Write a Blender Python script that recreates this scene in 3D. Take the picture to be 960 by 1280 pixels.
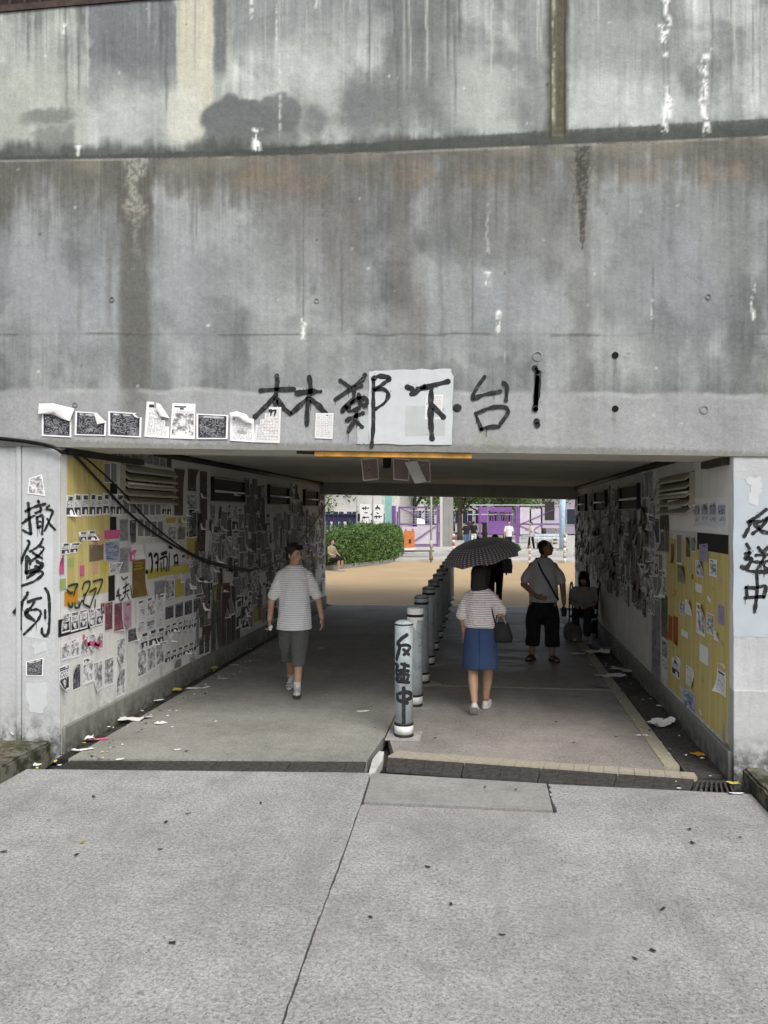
import bpy, bmesh, math, random
import numpy as np
from mathutils import Vector, Matrix, noise as mnoise
random.seed(7)
R = math.radians
S_ = bpy.context.scene
for o in list(bpy.data.objects): bpy.data.objects.remove(o)

# ------------------------------------------------------------------ camera, sky, sun, exposure
CH = 2.05; F = 998.0; YAW = R(7.42); HOR = 643.0
cam = bpy.data.cameras.new('camera'); co = bpy.data.objects.new('camera', cam)
S_.collection.objects.link(co); S_.camera = co
cam.sensor_fit = 'VERTICAL'; cam.sensor_height = 24; cam.lens = F/1280*24
cam.clip_end = 2000; cam.clip_start = .05
co.location = (0, 0, CH); co.rotation_euler = (R(90), 0, YAW); cam.shift_y = (HOR-640)/1280
S_.render.resolution_x = 768; S_.render.resolution_y = 1024
w = bpy.data.worlds.new('World'); S_.world = w; w.use_nodes = True
nt = w.node_tree; sky = nt.nodes.new('ShaderNodeTexSky'); sky.sky_type = 'NISHITA'; sky.sun_disc = False
SUN_EL, SUN_AZ = R(50), R(152)
sky.sun_elevation = SUN_EL; sky.sun_rotation = SUN_AZ; sky.dust_density = 4; sky.air_density = 1.0; sky.ozone_density = .6
bg = nt.nodes['Background']; bg.inputs[1].default_value = .13
hz = nt.nodes.new('ShaderNodeHueSaturation'); hz.inputs['Saturation'].default_value = .42; nt.links.new(sky.outputs[0], hz.inputs['Color']); nt.links.new(hz.outputs[0], bg.inputs[0])
sl = bpy.data.lights.new('sun', 'SUN'); sl.energy = 1.2; sl.angle = R(22); sl.color = (1, .95, .88)
so = bpy.data.objects.new('sun', sl); S_.collection.objects.link(so)
# nishita: rotation 0 puts the sun at +Y, growing clockwise seen from above
sd = Vector((math.sin(SUN_AZ)*math.cos(SUN_EL), math.cos(SUN_AZ)*math.cos(SUN_EL), math.sin(SUN_EL)))
so.rotation_euler = (-sd).to_track_quat('-Z', 'Y').to_euler()
S_.view_settings.view_transform = 'Standard'; S_.view_settings.look = 'None'
S_.view_settings.gamma = 1; S_.view_settings.use_curve_mapping = False
S_.view_settings.exposure = .66
try:
    S_.cycles.max_bounces = 10; S_.cycles.diffuse_bounces = 7
except Exception: pass

# ------------------------------------------------------------------ measuring the photograph
cy_, sy_ = math.cos(YAW), math.sin(YAW)
XL, XR, YF, YE = -3.66, 1.88, 6.46, 17.8
def ray(px, py):
    u = (px-480)/F; v = (HOR-py)/F
    return Vector((u*cy_-sy_, cy_+u*sy_, v))
def flo(px, py, z=0.0):
    d = ray(px, py); t = (z-CH)/d.z; return Vector((d.x*t, d.y*t, z))
def fac(px, py, y=YF):
    d = ray(px, py); t = y/d.y; return Vector((d.x*t, y, CH+d.z*t))
def side(px, py, x):
    d = ray(px, py); t = x/d.x; return Vector((x, d.y*t, CH+d.z*t))
def dep(px, py, t):
    d = ray(px, py); return Vector((d.x*t, d.y*t, CH+d.z*t))
def ceil_z(x): return 2.63+(XR-x)/5.54*.13
def lin(c):
    return tuple(((v/255)/12.92 if v/255 <= .04045 else ((v/255+.055)/1.055)**2.4) for v in c)

# ------------------------------------------------------------------ node materials
class X:
    """a socket in a shader tree with arithmetic"""
    def __init__(s, t, k): s.t = t; s.k = k
    def _m(s, op, *a):
        n = s.t.nodes.new('ShaderNodeMath'); n.operation = op
        for i, v in enumerate((s,)+a):
            if isinstance(v, X): s.t.links.new(v.k, n.inputs[i])
            else: n.inputs[i].default_value = v
        return X(s.t, n.outputs[0])
    def __add__(s, o): return s._m('ADD', o)
    def __sub__(s, o): return s._m('SUBTRACT', o)
    def __mul__(s, o): return s._m('MULTIPLY', o)
    def __rmul__(s, o): return s._m('MULTIPLY', o)
    def __truediv__(s, o): return s._m('DIVIDE', o)
    def inv(s): return (s*-1.0)+1.0
    def gt(s, o): return s._m('GREATER_THAN', o)
    def lt(s, o): return s._m('LESS_THAN', o)
    def fract(s): return s._m('FRACT')
    def floor(s): return s._m('FLOOR')
    def abs(s): return s._m('ABSOLUTE')
    def sin(s): return s._m('SINE')
    def max(s, o): return s._m('MAXIMUM', o)
    def min(s, o): return s._m('MINIMUM', o)
    def pw(s, o): return s._m('POWER', o)
    def clamp(s):
        r = s._m('ADD', 0.0); r.k.node.use_clamp = True; return r
class Mat:
    def __init__(s, name, rough=.8):
        s.m = bpy.data.materials.new(name); s.m.use_nodes = True; s.t = s.m.node_tree
        s.b = s.t.nodes['Principled BSDF']; s.b.inputs['Roughness'].default_value = rough
        s.b.inputs['Specular IOR Level'].default_value = .35
    def x(s, k): return X(s.t, k)
    def coord(s, kind='Object'):
        return s.x(s.t.nodes.new('ShaderNodeTexCoord').outputs[kind])
    def geo(s): return s.x(s.t.nodes.new('ShaderNodeNewGeometry').outputs['Position'])
    def xyz(s, v):
        n = s.t.nodes.new('ShaderNodeSeparateXYZ'); s.t.links.new(v.k, n.inputs[0])
        return [s.x(n.outputs[i]) for i in range(3)]
    def vec(s, *a):
        n = s.t.nodes.new('ShaderNodeCombineXYZ')
        for i, v in enumerate(a):
            if isinstance(v, X): s.t.links.new(v.k, n.inputs[i])
            else: n.inputs[i].default_value = v
        return s.x(n.outputs[0])
    def noise(s, v, sc, det=3, rough=.55):
        n = s.t.nodes.new('ShaderNodeTexNoise'); s.t.links.new(v.k, n.inputs['Vector'])
        n.inputs['Scale'].default_value = sc; n.inputs['Detail'].default_value = det; n.inputs['Roughness'].default_value = rough
        return s.x(n.outputs['Fac'])
    def white(s, v):
        n = s.t.nodes.new('ShaderNodeTexWhiteNoise'); s.t.links.new(v.k, n.inputs['Vector']); return s.x(n.outputs['Value'])
    def vor(s, v, sc, out='Distance', feature='F1'):
        n = s.t.nodes.new('ShaderNodeTexVoronoi'); n.feature = feature; s.t.links.new(v.k, n.inputs['Vector'])
        n.inputs['Scale'].default_value = sc; return s.x(n.outputs[out])
    def rnd(s): return s.x(s.t.nodes.new('ShaderNodeObjectInfo').outputs['Random'])
    def mix(s, f, a, b):
        n = s.t.nodes.new('ShaderNodeMix'); n.data_type = 'RGBA'
        for i, v in ((0, f), (6, a), (7, b)):
            if isinstance(v, X): s.t.links.new(v.k, n.inputs[i])
            elif i: n.inputs[i].default_value = (*v[:3], 1)
            else: n.inputs[i].default_value = v
        return s.x(n.outputs[2])
    def ramp(s, f, a, b):   # smooth step of f between a and b
        n = s.t.nodes.new('ShaderNodeMapRange'); n.interpolation_type = 'SMOOTHSTEP'
        s.t.links.new(f.k, n.inputs[0]); n.inputs[1].default_value = a; n.inputs[2].default_value = b
        return s.x(n.outputs[0])
    def col(s, c):
        if isinstance(c, X): s.t.links.new(c.k, s.b.inputs['Base Color'])
        else: s.b.inputs['Base Color'].default_value = (*c[:3], 1)
        return s
    def roughx(s, v): s.t.links.new(v.k, s.b.inputs['Roughness']); return s
    def bump(s, h, d=.01, st=.6):
        n = s.t.nodes.new('ShaderNodeBump'); n.inputs['Distance'].default_value = d; n.inputs['Strength'].default_value = st
        s.t.links.new(h.k, n.inputs['Height']); s.t.links.new(n.outputs[0], s.b.inputs['Normal']); return s
def simple(name, c, rough=.7, var=.15, sc=6, bump=0, metal=0, bsc=None):
    m = Mat(name, rough); v = m.coord(); f = m.noise(v, sc, 4)
    f = m.ramp(f, .3, .7)
    m.col(m.mix(f, tuple(k*(1-var) for k in c), tuple(min(1, k*(1+var)) for k in c)))
    if bump: m.bump(m.noise(v, bsc or sc*6, 4), bump)
    m.b.inputs['Metallic'].default_value = metal
    return m.m

# ------------------------------------------------------------------ value noise
def vn(x, y, seed=0):
    xi = np.floor(x).astype(np.int64); yi = np.floor(y).astype(np.int64); fx = x-xi; fy = y-yi
    fx = fx*fx*(3-2*fx); fy = fy*fy*(3-2*fy)
    def h(a, b):
        n = (a*374761393+b*668265263+seed*1442695041) & 0xffffffff
        n = ((n ^ (n >> 13))*1274126177) & 0xffffffff
        return ((n ^ (n >> 16)) & 0xffff)/65535.0
    return (h(xi, yi)*(1-fx)+h(xi+1, yi)*fx)*(1-fy)+(h(xi, yi+1)*(1-fx)+h(xi+1, yi+1)*fx)*fy
# ------------------------------------------------------------------ mesh helpers
def link(name, me, m, parent=None):
    o = bpy.data.objects.new(name, me); S_.collection.objects.link(o)
    if m is not None:
        for k in (m if isinstance(m, (list, tuple)) else [m]): me.materials.append(k)
    if parent is not None: o.parent = parent
    return o
def tag(o, label=None, cat=None, group=None, kind=None):
    if label: o['label'] = label
    if cat: o['category'] = cat
    if group: o['group'] = group
    if kind: o['kind'] = kind
    return o
def empty(name, loc=(0, 0, 0), rz=0, label=None, cat=None, group=None):
    o = bpy.data.objects.new(name, None); S_.collection.objects.link(o)
    o.location = loc; o.rotation_euler = (0, 0, rz); o.empty_display_size = .1
    return tag(o, label, cat, group)
class B:
    """collects vertices and faces, then links them as one mesh"""
    def __init__(s): s.v = []; s.f = []; s.mi = []
    def add(s, vs, fs, mi=0):
        n = len(s.v); s.v += [tuple(p) for p in vs]; s.f += [tuple(i+n for i in f) for f in fs]; s.mi += [mi]*len(fs)
    def box(s, x0, x1, y0, y1, z0, z1, mi=0):
        s.hexa([(x0, y0, z0), (x1, y0, z0), (x1, y1, z0), (x0, y1, z0)], [(x0, y0, z1), (x1, y0, z1), (x1, y1, z1), (x0, y1, z1)], mi)
    def hexa(s, b, t, mi=0):
        n = len(b); s.add(list(b)+list(t), [tuple(range(n))[::-1], tuple(range(n, 2*n))]+[(i, (i+1) % n, n+(i+1) % n, n+i) for i in range(n)], mi)
    def prism(s, pts, z0, z1, mi=0):
        s.hexa([(p[0], p[1], z0) for p in pts], [(p[0], p[1], z1) for p in pts], mi)
    def bar(s, a, b, w_, h=None, mi=0):
        a = Vector(a); b = Vector(b); d = (b-a).normalized(); up = Vector((0, 0, 1)) if abs(d.z) < .9 else Vector((0, 1, 0))
        x = d.cross(up).normalized()*w_/2; y = x.cross(d).normalized()*(h or w_)/2
        s.hexa([a-x-y, a+x-y, a+x+y, a-x+y], [b-x-y, b+x-y, b+x+y, b-x+y], mi)
    def tube(s, pts, r, seg=10, mi=0, cap=True):
        pts = [Vector(p) for p in pts]; n0 = len(s.v); rings = []
        rr = r if isinstance(r, (list, tuple)) else [r]*len(pts)
        px = None
        for i, p in enumerate(pts):
            d = (pts[min(i+1, len(pts)-1)]-pts[max(i-1, 0)]).normalized()
            if px is None: px = d.orthogonal().normalized()
            px = (px-d*px.dot(d)).normalized(); py = d.cross(px)
            rings.append([p+(px*math.cos(a)+py*math.sin(a))*rr[i] for a in [k*2*math.pi/seg for k in range(seg)]])
        vs = [q for g in rings for q in g]; fs = []
        for i in range(len(pts)-1):
            for k in range(seg):
                k2 = (k+1) % seg; fs.append((i*seg+k, i*seg+k2, (i+1)*seg+k2, (i+1)*seg+k))
        if cap: fs.append(tuple(range(seg))[::-1]); fs.append(tuple((len(pts)-1)*seg+k for k in range(seg)))
        s.add(vs, fs, mi)
    def loft(s, rings, seg=20, mi=0):     # rings: (x,y,z,rx,ry)
        vs = []; fs = []
        for (x, y, z, rx, ry) in rings:
            for k in range(seg):
                a = k*2*math.pi/seg; vs.append((x+rx*math.cos(a), y+ry*math.sin(a), z))
        for i in range(len(rings)-1):
            for k in range(seg):
                k2 = (k+1) % seg; fs.append((i*seg+k, i*seg+k2, (i+1)*seg+k2, (i+1)*seg+k))
        fs.append(tuple(range(seg))[::-1]); fs.append(tuple((len(rings)-1)*seg+k for k in range(seg)))
        s.add(vs, fs, mi)
    def ball(s, c, r, M=None, seg=14, mi=0):
        r = r if isinstance(r, (list, tuple)) else (r, r, r); c = Vector(c); n = seg//2
        vs = []; fs = []
        for i in range(n+1):
            th = math.pi*i/n
            for k in range(seg):
                a = 2*math.pi*k/seg; p = Vector((r[0]*math.sin(th)*math.cos(a), r[1]*math.sin(th)*math.sin(a), r[2]*math.cos(th)))
                vs.append(c+(M @ p if M else p))
        for i in range(n):
            for k in range(seg):
                k2 = (k+1) % seg; fs.append((i*seg+k, (i+1)*seg+k, (i+1)*seg+k2, i*seg+k2))
        s.add(vs, fs, mi)
    def limb(s, pts, rad, seg=14):
        for i in range(len(pts)-1):
            s.tube([pts[i], pts[i+1]], [rad[i], rad[i+1]], seg)
        for p, r in zip(pts, rad): s.ball(p, r, seg=seg)
    def mesh(s, name, smooth=False):
        me = bpy.data.meshes.new(name); me.from_pydata(s.v, [], s.f); me.update()
        for i, p in enumerate(me.polygons):
            p.material_index = s.mi[i]; p.use_smooth = smooth
        return me
    def obj(s, name, m, parent=None, smooth=False, bevel=0):
        me = s.mesh(name, smooth); o = link(name, me, m, parent)
        if bevel:
            b = o.modifiers.new('bevel', 'BEVEL'); b.width = bevel; b.segments = 2; b.limit_method = 'ANGLE'
        return o
    def remeshed(s, name, m, voxel, parent=None, smooth=4, rough=0, rs=8, zcut=None):
        me = s.mesh('tmp'); o = link('tmp', me, None)
        bm = bmesh.new(); bm.from_mesh(me); bmesh.ops.remove_doubles(bm, verts=bm.verts, dist=1e-5); bmesh.ops.recalc_face_normals(bm, faces=bm.faces); bm.to_mesh(me); bm.free()
        r = o.modifiers.new('r', 'REMESH'); r.mode = 'VOXEL'; r.voxel_size = voxel; r.use_smooth_shade = True
        if smooth:
            q = o.modifiers.new('s', 'SMOOTH'); q.iterations = smooth; q.factor = .5
        bpy.context.view_layer.update()
        me2 = bpy.data.meshes.new_from_object(o.evaluated_get(bpy.context.evaluated_depsgraph_get()))
        bpy.data.objects.remove(o); bpy.data.meshes.remove(me)
        if rough:
            n = len(me2.vertices); C_ = np.empty(n*3); N_ = np.empty(n*3); me2.vertices.foreach_get('co', C_); me2.vertices.foreach_get('normal', N_)
            C_ = C_.reshape(-1, 3); N_ = N_.reshape(-1, 3); k = rs*1.1
            d = vn(C_[:, 0]*k+C_[:, 1]*k*.6+50, C_[:, 2]*k*.55+C_[:, 1]*k*.5+50, 3)+vn(C_[:, 1]*k-C_[:, 0]*k*.5+90, C_[:, 2]*k*.5+70, 8)-1
            C_ = C_+N_*(rough*d)[:, None]; me2.vertices.foreach_set('co', C_.ravel())
        if zcut is not None:
            for v in me2.vertices:
                if v.co.z < zcut: v.co.z = zcut+.006*mnoise.noise(v.co*14)
        me2.polygons.foreach_set('use_smooth', [True]*len(me2.polygons))
        me2.name = name
        return link(name, me2, m, parent)
def dup(root, loc=None, rz=None, **kw):
    r = root.copy(); S_.collection.objects.link(r)
    if loc is not None: r.location = loc
    if rz is not None: r.rotation_euler[2] = rz
    tag(r, **kw)
    for ch in list(root.children):
        c = ch.copy(); S_.collection.objects.link(c); c.parent = r
        for g in ch.children:
            d = g.copy(); S_.collection.objects.link(d); d.parent = c
    return r
def smoothline(pts, n=6):
    if len(pts) < 3: return [Vector(pts[0]).lerp(Vector(pts[1]), k/n) for k in range(n+1)] if len(pts) == 2 else [Vector(p) for p in pts]
    P = [Vector(p) for p in pts]; P = [P[0]*2-P[1]]+P+[P[-1]*2-P[-2]]; out = []
    for i in range(1, len(P)-2):
        a, b, c, d = P[i-1:i+3]
        for k in range(n):
            t = k/n; out.append(.5*((2*b)+(c-a)*t+(2*a-5*b+4*c-d)*t*t+(3*b-a-3*c+d)*t**3))
    out.append(P[-2]); return out
def strokes(name, lst, m, mapper, wid, parent=None, label=None, org=(0, 0), sc=1.0, rough=.12, spray=False):
    """brush strokes: each stroke a curved ribbon of paint lying on a surface; mapper(px,py) -> (point, normal)"""
    b = B()
    for st in lst:
        wmul = 1.0
        if isinstance(st[0], (int, float)): wmul = st[0]; st = st[1:]
        pts = smoothline([(org[0]+p[0]/sc, org[1]+p[1]/sc) for p in st])
        P = [mapper(p[0], p[1]) for p in pts]; n = len(P)
        Ls = []; Rs = []
        for i, (p, nn) in enumerate(P):
            d = (P[min(i+1, n-1)][0]-P[max(i-1, 0)][0])
            if d.length < 1e-6: d = Vector((1, 0, 0))
            x = d.normalized().cross(nn).normalized()
            ww = wid*wmul*.5*(1+rough*2*(mnoise.noise(Vector((i*.35, len(b.v)*.37, 1)))))
            Ls.append(p+x*ww); Rs.append(p-x*ww)
        vs = []; 
        for i in range(n): vs += [Ls[i], Rs[i]]
        b.add(vs, [(2*i, 2*i+1, 2*i+3, 2*i+2) for i in range(n-1)])
        ww = wid*wmul*.5
        for e, i in ((1, 0), (-1, n-1)):      # rounded ends
            p, nn = P[i]; d = (P[1][0]-P[0][0]) if i == 0 else (P[-2][0]-P[-1][0])
            d.normalize(); x = d.cross(nn).normalized(); we = (Ls[i]-Rs[i]).length/2
            fan = [p+nn*.0003+(x*math.cos(a)+d*math.sin(a))*we for a in [k*math.pi/5 for k in range(10)]]
            b.add(fan, [tuple(range(10))])
        if spray:
            for _ in range(int(4+n*.5)):
                i = random.randrange(n); p, nn = P[i]; t_ = nn.orthogonal().normalized(); u_ = nn.cross(t_); a = random.uniform(0, 6.28); d_ = ww*random.uniform(1.05, 2.1); r_ = random.uniform(.0012, .0035)*random.choice([1, 1, 1.5])
                c_ = p+(t_*math.cos(a)+u_*math.sin(a))*d_; b.add([c_+(t_*math.cos(q)+u_*math.sin(q))*r_ for q in (0, 1.26, 2.5, 3.77, 5.03)], [(0, 1, 2, 3, 4)])
            if random.random() < .35:
                i = random.randrange(n); p, nn = P[i]; dl = random.uniform(.03, .11); b.add([p+Vector((-.0028, 0, 0)), p+Vector((.0028, 0, 0)), p+Vector((.0016, 0, -dl)), p+Vector((-.0016, 0, -dl))], [(0, 1, 2, 3)])
    o = b.obj(name, m, parent)
    if label: o['label'] = label
    return o
# ------------------------------------------------------------------ the stained concrete (colour per vertex, from noise and the stains seen on it)
def fbm(x, y, seed=0, o=4):
    s = 0; a = .5; t = 0
    for k in range(o):
        s = s+a*vn(x*2**k, y*2**k, seed+k*17); t += a; a *= .5
    return s/t
def sst(a, b, x):
    t = np.clip((x-a)/(b-a), 0, 1); return t*t*(3-2*t)
def project(P):
    x, y, z = P[:, 0], P[:, 1], P[:, 2]-CH
    dep_ = -x*sy_+y*cy_; lat = x*cy_+y*sy_
    return 480+F*lat/dep_, HOR-F*z/dep_
def concrete(P):
    px, py = project(P); n = len(px)
    wx = px+(fbm(px/26, py/26, 5)-.5)*26+(fbm(px/8, py/8, 55)-.5)*7; wy = py+(fbm(px/26, py/26, 9)-.5)*30+(fbm(px/8, py/8, 56)-.5)*7
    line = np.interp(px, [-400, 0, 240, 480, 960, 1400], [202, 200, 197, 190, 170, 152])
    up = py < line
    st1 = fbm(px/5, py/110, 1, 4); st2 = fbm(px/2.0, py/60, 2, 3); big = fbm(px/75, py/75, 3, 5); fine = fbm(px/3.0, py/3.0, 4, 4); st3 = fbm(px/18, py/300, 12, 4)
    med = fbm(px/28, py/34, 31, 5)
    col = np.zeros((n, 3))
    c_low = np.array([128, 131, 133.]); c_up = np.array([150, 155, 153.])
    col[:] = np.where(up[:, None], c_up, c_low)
    def blob(x, y, rx, ry, c, k=1.0, soft=.45, warp=1.0):
        nonlocal col
        X_ = px+(wx-px)*warp; Y_ = py+(wy-py)*warp
        d = np.sqrt(((X_-x)/rx)**2+((Y_-y)/ry)**2); a = (1-sst(1-soft, 1+soft, d))*k
        col = col*(1-a[:, None])+np.array(c, float)*a[:, None]
    def rect(x0, x1, y0, y1, c, k=1.0, sx=6, sy=12, warp=.6, msk=None):
        nonlocal col
        X_ = px+(wx-px)*warp; Y_ = py+(wy-py)*warp
        a = sst(x0-sx, x0+sx, X_)*(1-sst(x1-sx, x1+sx, X_))*sst(y0-sy, y0+sy, Y_)*(1-sst(y1-sy, y1+sy, Y_))*k
        if msk is not None: a = a*msk
        col = col*(1-a[:, None])+np.array(c, float)*a[:, None]
    # large clouds and rain streaks
    bl2 = fbm(px/46+9, py/60, 133, 5); col += ((big-.5)*46)[:, None]+((med-.5)*26)[:, None]+(sst(.5, .56, bl2)*8-sst(.5, .44, bl2)*8)[:, None]
    col += np.where(up, (st1-.5)*20, (st1-.5)*13)[:, None]+((st2-.5)*12)[:, None]+((st3-.5)*20)[:, None]
    U = up.astype(float); L = 1-U; stk = sst(.35, .62, st1)
    # upper band
    rect(-60, 108, 84, 186, (163, 168, 160), .75, 10, 20, 1, U)
    rect(-60, 100, 0, 80, (150, 153, 148), .5, 12, 20, 1, U*stk)
    rect(108, 222, -80, 92, (118, 123, 128), .8, 6, 26, 1, U)
    rect(110, 215, 92, 125, (136, 141, 144), .6, 12, 22, 1, U)
    blob(62, 145, 36, 13, (126, 128, 126), .8, .35, 1); rect(40, 92, 160, 192, (126, 128, 126), .7, 6, 8, 1, U)
    blob(160, 145, 60, 32, (164, 168, 166), .7, .5, 1)
    rect(221, 266, -80, 172, (176, 174, 158), .9, 3, 10, .15, U)
    rect(205, 250, 110, 176, (176, 176, 170), .8, 8, 14, .6, U)
    for sx_ in (222, 231, 262, 270, 283): rect(sx_, sx_+2.5, -50, 60+sx_ % 37, (176, 160, 122), .5, 1.2, 25, .1, U)
    rect(267, 283, -80, 96, (112, 116, 120), .8, 3, 20, .3, U)
    rect(284, 560, -80, 52, (128, 134, 138), .55, 8, 30, 1, U)
    blob(300, 150, 50, 27, (118, 121, 123), .95, .14, .7); blob(345, 142, 32, 24, (120, 123, 124), .95, .14, .7); rect(262, 375, 148, 192, (120, 123, 124), .75, 8, 10, .7, U)
    blob(395, 155, 16, 18, (124, 127, 128), .7, .3, .7)
    blob(385, 95, 55, 28, (158, 164, 162), .6, .6, 1)
    rect(430, 482, 105, 190, (122, 126, 128), .75, 14, 14, 1, U)
    rect(478, 572, -80, 150, (118, 124, 124), .7, 14, 25, 1, U)
    blob(595, 110, 45, 50, (160, 166, 163), .75, .5, 1); blob(620, 165, 45, 14, (160, 166, 163), .6, .5, 1)
    blob(633, 78, 28, 12, (120, 124, 122), .5, .5, 1)
    rect(650, 688, -50, 180, (122, 127, 127), .55, 10, 20, .6, U)
    JOINT = True
    rect(715, 860, -80, 88, (134, 139, 140), .6, 10, 30, 1, U)
    blob(742, 135, 26, 34, (164, 169, 168), .8, .5, 1); blob(838, 138, 70, 14, (160, 165, 164), .7, .6, 1)
    blob(930, 100, 26, 18, (160, 165, 163), .6, .6, 1)
    for k in range(46):           # pale runs below the top edge
        rr = random.Random(k); x_ = rr.uniform(-60, 1020); x_ = x_ if k % 3 else rr.uniform(0, 110)
        rect(x_, x_+rr.uniform(1, 3), -80, rr.uniform(20, 120), (172, 176, 168), rr.uniform(.25, .65), 1.2, 18, .15, U)
    for k in range(30):
        rr = random.Random(100+k); x_ = rr.uniform(-60, 1020)
        rect(x_, x_+rr.uniform(1.5, 4), -80, rr.uniform(20, 150), (98, 104, 104), rr.uniform(.2, .5), 1.5, 25, .15, U)
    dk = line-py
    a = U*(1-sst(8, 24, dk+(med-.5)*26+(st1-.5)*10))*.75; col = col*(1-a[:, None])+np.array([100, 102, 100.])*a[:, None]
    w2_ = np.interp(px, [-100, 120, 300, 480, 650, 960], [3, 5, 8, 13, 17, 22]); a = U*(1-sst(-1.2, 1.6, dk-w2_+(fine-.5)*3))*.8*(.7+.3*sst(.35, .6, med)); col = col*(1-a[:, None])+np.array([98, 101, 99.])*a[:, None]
    rect(683, 711, -80, 176, (108, 109, 102), .75, 4, 10, .3, U); rect(690, 706.5, -80, 169, (118, 114, 98), .85, 1, 4, .1, U); rect(691, 693.5, -80, 167, (158, 156, 138), .75, .8, 4, .05, U*sst(.3, .6, vn(px*0, py/16, 60))); rect(697, 704, -80, 166, (100, 97, 82), .5, 2, 6, .1, U*sst(.35, .6, fine))
    rect(687, 690, -80, 172, (86, 86, 82), .6, .8, 4, .1, U); rect(706, 708, -80, 172, (86, 86, 80), .6, .8, 4, .1, U)
    # lower band
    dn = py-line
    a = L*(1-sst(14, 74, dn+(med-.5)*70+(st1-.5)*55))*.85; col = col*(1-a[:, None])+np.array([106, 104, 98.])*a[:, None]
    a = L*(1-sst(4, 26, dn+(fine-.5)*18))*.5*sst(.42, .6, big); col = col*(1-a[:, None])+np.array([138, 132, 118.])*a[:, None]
    for (x_, wd_) in ((338, 38), (612, 30), (520, 26), (800, 26), (906, 30)): rect(x_-wd_, x_+wd_, 206, 228, (132, 118, 104), .5, 10, 7, 1, L)
    for (x_, y_, rx, ry, c, k) in ((60, 350, 55, 60, (140, 143, 150), .7), (108, 380, 40, 60, (142, 145, 152), .6), (235, 360, 42, 90, (141, 145, 149), .65),
        (395, 255, 60, 60, (108, 106, 102), .6), (430, 300, 22, 80, (110, 107, 104), .5), (345, 300, 25, 60, (118, 119, 118), .4), (500, 300, 16, 120, (106, 103, 98), .6), (522, 380, 12, 60, (112, 108, 104), .5),
        (300, 330, 60, 50, (132, 136, 138), .5), (560, 370, 34, 55, (136, 140, 143), .5), (645, 375, 55, 50, (132, 137, 142), .5), (620, 250, 60, 60, (114, 113, 108), .5), (690, 290, 30, 50, (116, 115, 110), .45),
        (790, 300, 45, 80, (130, 135, 136), .5), (860, 350, 55, 70, (136, 140, 146), .6), (910, 300, 30, 60, (118, 120, 119), .5), (400, 440, 120, 40, (134, 137, 138), .35), (790, 450, 50, 30, (138, 141, 142), .4),
        (92, 318, 22, 22, (112, 115, 117), .75), (98, 352, 16, 12, (116, 118, 122), .5), (670, 330, 18, 6, (150, 154, 156), .25), (355, 225, 60, 12, (128, 118, 106), .4)):
        blob(x_, y_, rx, ry, c, k*1, .6, 1)
    rect(150, 188, 200, 560, (103, 103, 100), .85, 7, 10, .35, L)
    a = (1-sst(.7, 1.3, np.abs(wx-168)/np.interp(py, [200, 240, 330], [36, 24, 12])))*L*(1-sst(270, 330, py))*.8
    col = col*(1-a[:, None])+np.array([104, 102, 97.])*a[:, None]
    a = (1-sst(.5, 1.2, np.abs(wx-169)/np.interp(py, [200, 225, 330], [16, 11, 7])))*L*(1-sst(240, 345, py))*(.35+.65*sst(.35, .6, fine))*.8
    col = col*(1-a[:, None])+np.array([152, 150, 142.])*a[:, None]
    rect(716, 740, 200, 560, (110, 111, 109), .55, 8, 20, .5, L)
    a = (1-sst(.7, 1.15, np.abs(px-728)/np.interp(py, [195, 300, 310], [10, 3, 0.5])))*L*(py < 312)*.8
    col = col*(1-a[:, None])+np.array([82, 80, 76.])*a[:, None]
    a = (1-sst(.8, 1.2, np.abs(px-728)/np.interp(py, [195, 300, 310], [18, 7, 1])))*L*sst(.5, .62, fine)*.4*(py < 330)
    col = col*(1-a[:, None])+np.array([140, 136, 128.])*a[:, None]
    for (x_, y0, y1) in ((379, 200, 408), (427, 300, 418), (816, 330, 420), (590, 220, 420), (246, 240, 300), (60, 200, 300), (620, 215, 300), (960, 200, 400)):
        rect(x_-.9, x_+.9, y0, y1, (98, 98, 96), .5, .8, 12, .12, L)
    for k in range(36):
        rr = random.Random(300+k); x_ = rr.uniform(-60, 1020); y_ = rr.uniform(190, 300)
        rect(x_, x_+rr.uniform(1.5, 8), y_, y_+rr.uniform(50, 170), rr.choice([(108, 109, 108), (146, 149, 152), (112, 110, 106)]), rr.uniform(.15, .42), 2.5, 30, .3, L)
    # cast joint at y=418: short dark marks
    jm = sst(.48, .6, vn(px/60, px*0, 77)); jy = 418+(vn(px/30, px*0, 78)-.5)*3
    a = L*(1-sst(.6, 2.0, np.abs(py-jy)))*(.1+.45*jm); col = col*(1-a[:, None])+np.array([92, 90, 86.])*a[:, None]
    # pale band under y=488
    ye = 489+(vn(px/40, px*0, 80)-.5)*7+(px-480)*.006
    a = L*sst(-3, 4, py-ye)*.72*(1-.75*np.exp(-((px-169)/22)**2)*(1-sst(500, 550, py))); tgt = np.array([162, 163, 166.])+((big-.5)*18)[:, None]+((st1-.5)*8)[:, None]
    col = col*(1-a[:, None])+tgt*a[:, None]
    a = L*(1-sst(1, 4.5, np.abs(py-ye-2)))*.35*sst(.4, .6, vn(px/50, px*0, 83)); col = col*(1-a[:, None])+np.array([180, 182, 182.])*a[:, None]
    # dark mossy patches and the run below the tie marks
    rect(920, 985, 432, 492, (112, 114, 110), .7, 8, 10, 1, L*sst(.3, .7, st1)); rect(720, 742, 500, 562, (138, 140, 136), .5, 6, 10, 1, L)
    rect(600, 640, 540, 562, (140, 142, 128), .5, 8, 6, 1, L); blob(768, 456, 2.5, 14, (108, 108, 108), .5, .5, .2); blob(768, 524, 2.5, 9, (120, 120, 120), .5, .5, .2)
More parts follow.
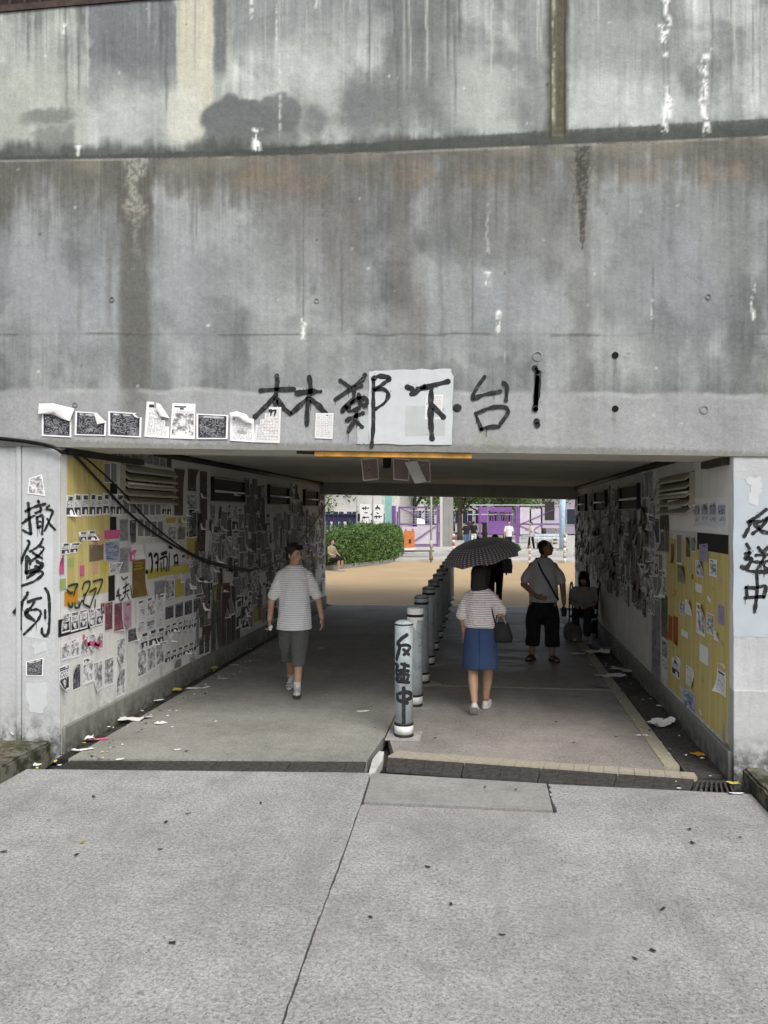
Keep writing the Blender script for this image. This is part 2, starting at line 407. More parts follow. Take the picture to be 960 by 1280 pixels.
    # white lime runs
    def lime(x, y0, y1, wd, k=.9, c=(205, 208, 206)):
        nonlocal col
        t = np.clip((py-y0)/(y1-y0), 0, 1); cx_ = x+(vn(py/14, py*0+x, 5)-.5)*wd*.9
        a = (1-sst(.2, 1.3, np.abs(px-cx_)/(wd*(.35+.7*vn(py/7, py*0+x, 6)))))*sst(0, .12, t)*(1-sst(.9, 1, t))*sst(.40, .66, fbm(px/2.5, py/4, 7, 3)*.7+.3*vn(py/6, py*0, 19)+.06)*k*1.1*((py > y0) & (py < y1))
        col = col*(1-a[:, None])+np.array(c, float)*a[:, None]
    lime(882, 66, 96, 10); lime(882, 90, 176, 8); lime(834, -6, 34, 7); lime(829, 26, 74, 9, .9); lime(833, 104, 170, 8, .85); lime(320, 158, 190, 7.5, 1); lime(80, 24, 44, 5, .6)
    lime(99, 180, 198, 5, .7); lime(378, 396, 426, 5); lime(622, 386, 418, 4.5); lime(609, 338, 360, 8, .85); lime(609, 250, 330, 3, .35); lime(941, 345, 405, 4, .75); lime(815, 360, 410, 2, .5)
    lime(350, 60, 180, 2.5, .6, (178, 184, 180)); lime(346, 0, 70, 1.8, .5); lime(314, -20, 26, 3, .6); lime(396, -20, 12, 4, .6); lime(630, 420, 470, 1.4, .3); lime(692, -80, 168, 1.8, .6, (176, 178, 160))
    for k in range(70):
        rr = random.Random(500+k); blob(rr.uniform(-60, 1020), rr.uniform(5, 540), rr.uniform(.8, 2.2), rr.uniform(.8, 2.2), rr.choice([(196, 198, 196), (84, 84, 84), (186, 188, 186)]), rr.uniform(.3, .8), .5, 0)
    for (x_, y_, r_) in ((432, 425, 9), (395, 376, 7), (672, 408, 9), (650, 405, 7), (706, 412, 8), (723, 325, 11), (572, 445, 6), (745, 440, 10), (367, 386, 8)):
        blob(x_, y_, r_, r_, (158, 160, 160), .32, .5, .2)
    # ledge line
    a = (1-sst(.5, 2.2, np.abs(py-line-1)))*.5*sst(.3, .6, vn(px/40, px*0, 90)); col = col*(1-a[:, None])+np.array([160, 158, 148.])*a[:, None]
    # grime near the lower edge
    low = np.interp(px, [0, 200, 500, 910, 1000], [550, 557, 557, 566, 572])
    a = L*(1-sst(0, 5, low-py+(fine-.5)*5))*.55; col = col*(1-a[:, None])+np.array([110, 108, 100.])*a[:, None]
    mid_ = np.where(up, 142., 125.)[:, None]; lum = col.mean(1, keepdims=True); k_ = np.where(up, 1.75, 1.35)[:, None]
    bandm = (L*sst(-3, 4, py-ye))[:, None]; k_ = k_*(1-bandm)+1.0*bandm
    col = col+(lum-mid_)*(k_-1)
    st9 = fbm(px/1.3, py/70, 91, 3); env = np.where(up, 1-sst(20, 130, py), 1-sst(40, 150, dn)); col += ((st9-.5)*24*np.clip(env, .12, 1))[:, None]
    col = col*np.array([1.0, 1.008, .998])
    col += ((fine-.5)*15+(fbm(px/1.4, py/4, 66, 2)-.5)*10)[:, None]
    c = np.clip(col, 20, 235)/255
    return np.where(c <= .04045, c/12.92, ((c+.055)/1.055)**2.4)
FK = .95
def grid_wall(name, x0, x1, zb, zt, y, step, m, parent, relief=True):
    nx = int((x1-x0)/step)+1; nz = int((max(zt(x0), zt(x1))-min(zb(x0), zb(x1)))/step)+1
    xs = np.linspace(x0, x1, nx); t = np.linspace(0, 1, nz); XX, TT = np.meshgrid(xs, t)
    ZB = np.vectorize(zb)(xs); ZT = np.vectorize(zt)(xs); ZZ = ZB[None, :]*(1-TT)+ZT[None, :]*TT
    P = np.stack([XX.ravel(), np.full(XX.size, y), ZZ.ravel()], 1)
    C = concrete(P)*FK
    if relief: P[:, 1] += (fbm(P[:, 0]*2.2, P[:, 2]*2.2, 40, 4)-.5)*.012+(fbm(P[:, 0]*16, P[:, 2]*16, 41, 3)-.5)*.004
    pxx, pyy = project(P)
    if y > YF: P[:, 1] += .014*(sst(689, 691, pxx)*(1-sst(705, 707, pxx)))*(pyy < 169)
    idx = np.arange(nx*nz).reshape(nz, nx)
    q = np.stack([idx[:-1, :-1], idx[:-1, 1:], idx[1:, 1:], idx[1:, :-1]], -1).reshape(-1, 4)
    me = bpy.data.meshes.new(name); me.vertices.add(len(P)); me.vertices.foreach_set('co', P.ravel())
    me.loops.add(q.size); me.loops.foreach_set('vertex_index', q.ravel().astype(np.int32)); me.polygons.add(len(q))
    me.polygons.foreach_set('loop_start', np.arange(0, q.size, 4, dtype=np.int32)); me.polygons.foreach_set('loop_total', np.full(len(q), 4, dtype=np.int32))
    me.update(); me.validate()
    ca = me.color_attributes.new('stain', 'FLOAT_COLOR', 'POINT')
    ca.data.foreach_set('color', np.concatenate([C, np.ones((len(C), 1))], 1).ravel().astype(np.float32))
    return link(name, me, m, parent)
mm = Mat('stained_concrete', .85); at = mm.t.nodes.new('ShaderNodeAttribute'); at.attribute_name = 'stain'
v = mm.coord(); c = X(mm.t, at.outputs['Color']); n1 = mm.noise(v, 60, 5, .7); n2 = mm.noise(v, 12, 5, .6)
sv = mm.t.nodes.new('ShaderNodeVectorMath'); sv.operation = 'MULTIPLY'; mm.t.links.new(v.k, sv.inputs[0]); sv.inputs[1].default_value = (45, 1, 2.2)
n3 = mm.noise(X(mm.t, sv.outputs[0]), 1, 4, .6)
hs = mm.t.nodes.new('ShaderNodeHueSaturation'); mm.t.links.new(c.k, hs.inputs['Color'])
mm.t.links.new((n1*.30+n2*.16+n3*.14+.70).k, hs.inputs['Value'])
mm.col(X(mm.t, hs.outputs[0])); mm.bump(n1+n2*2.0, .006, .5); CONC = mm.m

def plain_conc(name, c, grime=(.10, .095, .08), amt=.5, moss=None):
    m = Mat(name, .85); v = m.coord(); X_, Y_, Z_ = m.xyz(v)
    a = m.noise(v, 1.3, 6, .6); b = m.noise(v, 30, 5, .7); f = m.ramp(a, .35, .75)
    base = m.mix(f, c, tuple(k*.78 for k in c))
    s = m.noise(m.vec(X_*14.0, Y_*14.0, Z_*1.1), 1, 4); base = m.mix(m.ramp(s, .5, .8)*amt, base, grime)
    if moss:
        zz = m.ramp(Z_, moss[0], moss[1]).inv(); base = m.mix((zz*m.ramp(m.noise(v, 9, 6, .7), .35, .62))*moss[2], base, (.035, .04, .025))
    h = m.t.nodes.new('ShaderNodeHueSaturation'); m.t.links.new(base.k, h.inputs['Color']); m.t.links.new((b*.35+.82).k, h.inputs['Value'])
    m.col(X(m.t, h.outputs[0])); m.bump(b+a*2.0, .008, .5); return m.m
SOFFIT = plain_conc('painted_soffit', (.60, .57, .52), amt=.2)
INWALL = plain_conc('painted_wall', (.74, .74, .72), amt=.2, moss=(.15, .5, .3))
PIL = plain_conc('painted_pilaster', (.46, .48, .49), amt=.18, moss=(.05, .45, .85))
PLINTH = plain_conc('plinth_concrete', (.24, .24, .22), amt=.5, moss=(0, .25, .7))
ROUGHC = plain_conc('plain_concrete', (.26, .26, .25), amt=.5)
DARKGAP = simple('dark_gap', (.02, .02, .02), .9)
BLACKPAINT = Mat('black_spray_paint', .7); v = BLACKPAINT.geo(); BLACKPAINT.col(BLACKPAINT.mix(BLACKPAINT.ramp(BLACKPAINT.noise(v, 22, 6, .75), .50, .72), (.012, .013, .016), (.085, .088, .092))); BLACKPAINT = BLACKPAINT.m
WHITEPAINT = simple('white_over_paint', (.50, .53, .545), .6, .05, 9)
WHITE2 = simple('pale_grey_over_paint', (.42, .45, .45), .6, .05, 9)

# ------------------------------------------------------------------ underpass
UP = empty('underpass', (0, 0, 0)); tag(UP, 'stained grey concrete underpass with sprayed black writing across its front', 'underpass')
zsof = lambda x: ceil_z(x)-.13
def zledge(x):
    P = np.array([[x, YF, 5.0]]); px, _ = project(P); py = float(np.interp(px[0], [-400, 0, 240, 480, 960, 1400], [202, 200, 197, 190, 170, 152]))
    return fac(px[0], py).z
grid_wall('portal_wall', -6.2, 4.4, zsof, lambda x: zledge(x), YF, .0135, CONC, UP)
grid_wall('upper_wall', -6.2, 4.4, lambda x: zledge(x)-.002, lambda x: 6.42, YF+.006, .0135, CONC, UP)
b = B(); b.box(-6.2, 4.4, YF+.06, YF+.5, 2.9, 6.40); b.obj('wall_core', ROUGHC, UP)
# outer walls either side, deck and lintel
b = B(); b.box(-16, -6.2, YF+.02, YE, -.1, 6.42); b.obj('flank_wall', ROUGHC, UP); b = B(); b.box(4.4, 14, YF+.02, YE, -.1, 6.42); b.obj('flank_wall', ROUGHC, UP)
b = B(); b.box(-6.2, 4.4, YF+.5, YE, 3.0, 6.38); b.obj('deck', ROUGHC, UP)
def slab(b, y0, y1, z, th, x0=XL, x1=XR):
    b.hexa([(x0, y0, z(x0)), (x1, y0, z(x1)), (x1, y1, z(x1)), (x0, y1, z(x0))], [(x0, y0, z(x0)+th), (x1, y0, z(x1)+th), (x1, y1, z(x1)+th), (x0, y1, z(x0)+th)])
b = B(); slab(b, YF+.014, YF+.74, zsof, .5, XL-1.6, XR+1.6); b.obj('lintel', SOFFIT, UP)
b = B(); slab(b, YF+.74, YE-.55, ceil_z, .4, XL-.3, XR+.3); b.obj('ceiling', SOFFIT, UP)
b = B(); slab(b, YE-.55, YE+.02, lambda x: ceil_z(x)-.26, .7, XL-.3, XR+.3); b.obj('end_beam', SOFFIT, UP)
# side walls
xpl = fac(22, 700).x
b = B(); b.box(XL-2.6, XL, YF+.03, YE, -.1, 3.0); b.obj('side_wall', INWALL, UP)
b = B(); b.box(XR, XR+2.6, YF+.03, YE, -.1, 3.0); b.obj('side_wall', INWALL, UP)
b = B(); b.box(xpl+.03, XL+.034, YF+.012, YF+.032, -.1, .213); b.obj('plinth_end', PLINTH, UP) if 0 else None; b = B(); b.box(xpl+.03, XL-.001, YF+.012, YF+.4, -.1, 2.9); b.obj('pilaster', PIL, UP, bevel=.008)
b = B(); b.box(xpl-.02, xpl+.025, YF+.002, YF+.3, 0, 2.9); b.obj('groove_strip', PIL, UP, bevel=.01)
b = B(); b.box(-6.2, xpl-.026, YF+.025, YF+.4, -.1, 2.9); b.obj('outer_panel', PIL, UP, bevel=.006)
b = B(); b.box(XR+.001, XR+2.5, YF+.012, YF+.4, -.1, 2.9); b.obj('pilaster', PIL, UP, bevel=.008)
b = B(); zz = fac(940, 863).z; b.box(XR-.002, XR+2.45, YF-.006, YF+.3, -.1, zz); b.obj('plaster_base', plain_conc('plaster', (.42, .435, .435), amt=.3, moss=(.05, .42, 1.0)), UP, bevel=.008)
b = B(); b.box(XL-.2, XL+.03, YF+.035, YE, -.1, .21); b.obj('plinth', PLINTH, UP, bevel=.012)
b = B(); b.box(XR-.03, XR+.2, YF+.035, YE, -.1, .21); b.obj('plinth', PLINTH, UP, bevel=.012)
CABLE = simple('black_cable', (.012, .012, .013), .5); PIPE = simple('dark_conduit', (.03, .026, .022), .6)
b = B(); x = XL+.04; b.tube([(x, YF+1.9, ceil_z(x)-.035), (x, YE-.56, ceil_z(x)-.035)], .035); b.obj('conduit', PIPE, UP, smooth=True)
b = B(); x = XR-.04; b.tube([(x, YF+.76, ceil_z(x)-.035), (x, YE-.56, ceil_z(x)-.035)], .035); b.obj('conduit', PIPE, UP, smooth=True)
b = B(); b.box(XR-.06, XR-.001, YF+.10, YF+.72, ceil_z(XR)-.19, ceil_z(XR)-.132); b.obj('trim', PIPE, UP)
b = B(); b.box(XL+.001, XL+.05, YF+.10, YF+1.6, ceil_z(XL)-.19, ceil_z(XL)-.132); b.obj('trim', PIPE, UP)
# tie holes and plugs
HOLE = Mat('hole_black', .9).col((.004, .004, .004)).m
for (x_, y_) in ((769, 444), (769, 511)):
    p = fac(x_, y_); b = B(); b.tube([(p.x, YF-.0045, p.z), (p.x, YF+.004, p.z)], .026, 20); b.obj('tie_hole', HOLE, UP)
for (x_, y_, r_) in ((672, 445, .042), (880, 512, .035), (396, 376, .024), (94, 506, .024), (885, 371, .024), (140, 374, .024)):
    p = fac(x_, y_); b = B(); ring = []; 
    for k in range(18):
        a = 2*math.pi*k/18; ring.append((p.x+r_*math.cos(a), YF-.007, p.z+r_*math.sin(a)))
    ring2 = [(p.x+(q[0]-p.x)*.7, YF-.009, p.z+(q[2]-p.z)*.7) for q in ring]; ring0 = [(q[0], YF+.01, q[2]) for q in ring]
    ring3 = [(q[0], YF+.004, q[2]) for q in ring2]
    n = 18; b.add(ring0+ring+ring2+ring3, [(i+a*n, (i+1) % n+a*n, (i+1) % n+(a+1)*n, i+(a+1)*n) for a in range(3) for i in range(n)]+[tuple(range(3*n, 4*n))])
    b.obj('tie_plug', CONC if 0 else plain_conc('plug_mortar', (.25, .255, .25), amt=.3) if 'plug' not in globals() else plug, UP)
    plug = bpy.data.materials.get('plug_mortar')

# over-painted patches
def film(name, pts, m, mapper, parent, jag=1.2, sub=5, label=None):
    out = []
    for i in range(len(pts)):
        a = pts[i]; c = pts[(i+1) % len(pts)]
        for k in range(sub):
            t = k/sub; out.append((a[0]+(c[0]-a[0])*t+random.uniform(-jag, jag)*(k > 0), a[1]+(c[1]-a[1])*t+random.uniform(-jag, jag)*(k > 0)))
    b = B(); P = [mapper(*q) for q in out]; b.add([p for p, n in P], [tuple(range(len(P)))])
    o = b.obj(name, m, parent)
    if label: o['label'] = label
    return o
FM = lambda off: (lambda px, py: (fac(px, py)+Vector((0, -off, 0)), Vector((0, -1, 0))))
film('paint_patch', [(461, 465), (505, 462), (563, 461), (567, 470), (565, 556), (462, 555)], WHITEPAINT, FM(.0075), UP, label='white over-painted patch behind the writing')
film('paint_patch', [(448, 520), (461, 518), (462, 555), (446, 555)], WHITE2, FM(.0072), UP)
film('paint_patch', [(507, 507), (556, 510), (556, 545), (507, 546)], WHITE2, FM(.0082), UP, .8)
PM = lambda off: (lambda px, py: (fac(px, py, YF+.012)+Vector((0, -off, 0)), Vector((0, -1, 0))))
film('paint_patch', [(28, 650), (67, 640), (66, 765), (60, 800), (28, 796)], WHITEPAINT, PM(.002), UP, .8)
film('paint_patch', [(33, 854), (58, 852), (60, 880), (52, 892), (38, 890), (33, 870)], WHITEPAINT, PM(.0035), UP, 1.5)
film('paint_patch', [(40, 806), (58, 802), (60, 812), (44, 818)], WHITEPAINT, PM(.0035), UP, 2)
film('paint_patch', [(917, 600), (1040, 600), (1040, 800), (917, 796)], simple('pale_blue_over_paint', (.40, .45, .49), .6, .04, 7), PM(.002), UP, 1)
film('paint_patch', [(931, 597), (951, 596), (953, 612), (945, 634), (935, 628), (938, 612)], WHITEPAINT, PM(.004), UP, 2.5)
# ------------------------------------------------------------------ sprayed writing
W9 = 9.6
G = lambda name, lab, lst, org, wid=.040, sc=W9, mp=FM(.0095): strokes(name, lst, BLACKPAINT, mp, wid*.82, UP, lab, org, sc, .3, True)
G('graffiti_character', 'sprayed character for forest, first of the large line', [[(300, 95), (308, 170), (290, 330), (284, 460)], [(105, 272), (280, 260), (505, 255)], [(285, 330), (180, 450), (40, 585)], [(300, 360), (370, 470), (460, 545)],
  [(690, 110), (705, 250), (670, 450), (660, 680)], [(545, 305), (690, 285), (830, 283)], [(690, 340), (600, 430), (487, 535)], [(690, 370), (800, 450), (905, 590)]], (315, 460), .048)
G('graffiti_character', 'sprayed second character of the large line', [[(150, 150), (270, 235)], [(445, 80), (430, 125), (290, 240), (90, 380)], [(300, 245), (405, 215)], [(315, 290), (300, 380), (180, 500), (190, 525)], [(190, 500), (300, 410), (380, 360), (460, 370), (470, 420), (445, 450)],
  [(370, 320), (385, 400), (395, 450)], [(250, 440), (260, 520), (370, 480)], [(225, 630), (330, 580), (420, 545)], [(355, 510), (320, 630), (245, 760)], [(330, 630), (410, 710)],
  [(545, 130), (620, 100), (740, 125), (680, 180), (560, 260)], [(548, 150), (545, 400), (545, 700), (525, 940)], [(560, 265), (660, 255), (725, 320), (680, 420), (570, 495)]], (410, 460), .040)
G('graffiti_character', 'sprayed character for down on the white patch', [[1.3, (90, 232), (140, 252)], [1.1, (140, 315), (300, 240), (575, 165)], [1.2, (378, 235), (370, 440), (370, 650), (385, 850)], [1.2, (385, 450), (520, 590)], [(210, 250), (330, 215)]], (500, 460), .046)
b = B(); p = fac(571.5, 510); b.ball((p.x, YF-.006, p.z), (.036, .004, .034), seg=16); b.obj('graffiti_dot', BLACKPAINT, UP)
G('graffiti_character', 'sprayed last character of the large line', [[(225, 185), (130, 320), (95, 425), (200, 385), (395, 345)], [(430, 250), (468, 290), (458, 440)], [(155, 575), (300, 520), (440, 515), (480, 570), (400, 695)], [(125, 580), (190, 755)], [(190, 755), (260, 735), (385, 725)]], (580, 450), .038, 8.727)
G('graffiti_mark', 'large sprayed black exclamation mark', [[1.0, (800, 130), (790, 330), (782, 540)], [1.25, (812, 140), (800, 330), (775, 530)], [.9, (770, 85), (790, 100)], [1.1, (790, 670), (802, 710)]], (580, 450), .046, 8.727)
G('graffiti_character', 'upper sprayed character on the left pilaster', [[1.4, (328, 180), (345, 400), (372, 660)], [1.1, (290, 305), (420, 240), (600, 190)], [1.2, (490, 145), (495, 165)], [(235, 500), (330, 430), (430, 375)], [1.1, (245, 610), (300, 645), (370, 670)], [1.1, (520, 215), (530, 290), (450, 335)],
  [(475, 400), (550, 375), (565, 450), (550, 670)], [(470, 410), (480, 570)], [(485, 480), (530, 470)], [(480, 570), (525, 545)], [(665, 215), (620, 270), (715, 300), (690, 400), (590, 620)], [(635, 430), (680, 520), (760, 600)]], (10, 615), .026, 12.8, PM(.006))
G('graffiti_character', 'middle sprayed character on the left pilaster', [[1.2, (330, 780), (345, 830), (270, 980), (200, 1140)], [(565, 750), (500, 860), (360, 950)], [(500, 860), (580, 900), (500, 1010), (370, 1110)], [(405, 970), (480, 1020), (555, 1060)], [1.4, (310, 1030), (305, 1150), (300, 1280)], [1.2, (340, 1060), (360, 1150)],
  [1.3, (480, 1110), (560, 1170), (450, 1250), (340, 1280)]], (10, 615), .026, 12.8, PM(.006))
G('graffiti_character', None, [[1.4, (300, 0), (295, 200)], [1.5, (470, 20), (550, 90), (480, 150), (300, 200)], [1.1, (440, 100), (540, 120)], [1.2, (320, 280), (450, 190), (540, 180), (550, 240), (420, 340), (230, 410)]], (10, 700), .026, 12.8, PM(.0062))
G('graffiti_character', 'lower sprayed character on the left pilaster', [[1.3, (320, 520), (290, 590), (100, 835)], [1.0, (240, 690), (215, 850), (210, 1100)], [1.1, (330, 670), (430, 630), (535, 605)], [1.1, (430, 660), (370, 760), (290, 860), (310, 880)], [1.7, (320, 790), (300, 870), (430, 970)], [1.0, (370, 800), (480, 790), (530, 850), (460, 990), (260, 1190)],
  [1.0, (600, 800), (600, 930)], [1.2, (605, 455), (655, 560), (670, 850), (655, 1130), (600, 1215), (550, 1160), (550, 1090)]], (10, 700), .026, 12.8, PM(.006))
G('graffiti_character', 'upper sprayed character on the right pilaster', [[1.2, (350, 140), (260, 210), (170, 265)], [1.1, (190, 265), (170, 330), (125, 415)], [(190, 262), (300, 262), (370, 225), (300, 320), (215, 385)], [(235, 290), (310, 365), (430, 385)]], (915, 620), .030, 8.258, PM(.006))
G('graffiti_character', 'middle sprayed character on the right pilaster', [[1.1, (150, 495), (175, 540)], [1.2, (140, 595), (185, 580), (135, 640), (200, 650), (150, 745)], [1.1, (100, 730), (170, 770), (260, 780), (480, 785)], [(270, 530), (310, 575)], [(380, 520), (310, 590)], [(245, 610), (420, 600)], [(200, 675), (300, 680), (440, 655)], [(345, 600), (300, 690), (255, 760)], [(320, 700), (350, 745), (430, 755)]], (915, 620), .028, 8.258, PM(.006))
G('graffiti_character', 'lower sprayed character on the right pilaster', [[1.1, (250, 790), (260, 920), (250, 1050), (230, 1200)], [1.1, (145, 945), (155, 1045)], [(145, 945), (250, 945), (345, 930), (325, 1040)], [1.1, (135, 1050), (320, 1035)]], (915, 620), .028, 8.258, PM(.006))
# top railing
RUST = simple('rusted_steel', (.05, .035, .03), .8, .4, 14)
rl = empty('railing', (0, YF+.4, 6.4)); tag(rl, 'dark rusty steel railing along the top of the concrete wall', 'railing')
b = B(); b.box(-5.9, 4.2, -.03, .03, .02, .07); b.box(-5.9, 4.2, -.03, .03, 1.0, 1.05); b.obj('rail', RUST, rl)
b = B(); b.box(-5.9, 4.2, .05, .07, .075, .995); b.obj('backing_panel', simple('dark_brown_panel', (.03, .022, .018), .9), rl); b = B(); b.box(-6.2, 4.4, -.41, -.05, .02, .075); b.obj('coping', RUST, rl)
for k in range(68):
    b0 = B()
    if k == 0:
        b0.bar((0, 0, .07), (0, 0, 1.0), .022); bar0 = b0.obj('baluster', RUST, rl); bar0.location.x = -5.85
    else:
        o = bar0.copy(); S_.collection.objects.link(o); o.location.x = -5.85+k*.148

# ------------------------------------------------------------------ ground
def agg(name, base, dark, tint=None, scale=1.0, wet=0, con=1.0):
    m = Mat(name, .85); v = m.geo(); a = m.noise(v, 1.1, 6, .6); g1 = m.noise(v, 46*scale, 7, .95); g2 = m.noise(v, 110*scale, 4, .95); mid = m.noise(v, 7, 6, .75); dots = m.vor(v, 48*scale); dr = m.vor(v, 48*scale, 'Color')
    X_, Y_, Z_ = m.xyz(v)
    c = m.mix(m.ramp(g1, .40, .58), dark, base)
    c = m.mix(m.ramp(g2, .54, .70)*.8*con, c, tuple(min(1, k*1.5) for k in base)); c = m.mix(m.ramp(g2, .32, .46).inv()*.7*con, c, tuple(k*.55 for k in dark))
    dx, dy_, dz = m.xyz(dr); c = m.mix((m.ramp(dots, .18, .30).inv()*dx.gt(.80))*.75*con, c, tuple(k*.45 for k in dark))
    c = m.mix((m.ramp(dots, .16, .28).inv()*dx.lt(.16))*.6*con, c, tuple(min(1, k*1.45) for k in base))
    if tint: c = m.mix(m.ramp(m.noise(v, .7, 4), .45, .65)*.45, c, tint)
    hsn = m.t.nodes.new('ShaderNodeHueSaturation'); m.t.links.new(c.k, hsn.inputs['Color']); m.t.links.new((a*.95+mid*.75+.14).k, hsn.inputs['Value']); c = X(m.t, hsn.outputs[0])
    if wet:
        st = m.noise(m.vec(X_*1.2, Y_*9.0, 0), 1, 5, .6); wf = m.ramp(Y_, 9.4, 11)*m.ramp(st, .35, .6); c = m.mix(wf*wet, c, tuple(k*.45 for k in dark)); m.roughx((wf*-.40)+.82)
    gum = m.vor(v, 2.3); gx_, gy_, gz_ = m.xyz(m.vor(v, 2.3, 'Color')); gw_ = m.noise(v, 30, 3); c = m.mix((gum+gw_*.06).lt(.062)*gx_.gt(.45)*.5, c, tuple(k*.5 for k in dark))
    trk = m.noise(m.vec(X_*2.2, Y_*.35, 0), 1.0, 5, .6); c = m.mix(m.ramp(trk, .52, .68)*.28, c, tuple(k*.9 for k in dark)); blo = m.noise(v, 2.6, 6, .75); c = m.mix(m.ramp(blo, .56, .66)*.22, c, tuple(k*.8 for k in dark))
    m.col(c); m.bump(g1+g2*.7, .005, .8); return m.m
ASPH = simple('dark_soil', (.045, .042, .038), .95, .3, 3)
b = B(); b.box(-900, 900, -60, 1500, -.4, -.13); tag(b.obj('ground', ASPH), kind='structure')
PAVE = agg('forecourt_aggregate', (.415, .415, .405), (.150, .150, .146)); PAVEP = agg('forecourt_aggregate_warm', (.415, .410, .402), (.150, .147, .145), tint=(.27, .255, .245))
PATCH = agg('patch_concrete', (.30, .30, .285), (.20, .20, .19), scale=.7, con=.5)
LANE_L = agg('left_lane_concrete', (.32, .315, .29), (.18, .178, .16), scale=.9, con=.7); LANE_R = agg('right_lane_aggregate', (.33, .31, .29), (.155, .145, .135), tint=(.30, .265, .25), wet=.5)
FC = tag(empty('forecourt', (0, 0, 0)), kind='structure')
def poly(name, pts, m, parent, z0=-.1, z1=0.0, kind=None):
    b = B(); q = [flo(*p) if len(p) == 2 else Vector((p[0], p[1], 0)) for p in pts]; b.prism(q, z0, z1); o = b.obj(name, m, parent)
    return tag(o, kind=kind) if kind else o
jl = [(463, 966), (452, 1003), (424, 1083), (390, 1172), (352, 1282), (318, 1380)]
def jagged(P, amp=.0025, step=.06):
    out = []
    for a, c in zip(P[:-1], P[1:]):
        n = max(1, int((c-a).length/step)); d = (c-a).normalized(); nn = Vector((-d.y, d.x, 0))
        for k in range(n): out.append(a.lerp(c, k/n)+nn*(random.gauss(0, amp) if k else 0))
    return out+[P[-1]]
gx = .7
kL = XL-.02; kR = XR+.03
lp = [flo(p[0]-gx*(1+.3*(i)), p[1]) for i, p in enumerate(jl)]; rp = [flo(p[0]+gx*(1+.3*(i)), p[1]) for i, p in enumerate(jl)]
lp = [lp[0]]+jagged(lp)[1:]; rp_j = jagged(rp[2:])
dl0, dl1 = flo(94, 964), flo(456, 965.5)
b = B(); b.prism([(lp[0].x, lp[0].y)]+[(p.x, p.y) for p in lp[1:]]+[(lp[-1].x+.5, -4), (kL, -4), (kL, dl0.y)], -.1, 0); b.obj('concrete_slab', PAVE, FC)
pa = [flo(478, 962.5), flo(683, 979.5), flo(691, 1013), flo(453, 1002)]
b = B(); b.prism([(pa[3].x+.01, pa[3].y), (rp[0].x+.01, rp[0].y), (pa[1].x, pa[1].y), (pa[2].x, pa[2].y)][::-1], -.1, .0); b.obj('concrete_slab', PATCH, FC)
c0 = flo(686, 980); c1 = flo(695, 1016); c2 = flo(452, 1005); e0 = flo(928, 992)
b = B(); b.prism([(p.x, p.y) for p in jagged([c0, c1], .007, .03)]+[(p.x, p.y) for p in jagged([c1, Vector((rp[1].x, c2.y-.012, 0))], .004)[1:]]+[(p.x, p.y) for p in rp_j]+[(rp[-1].x+.5, -4), (kR, -4), (kR, e0.y), (e0.x, e0.y)], -.1, 0); b.obj('concrete_slab', PAVEP, FC)
# the beds either side
MOSS = Mat('mossy_kerb', .95); v = MOSS.coord(); a = MOSS.noise(v, 7, 6, .7); c = MOSS.mix(MOSS.ramp(a, .42, .6), (.17, .16, .13), (.035, .04, .018)); c = MOSS.mix(MOSS.ramp(MOSS.noise(v, 25, 4, .8), .55, .7)*.6, c, (.07, .055, .03)); MOSS.col(c).bump(MOSS.noise(v, 30, 5, .8), .02, 1); MOSS = MOSS.m
LITB = Mat('leaf_litter', .95); v = LITB.coord(); c = LITB.mix(LITB.ramp(LITB.noise(v, 22, 5, .8), .4, .6), (.05, .038, .022), (.20, .17, .12)); c = LITB.mix(LITB.ramp(LITB.noise(v, 5, 4), .45, .65)*.7, c, (.05, .06, .025)); LITB.col(c).bump(LITB.noise(v, 40, 4, .8), .02, 1); LITB = LITB.m
def kerb(xk, sgn):
    K = tag(empty('kerb', (0, 0, 0)), kind='structure')
    y = YF-.05; k = 0
    while y > -3.5:
        L_ = random.uniform(.85, .95); b = B(); n = 7; vs = []
        x0, x1 = (xk-.16*sgn, xk)
        b.box(min(x0, x1), max(x0, x1), y-L_+.012, y, -.1, .118+random.uniform(-.004, .004))
        o = b.obj('kerb_stone', MOSS, K); 
        bm = bmesh.new(); bm.from_mesh(o.data); bmesh.ops.bevel(bm, geom=bm.edges[:], offset=.018, segments=2, affect='EDGES')
        bmesh.ops.subdivide_edges(bm, edges=[e for e in bm.edges if e.calc_length() > .3], cuts=9, use_grid_fill=True)
        for vv in bm.verts: vv.co += Vector((mnoise.noise(vv.co*9), mnoise.noise(vv.co*9+Vector((5, 0, 0))), mnoise.noise(vv.co*9+Vector((0, 9, 0)))))*.012
        bm.to_mesh(o.data); bm.free(); y -= L_; k += 1
    xa = xk-.16*sgn
    b = B(); N_ = 40
    for i in range(N_+1):
        for j in range(N_+1):
            x = xa-sgn*4.5*i/N_; yy = YF+.02-(YF+3.5)*j/N_; b.v.append((x, yy, .085+.03*mnoise.noise(Vector((x*2, yy*2, 0)))))
    for i in range(N_):
        for j in range(N_): q = i*(N_+1)+j; b.f.append((q, q+1, q+N_+2, q+N_+1)); b.mi.append(0)
    tag(b.obj('planting_bed', LITB), kind='structure')
kerb(kL-.015, 1); kerb(kR+.015, -1)
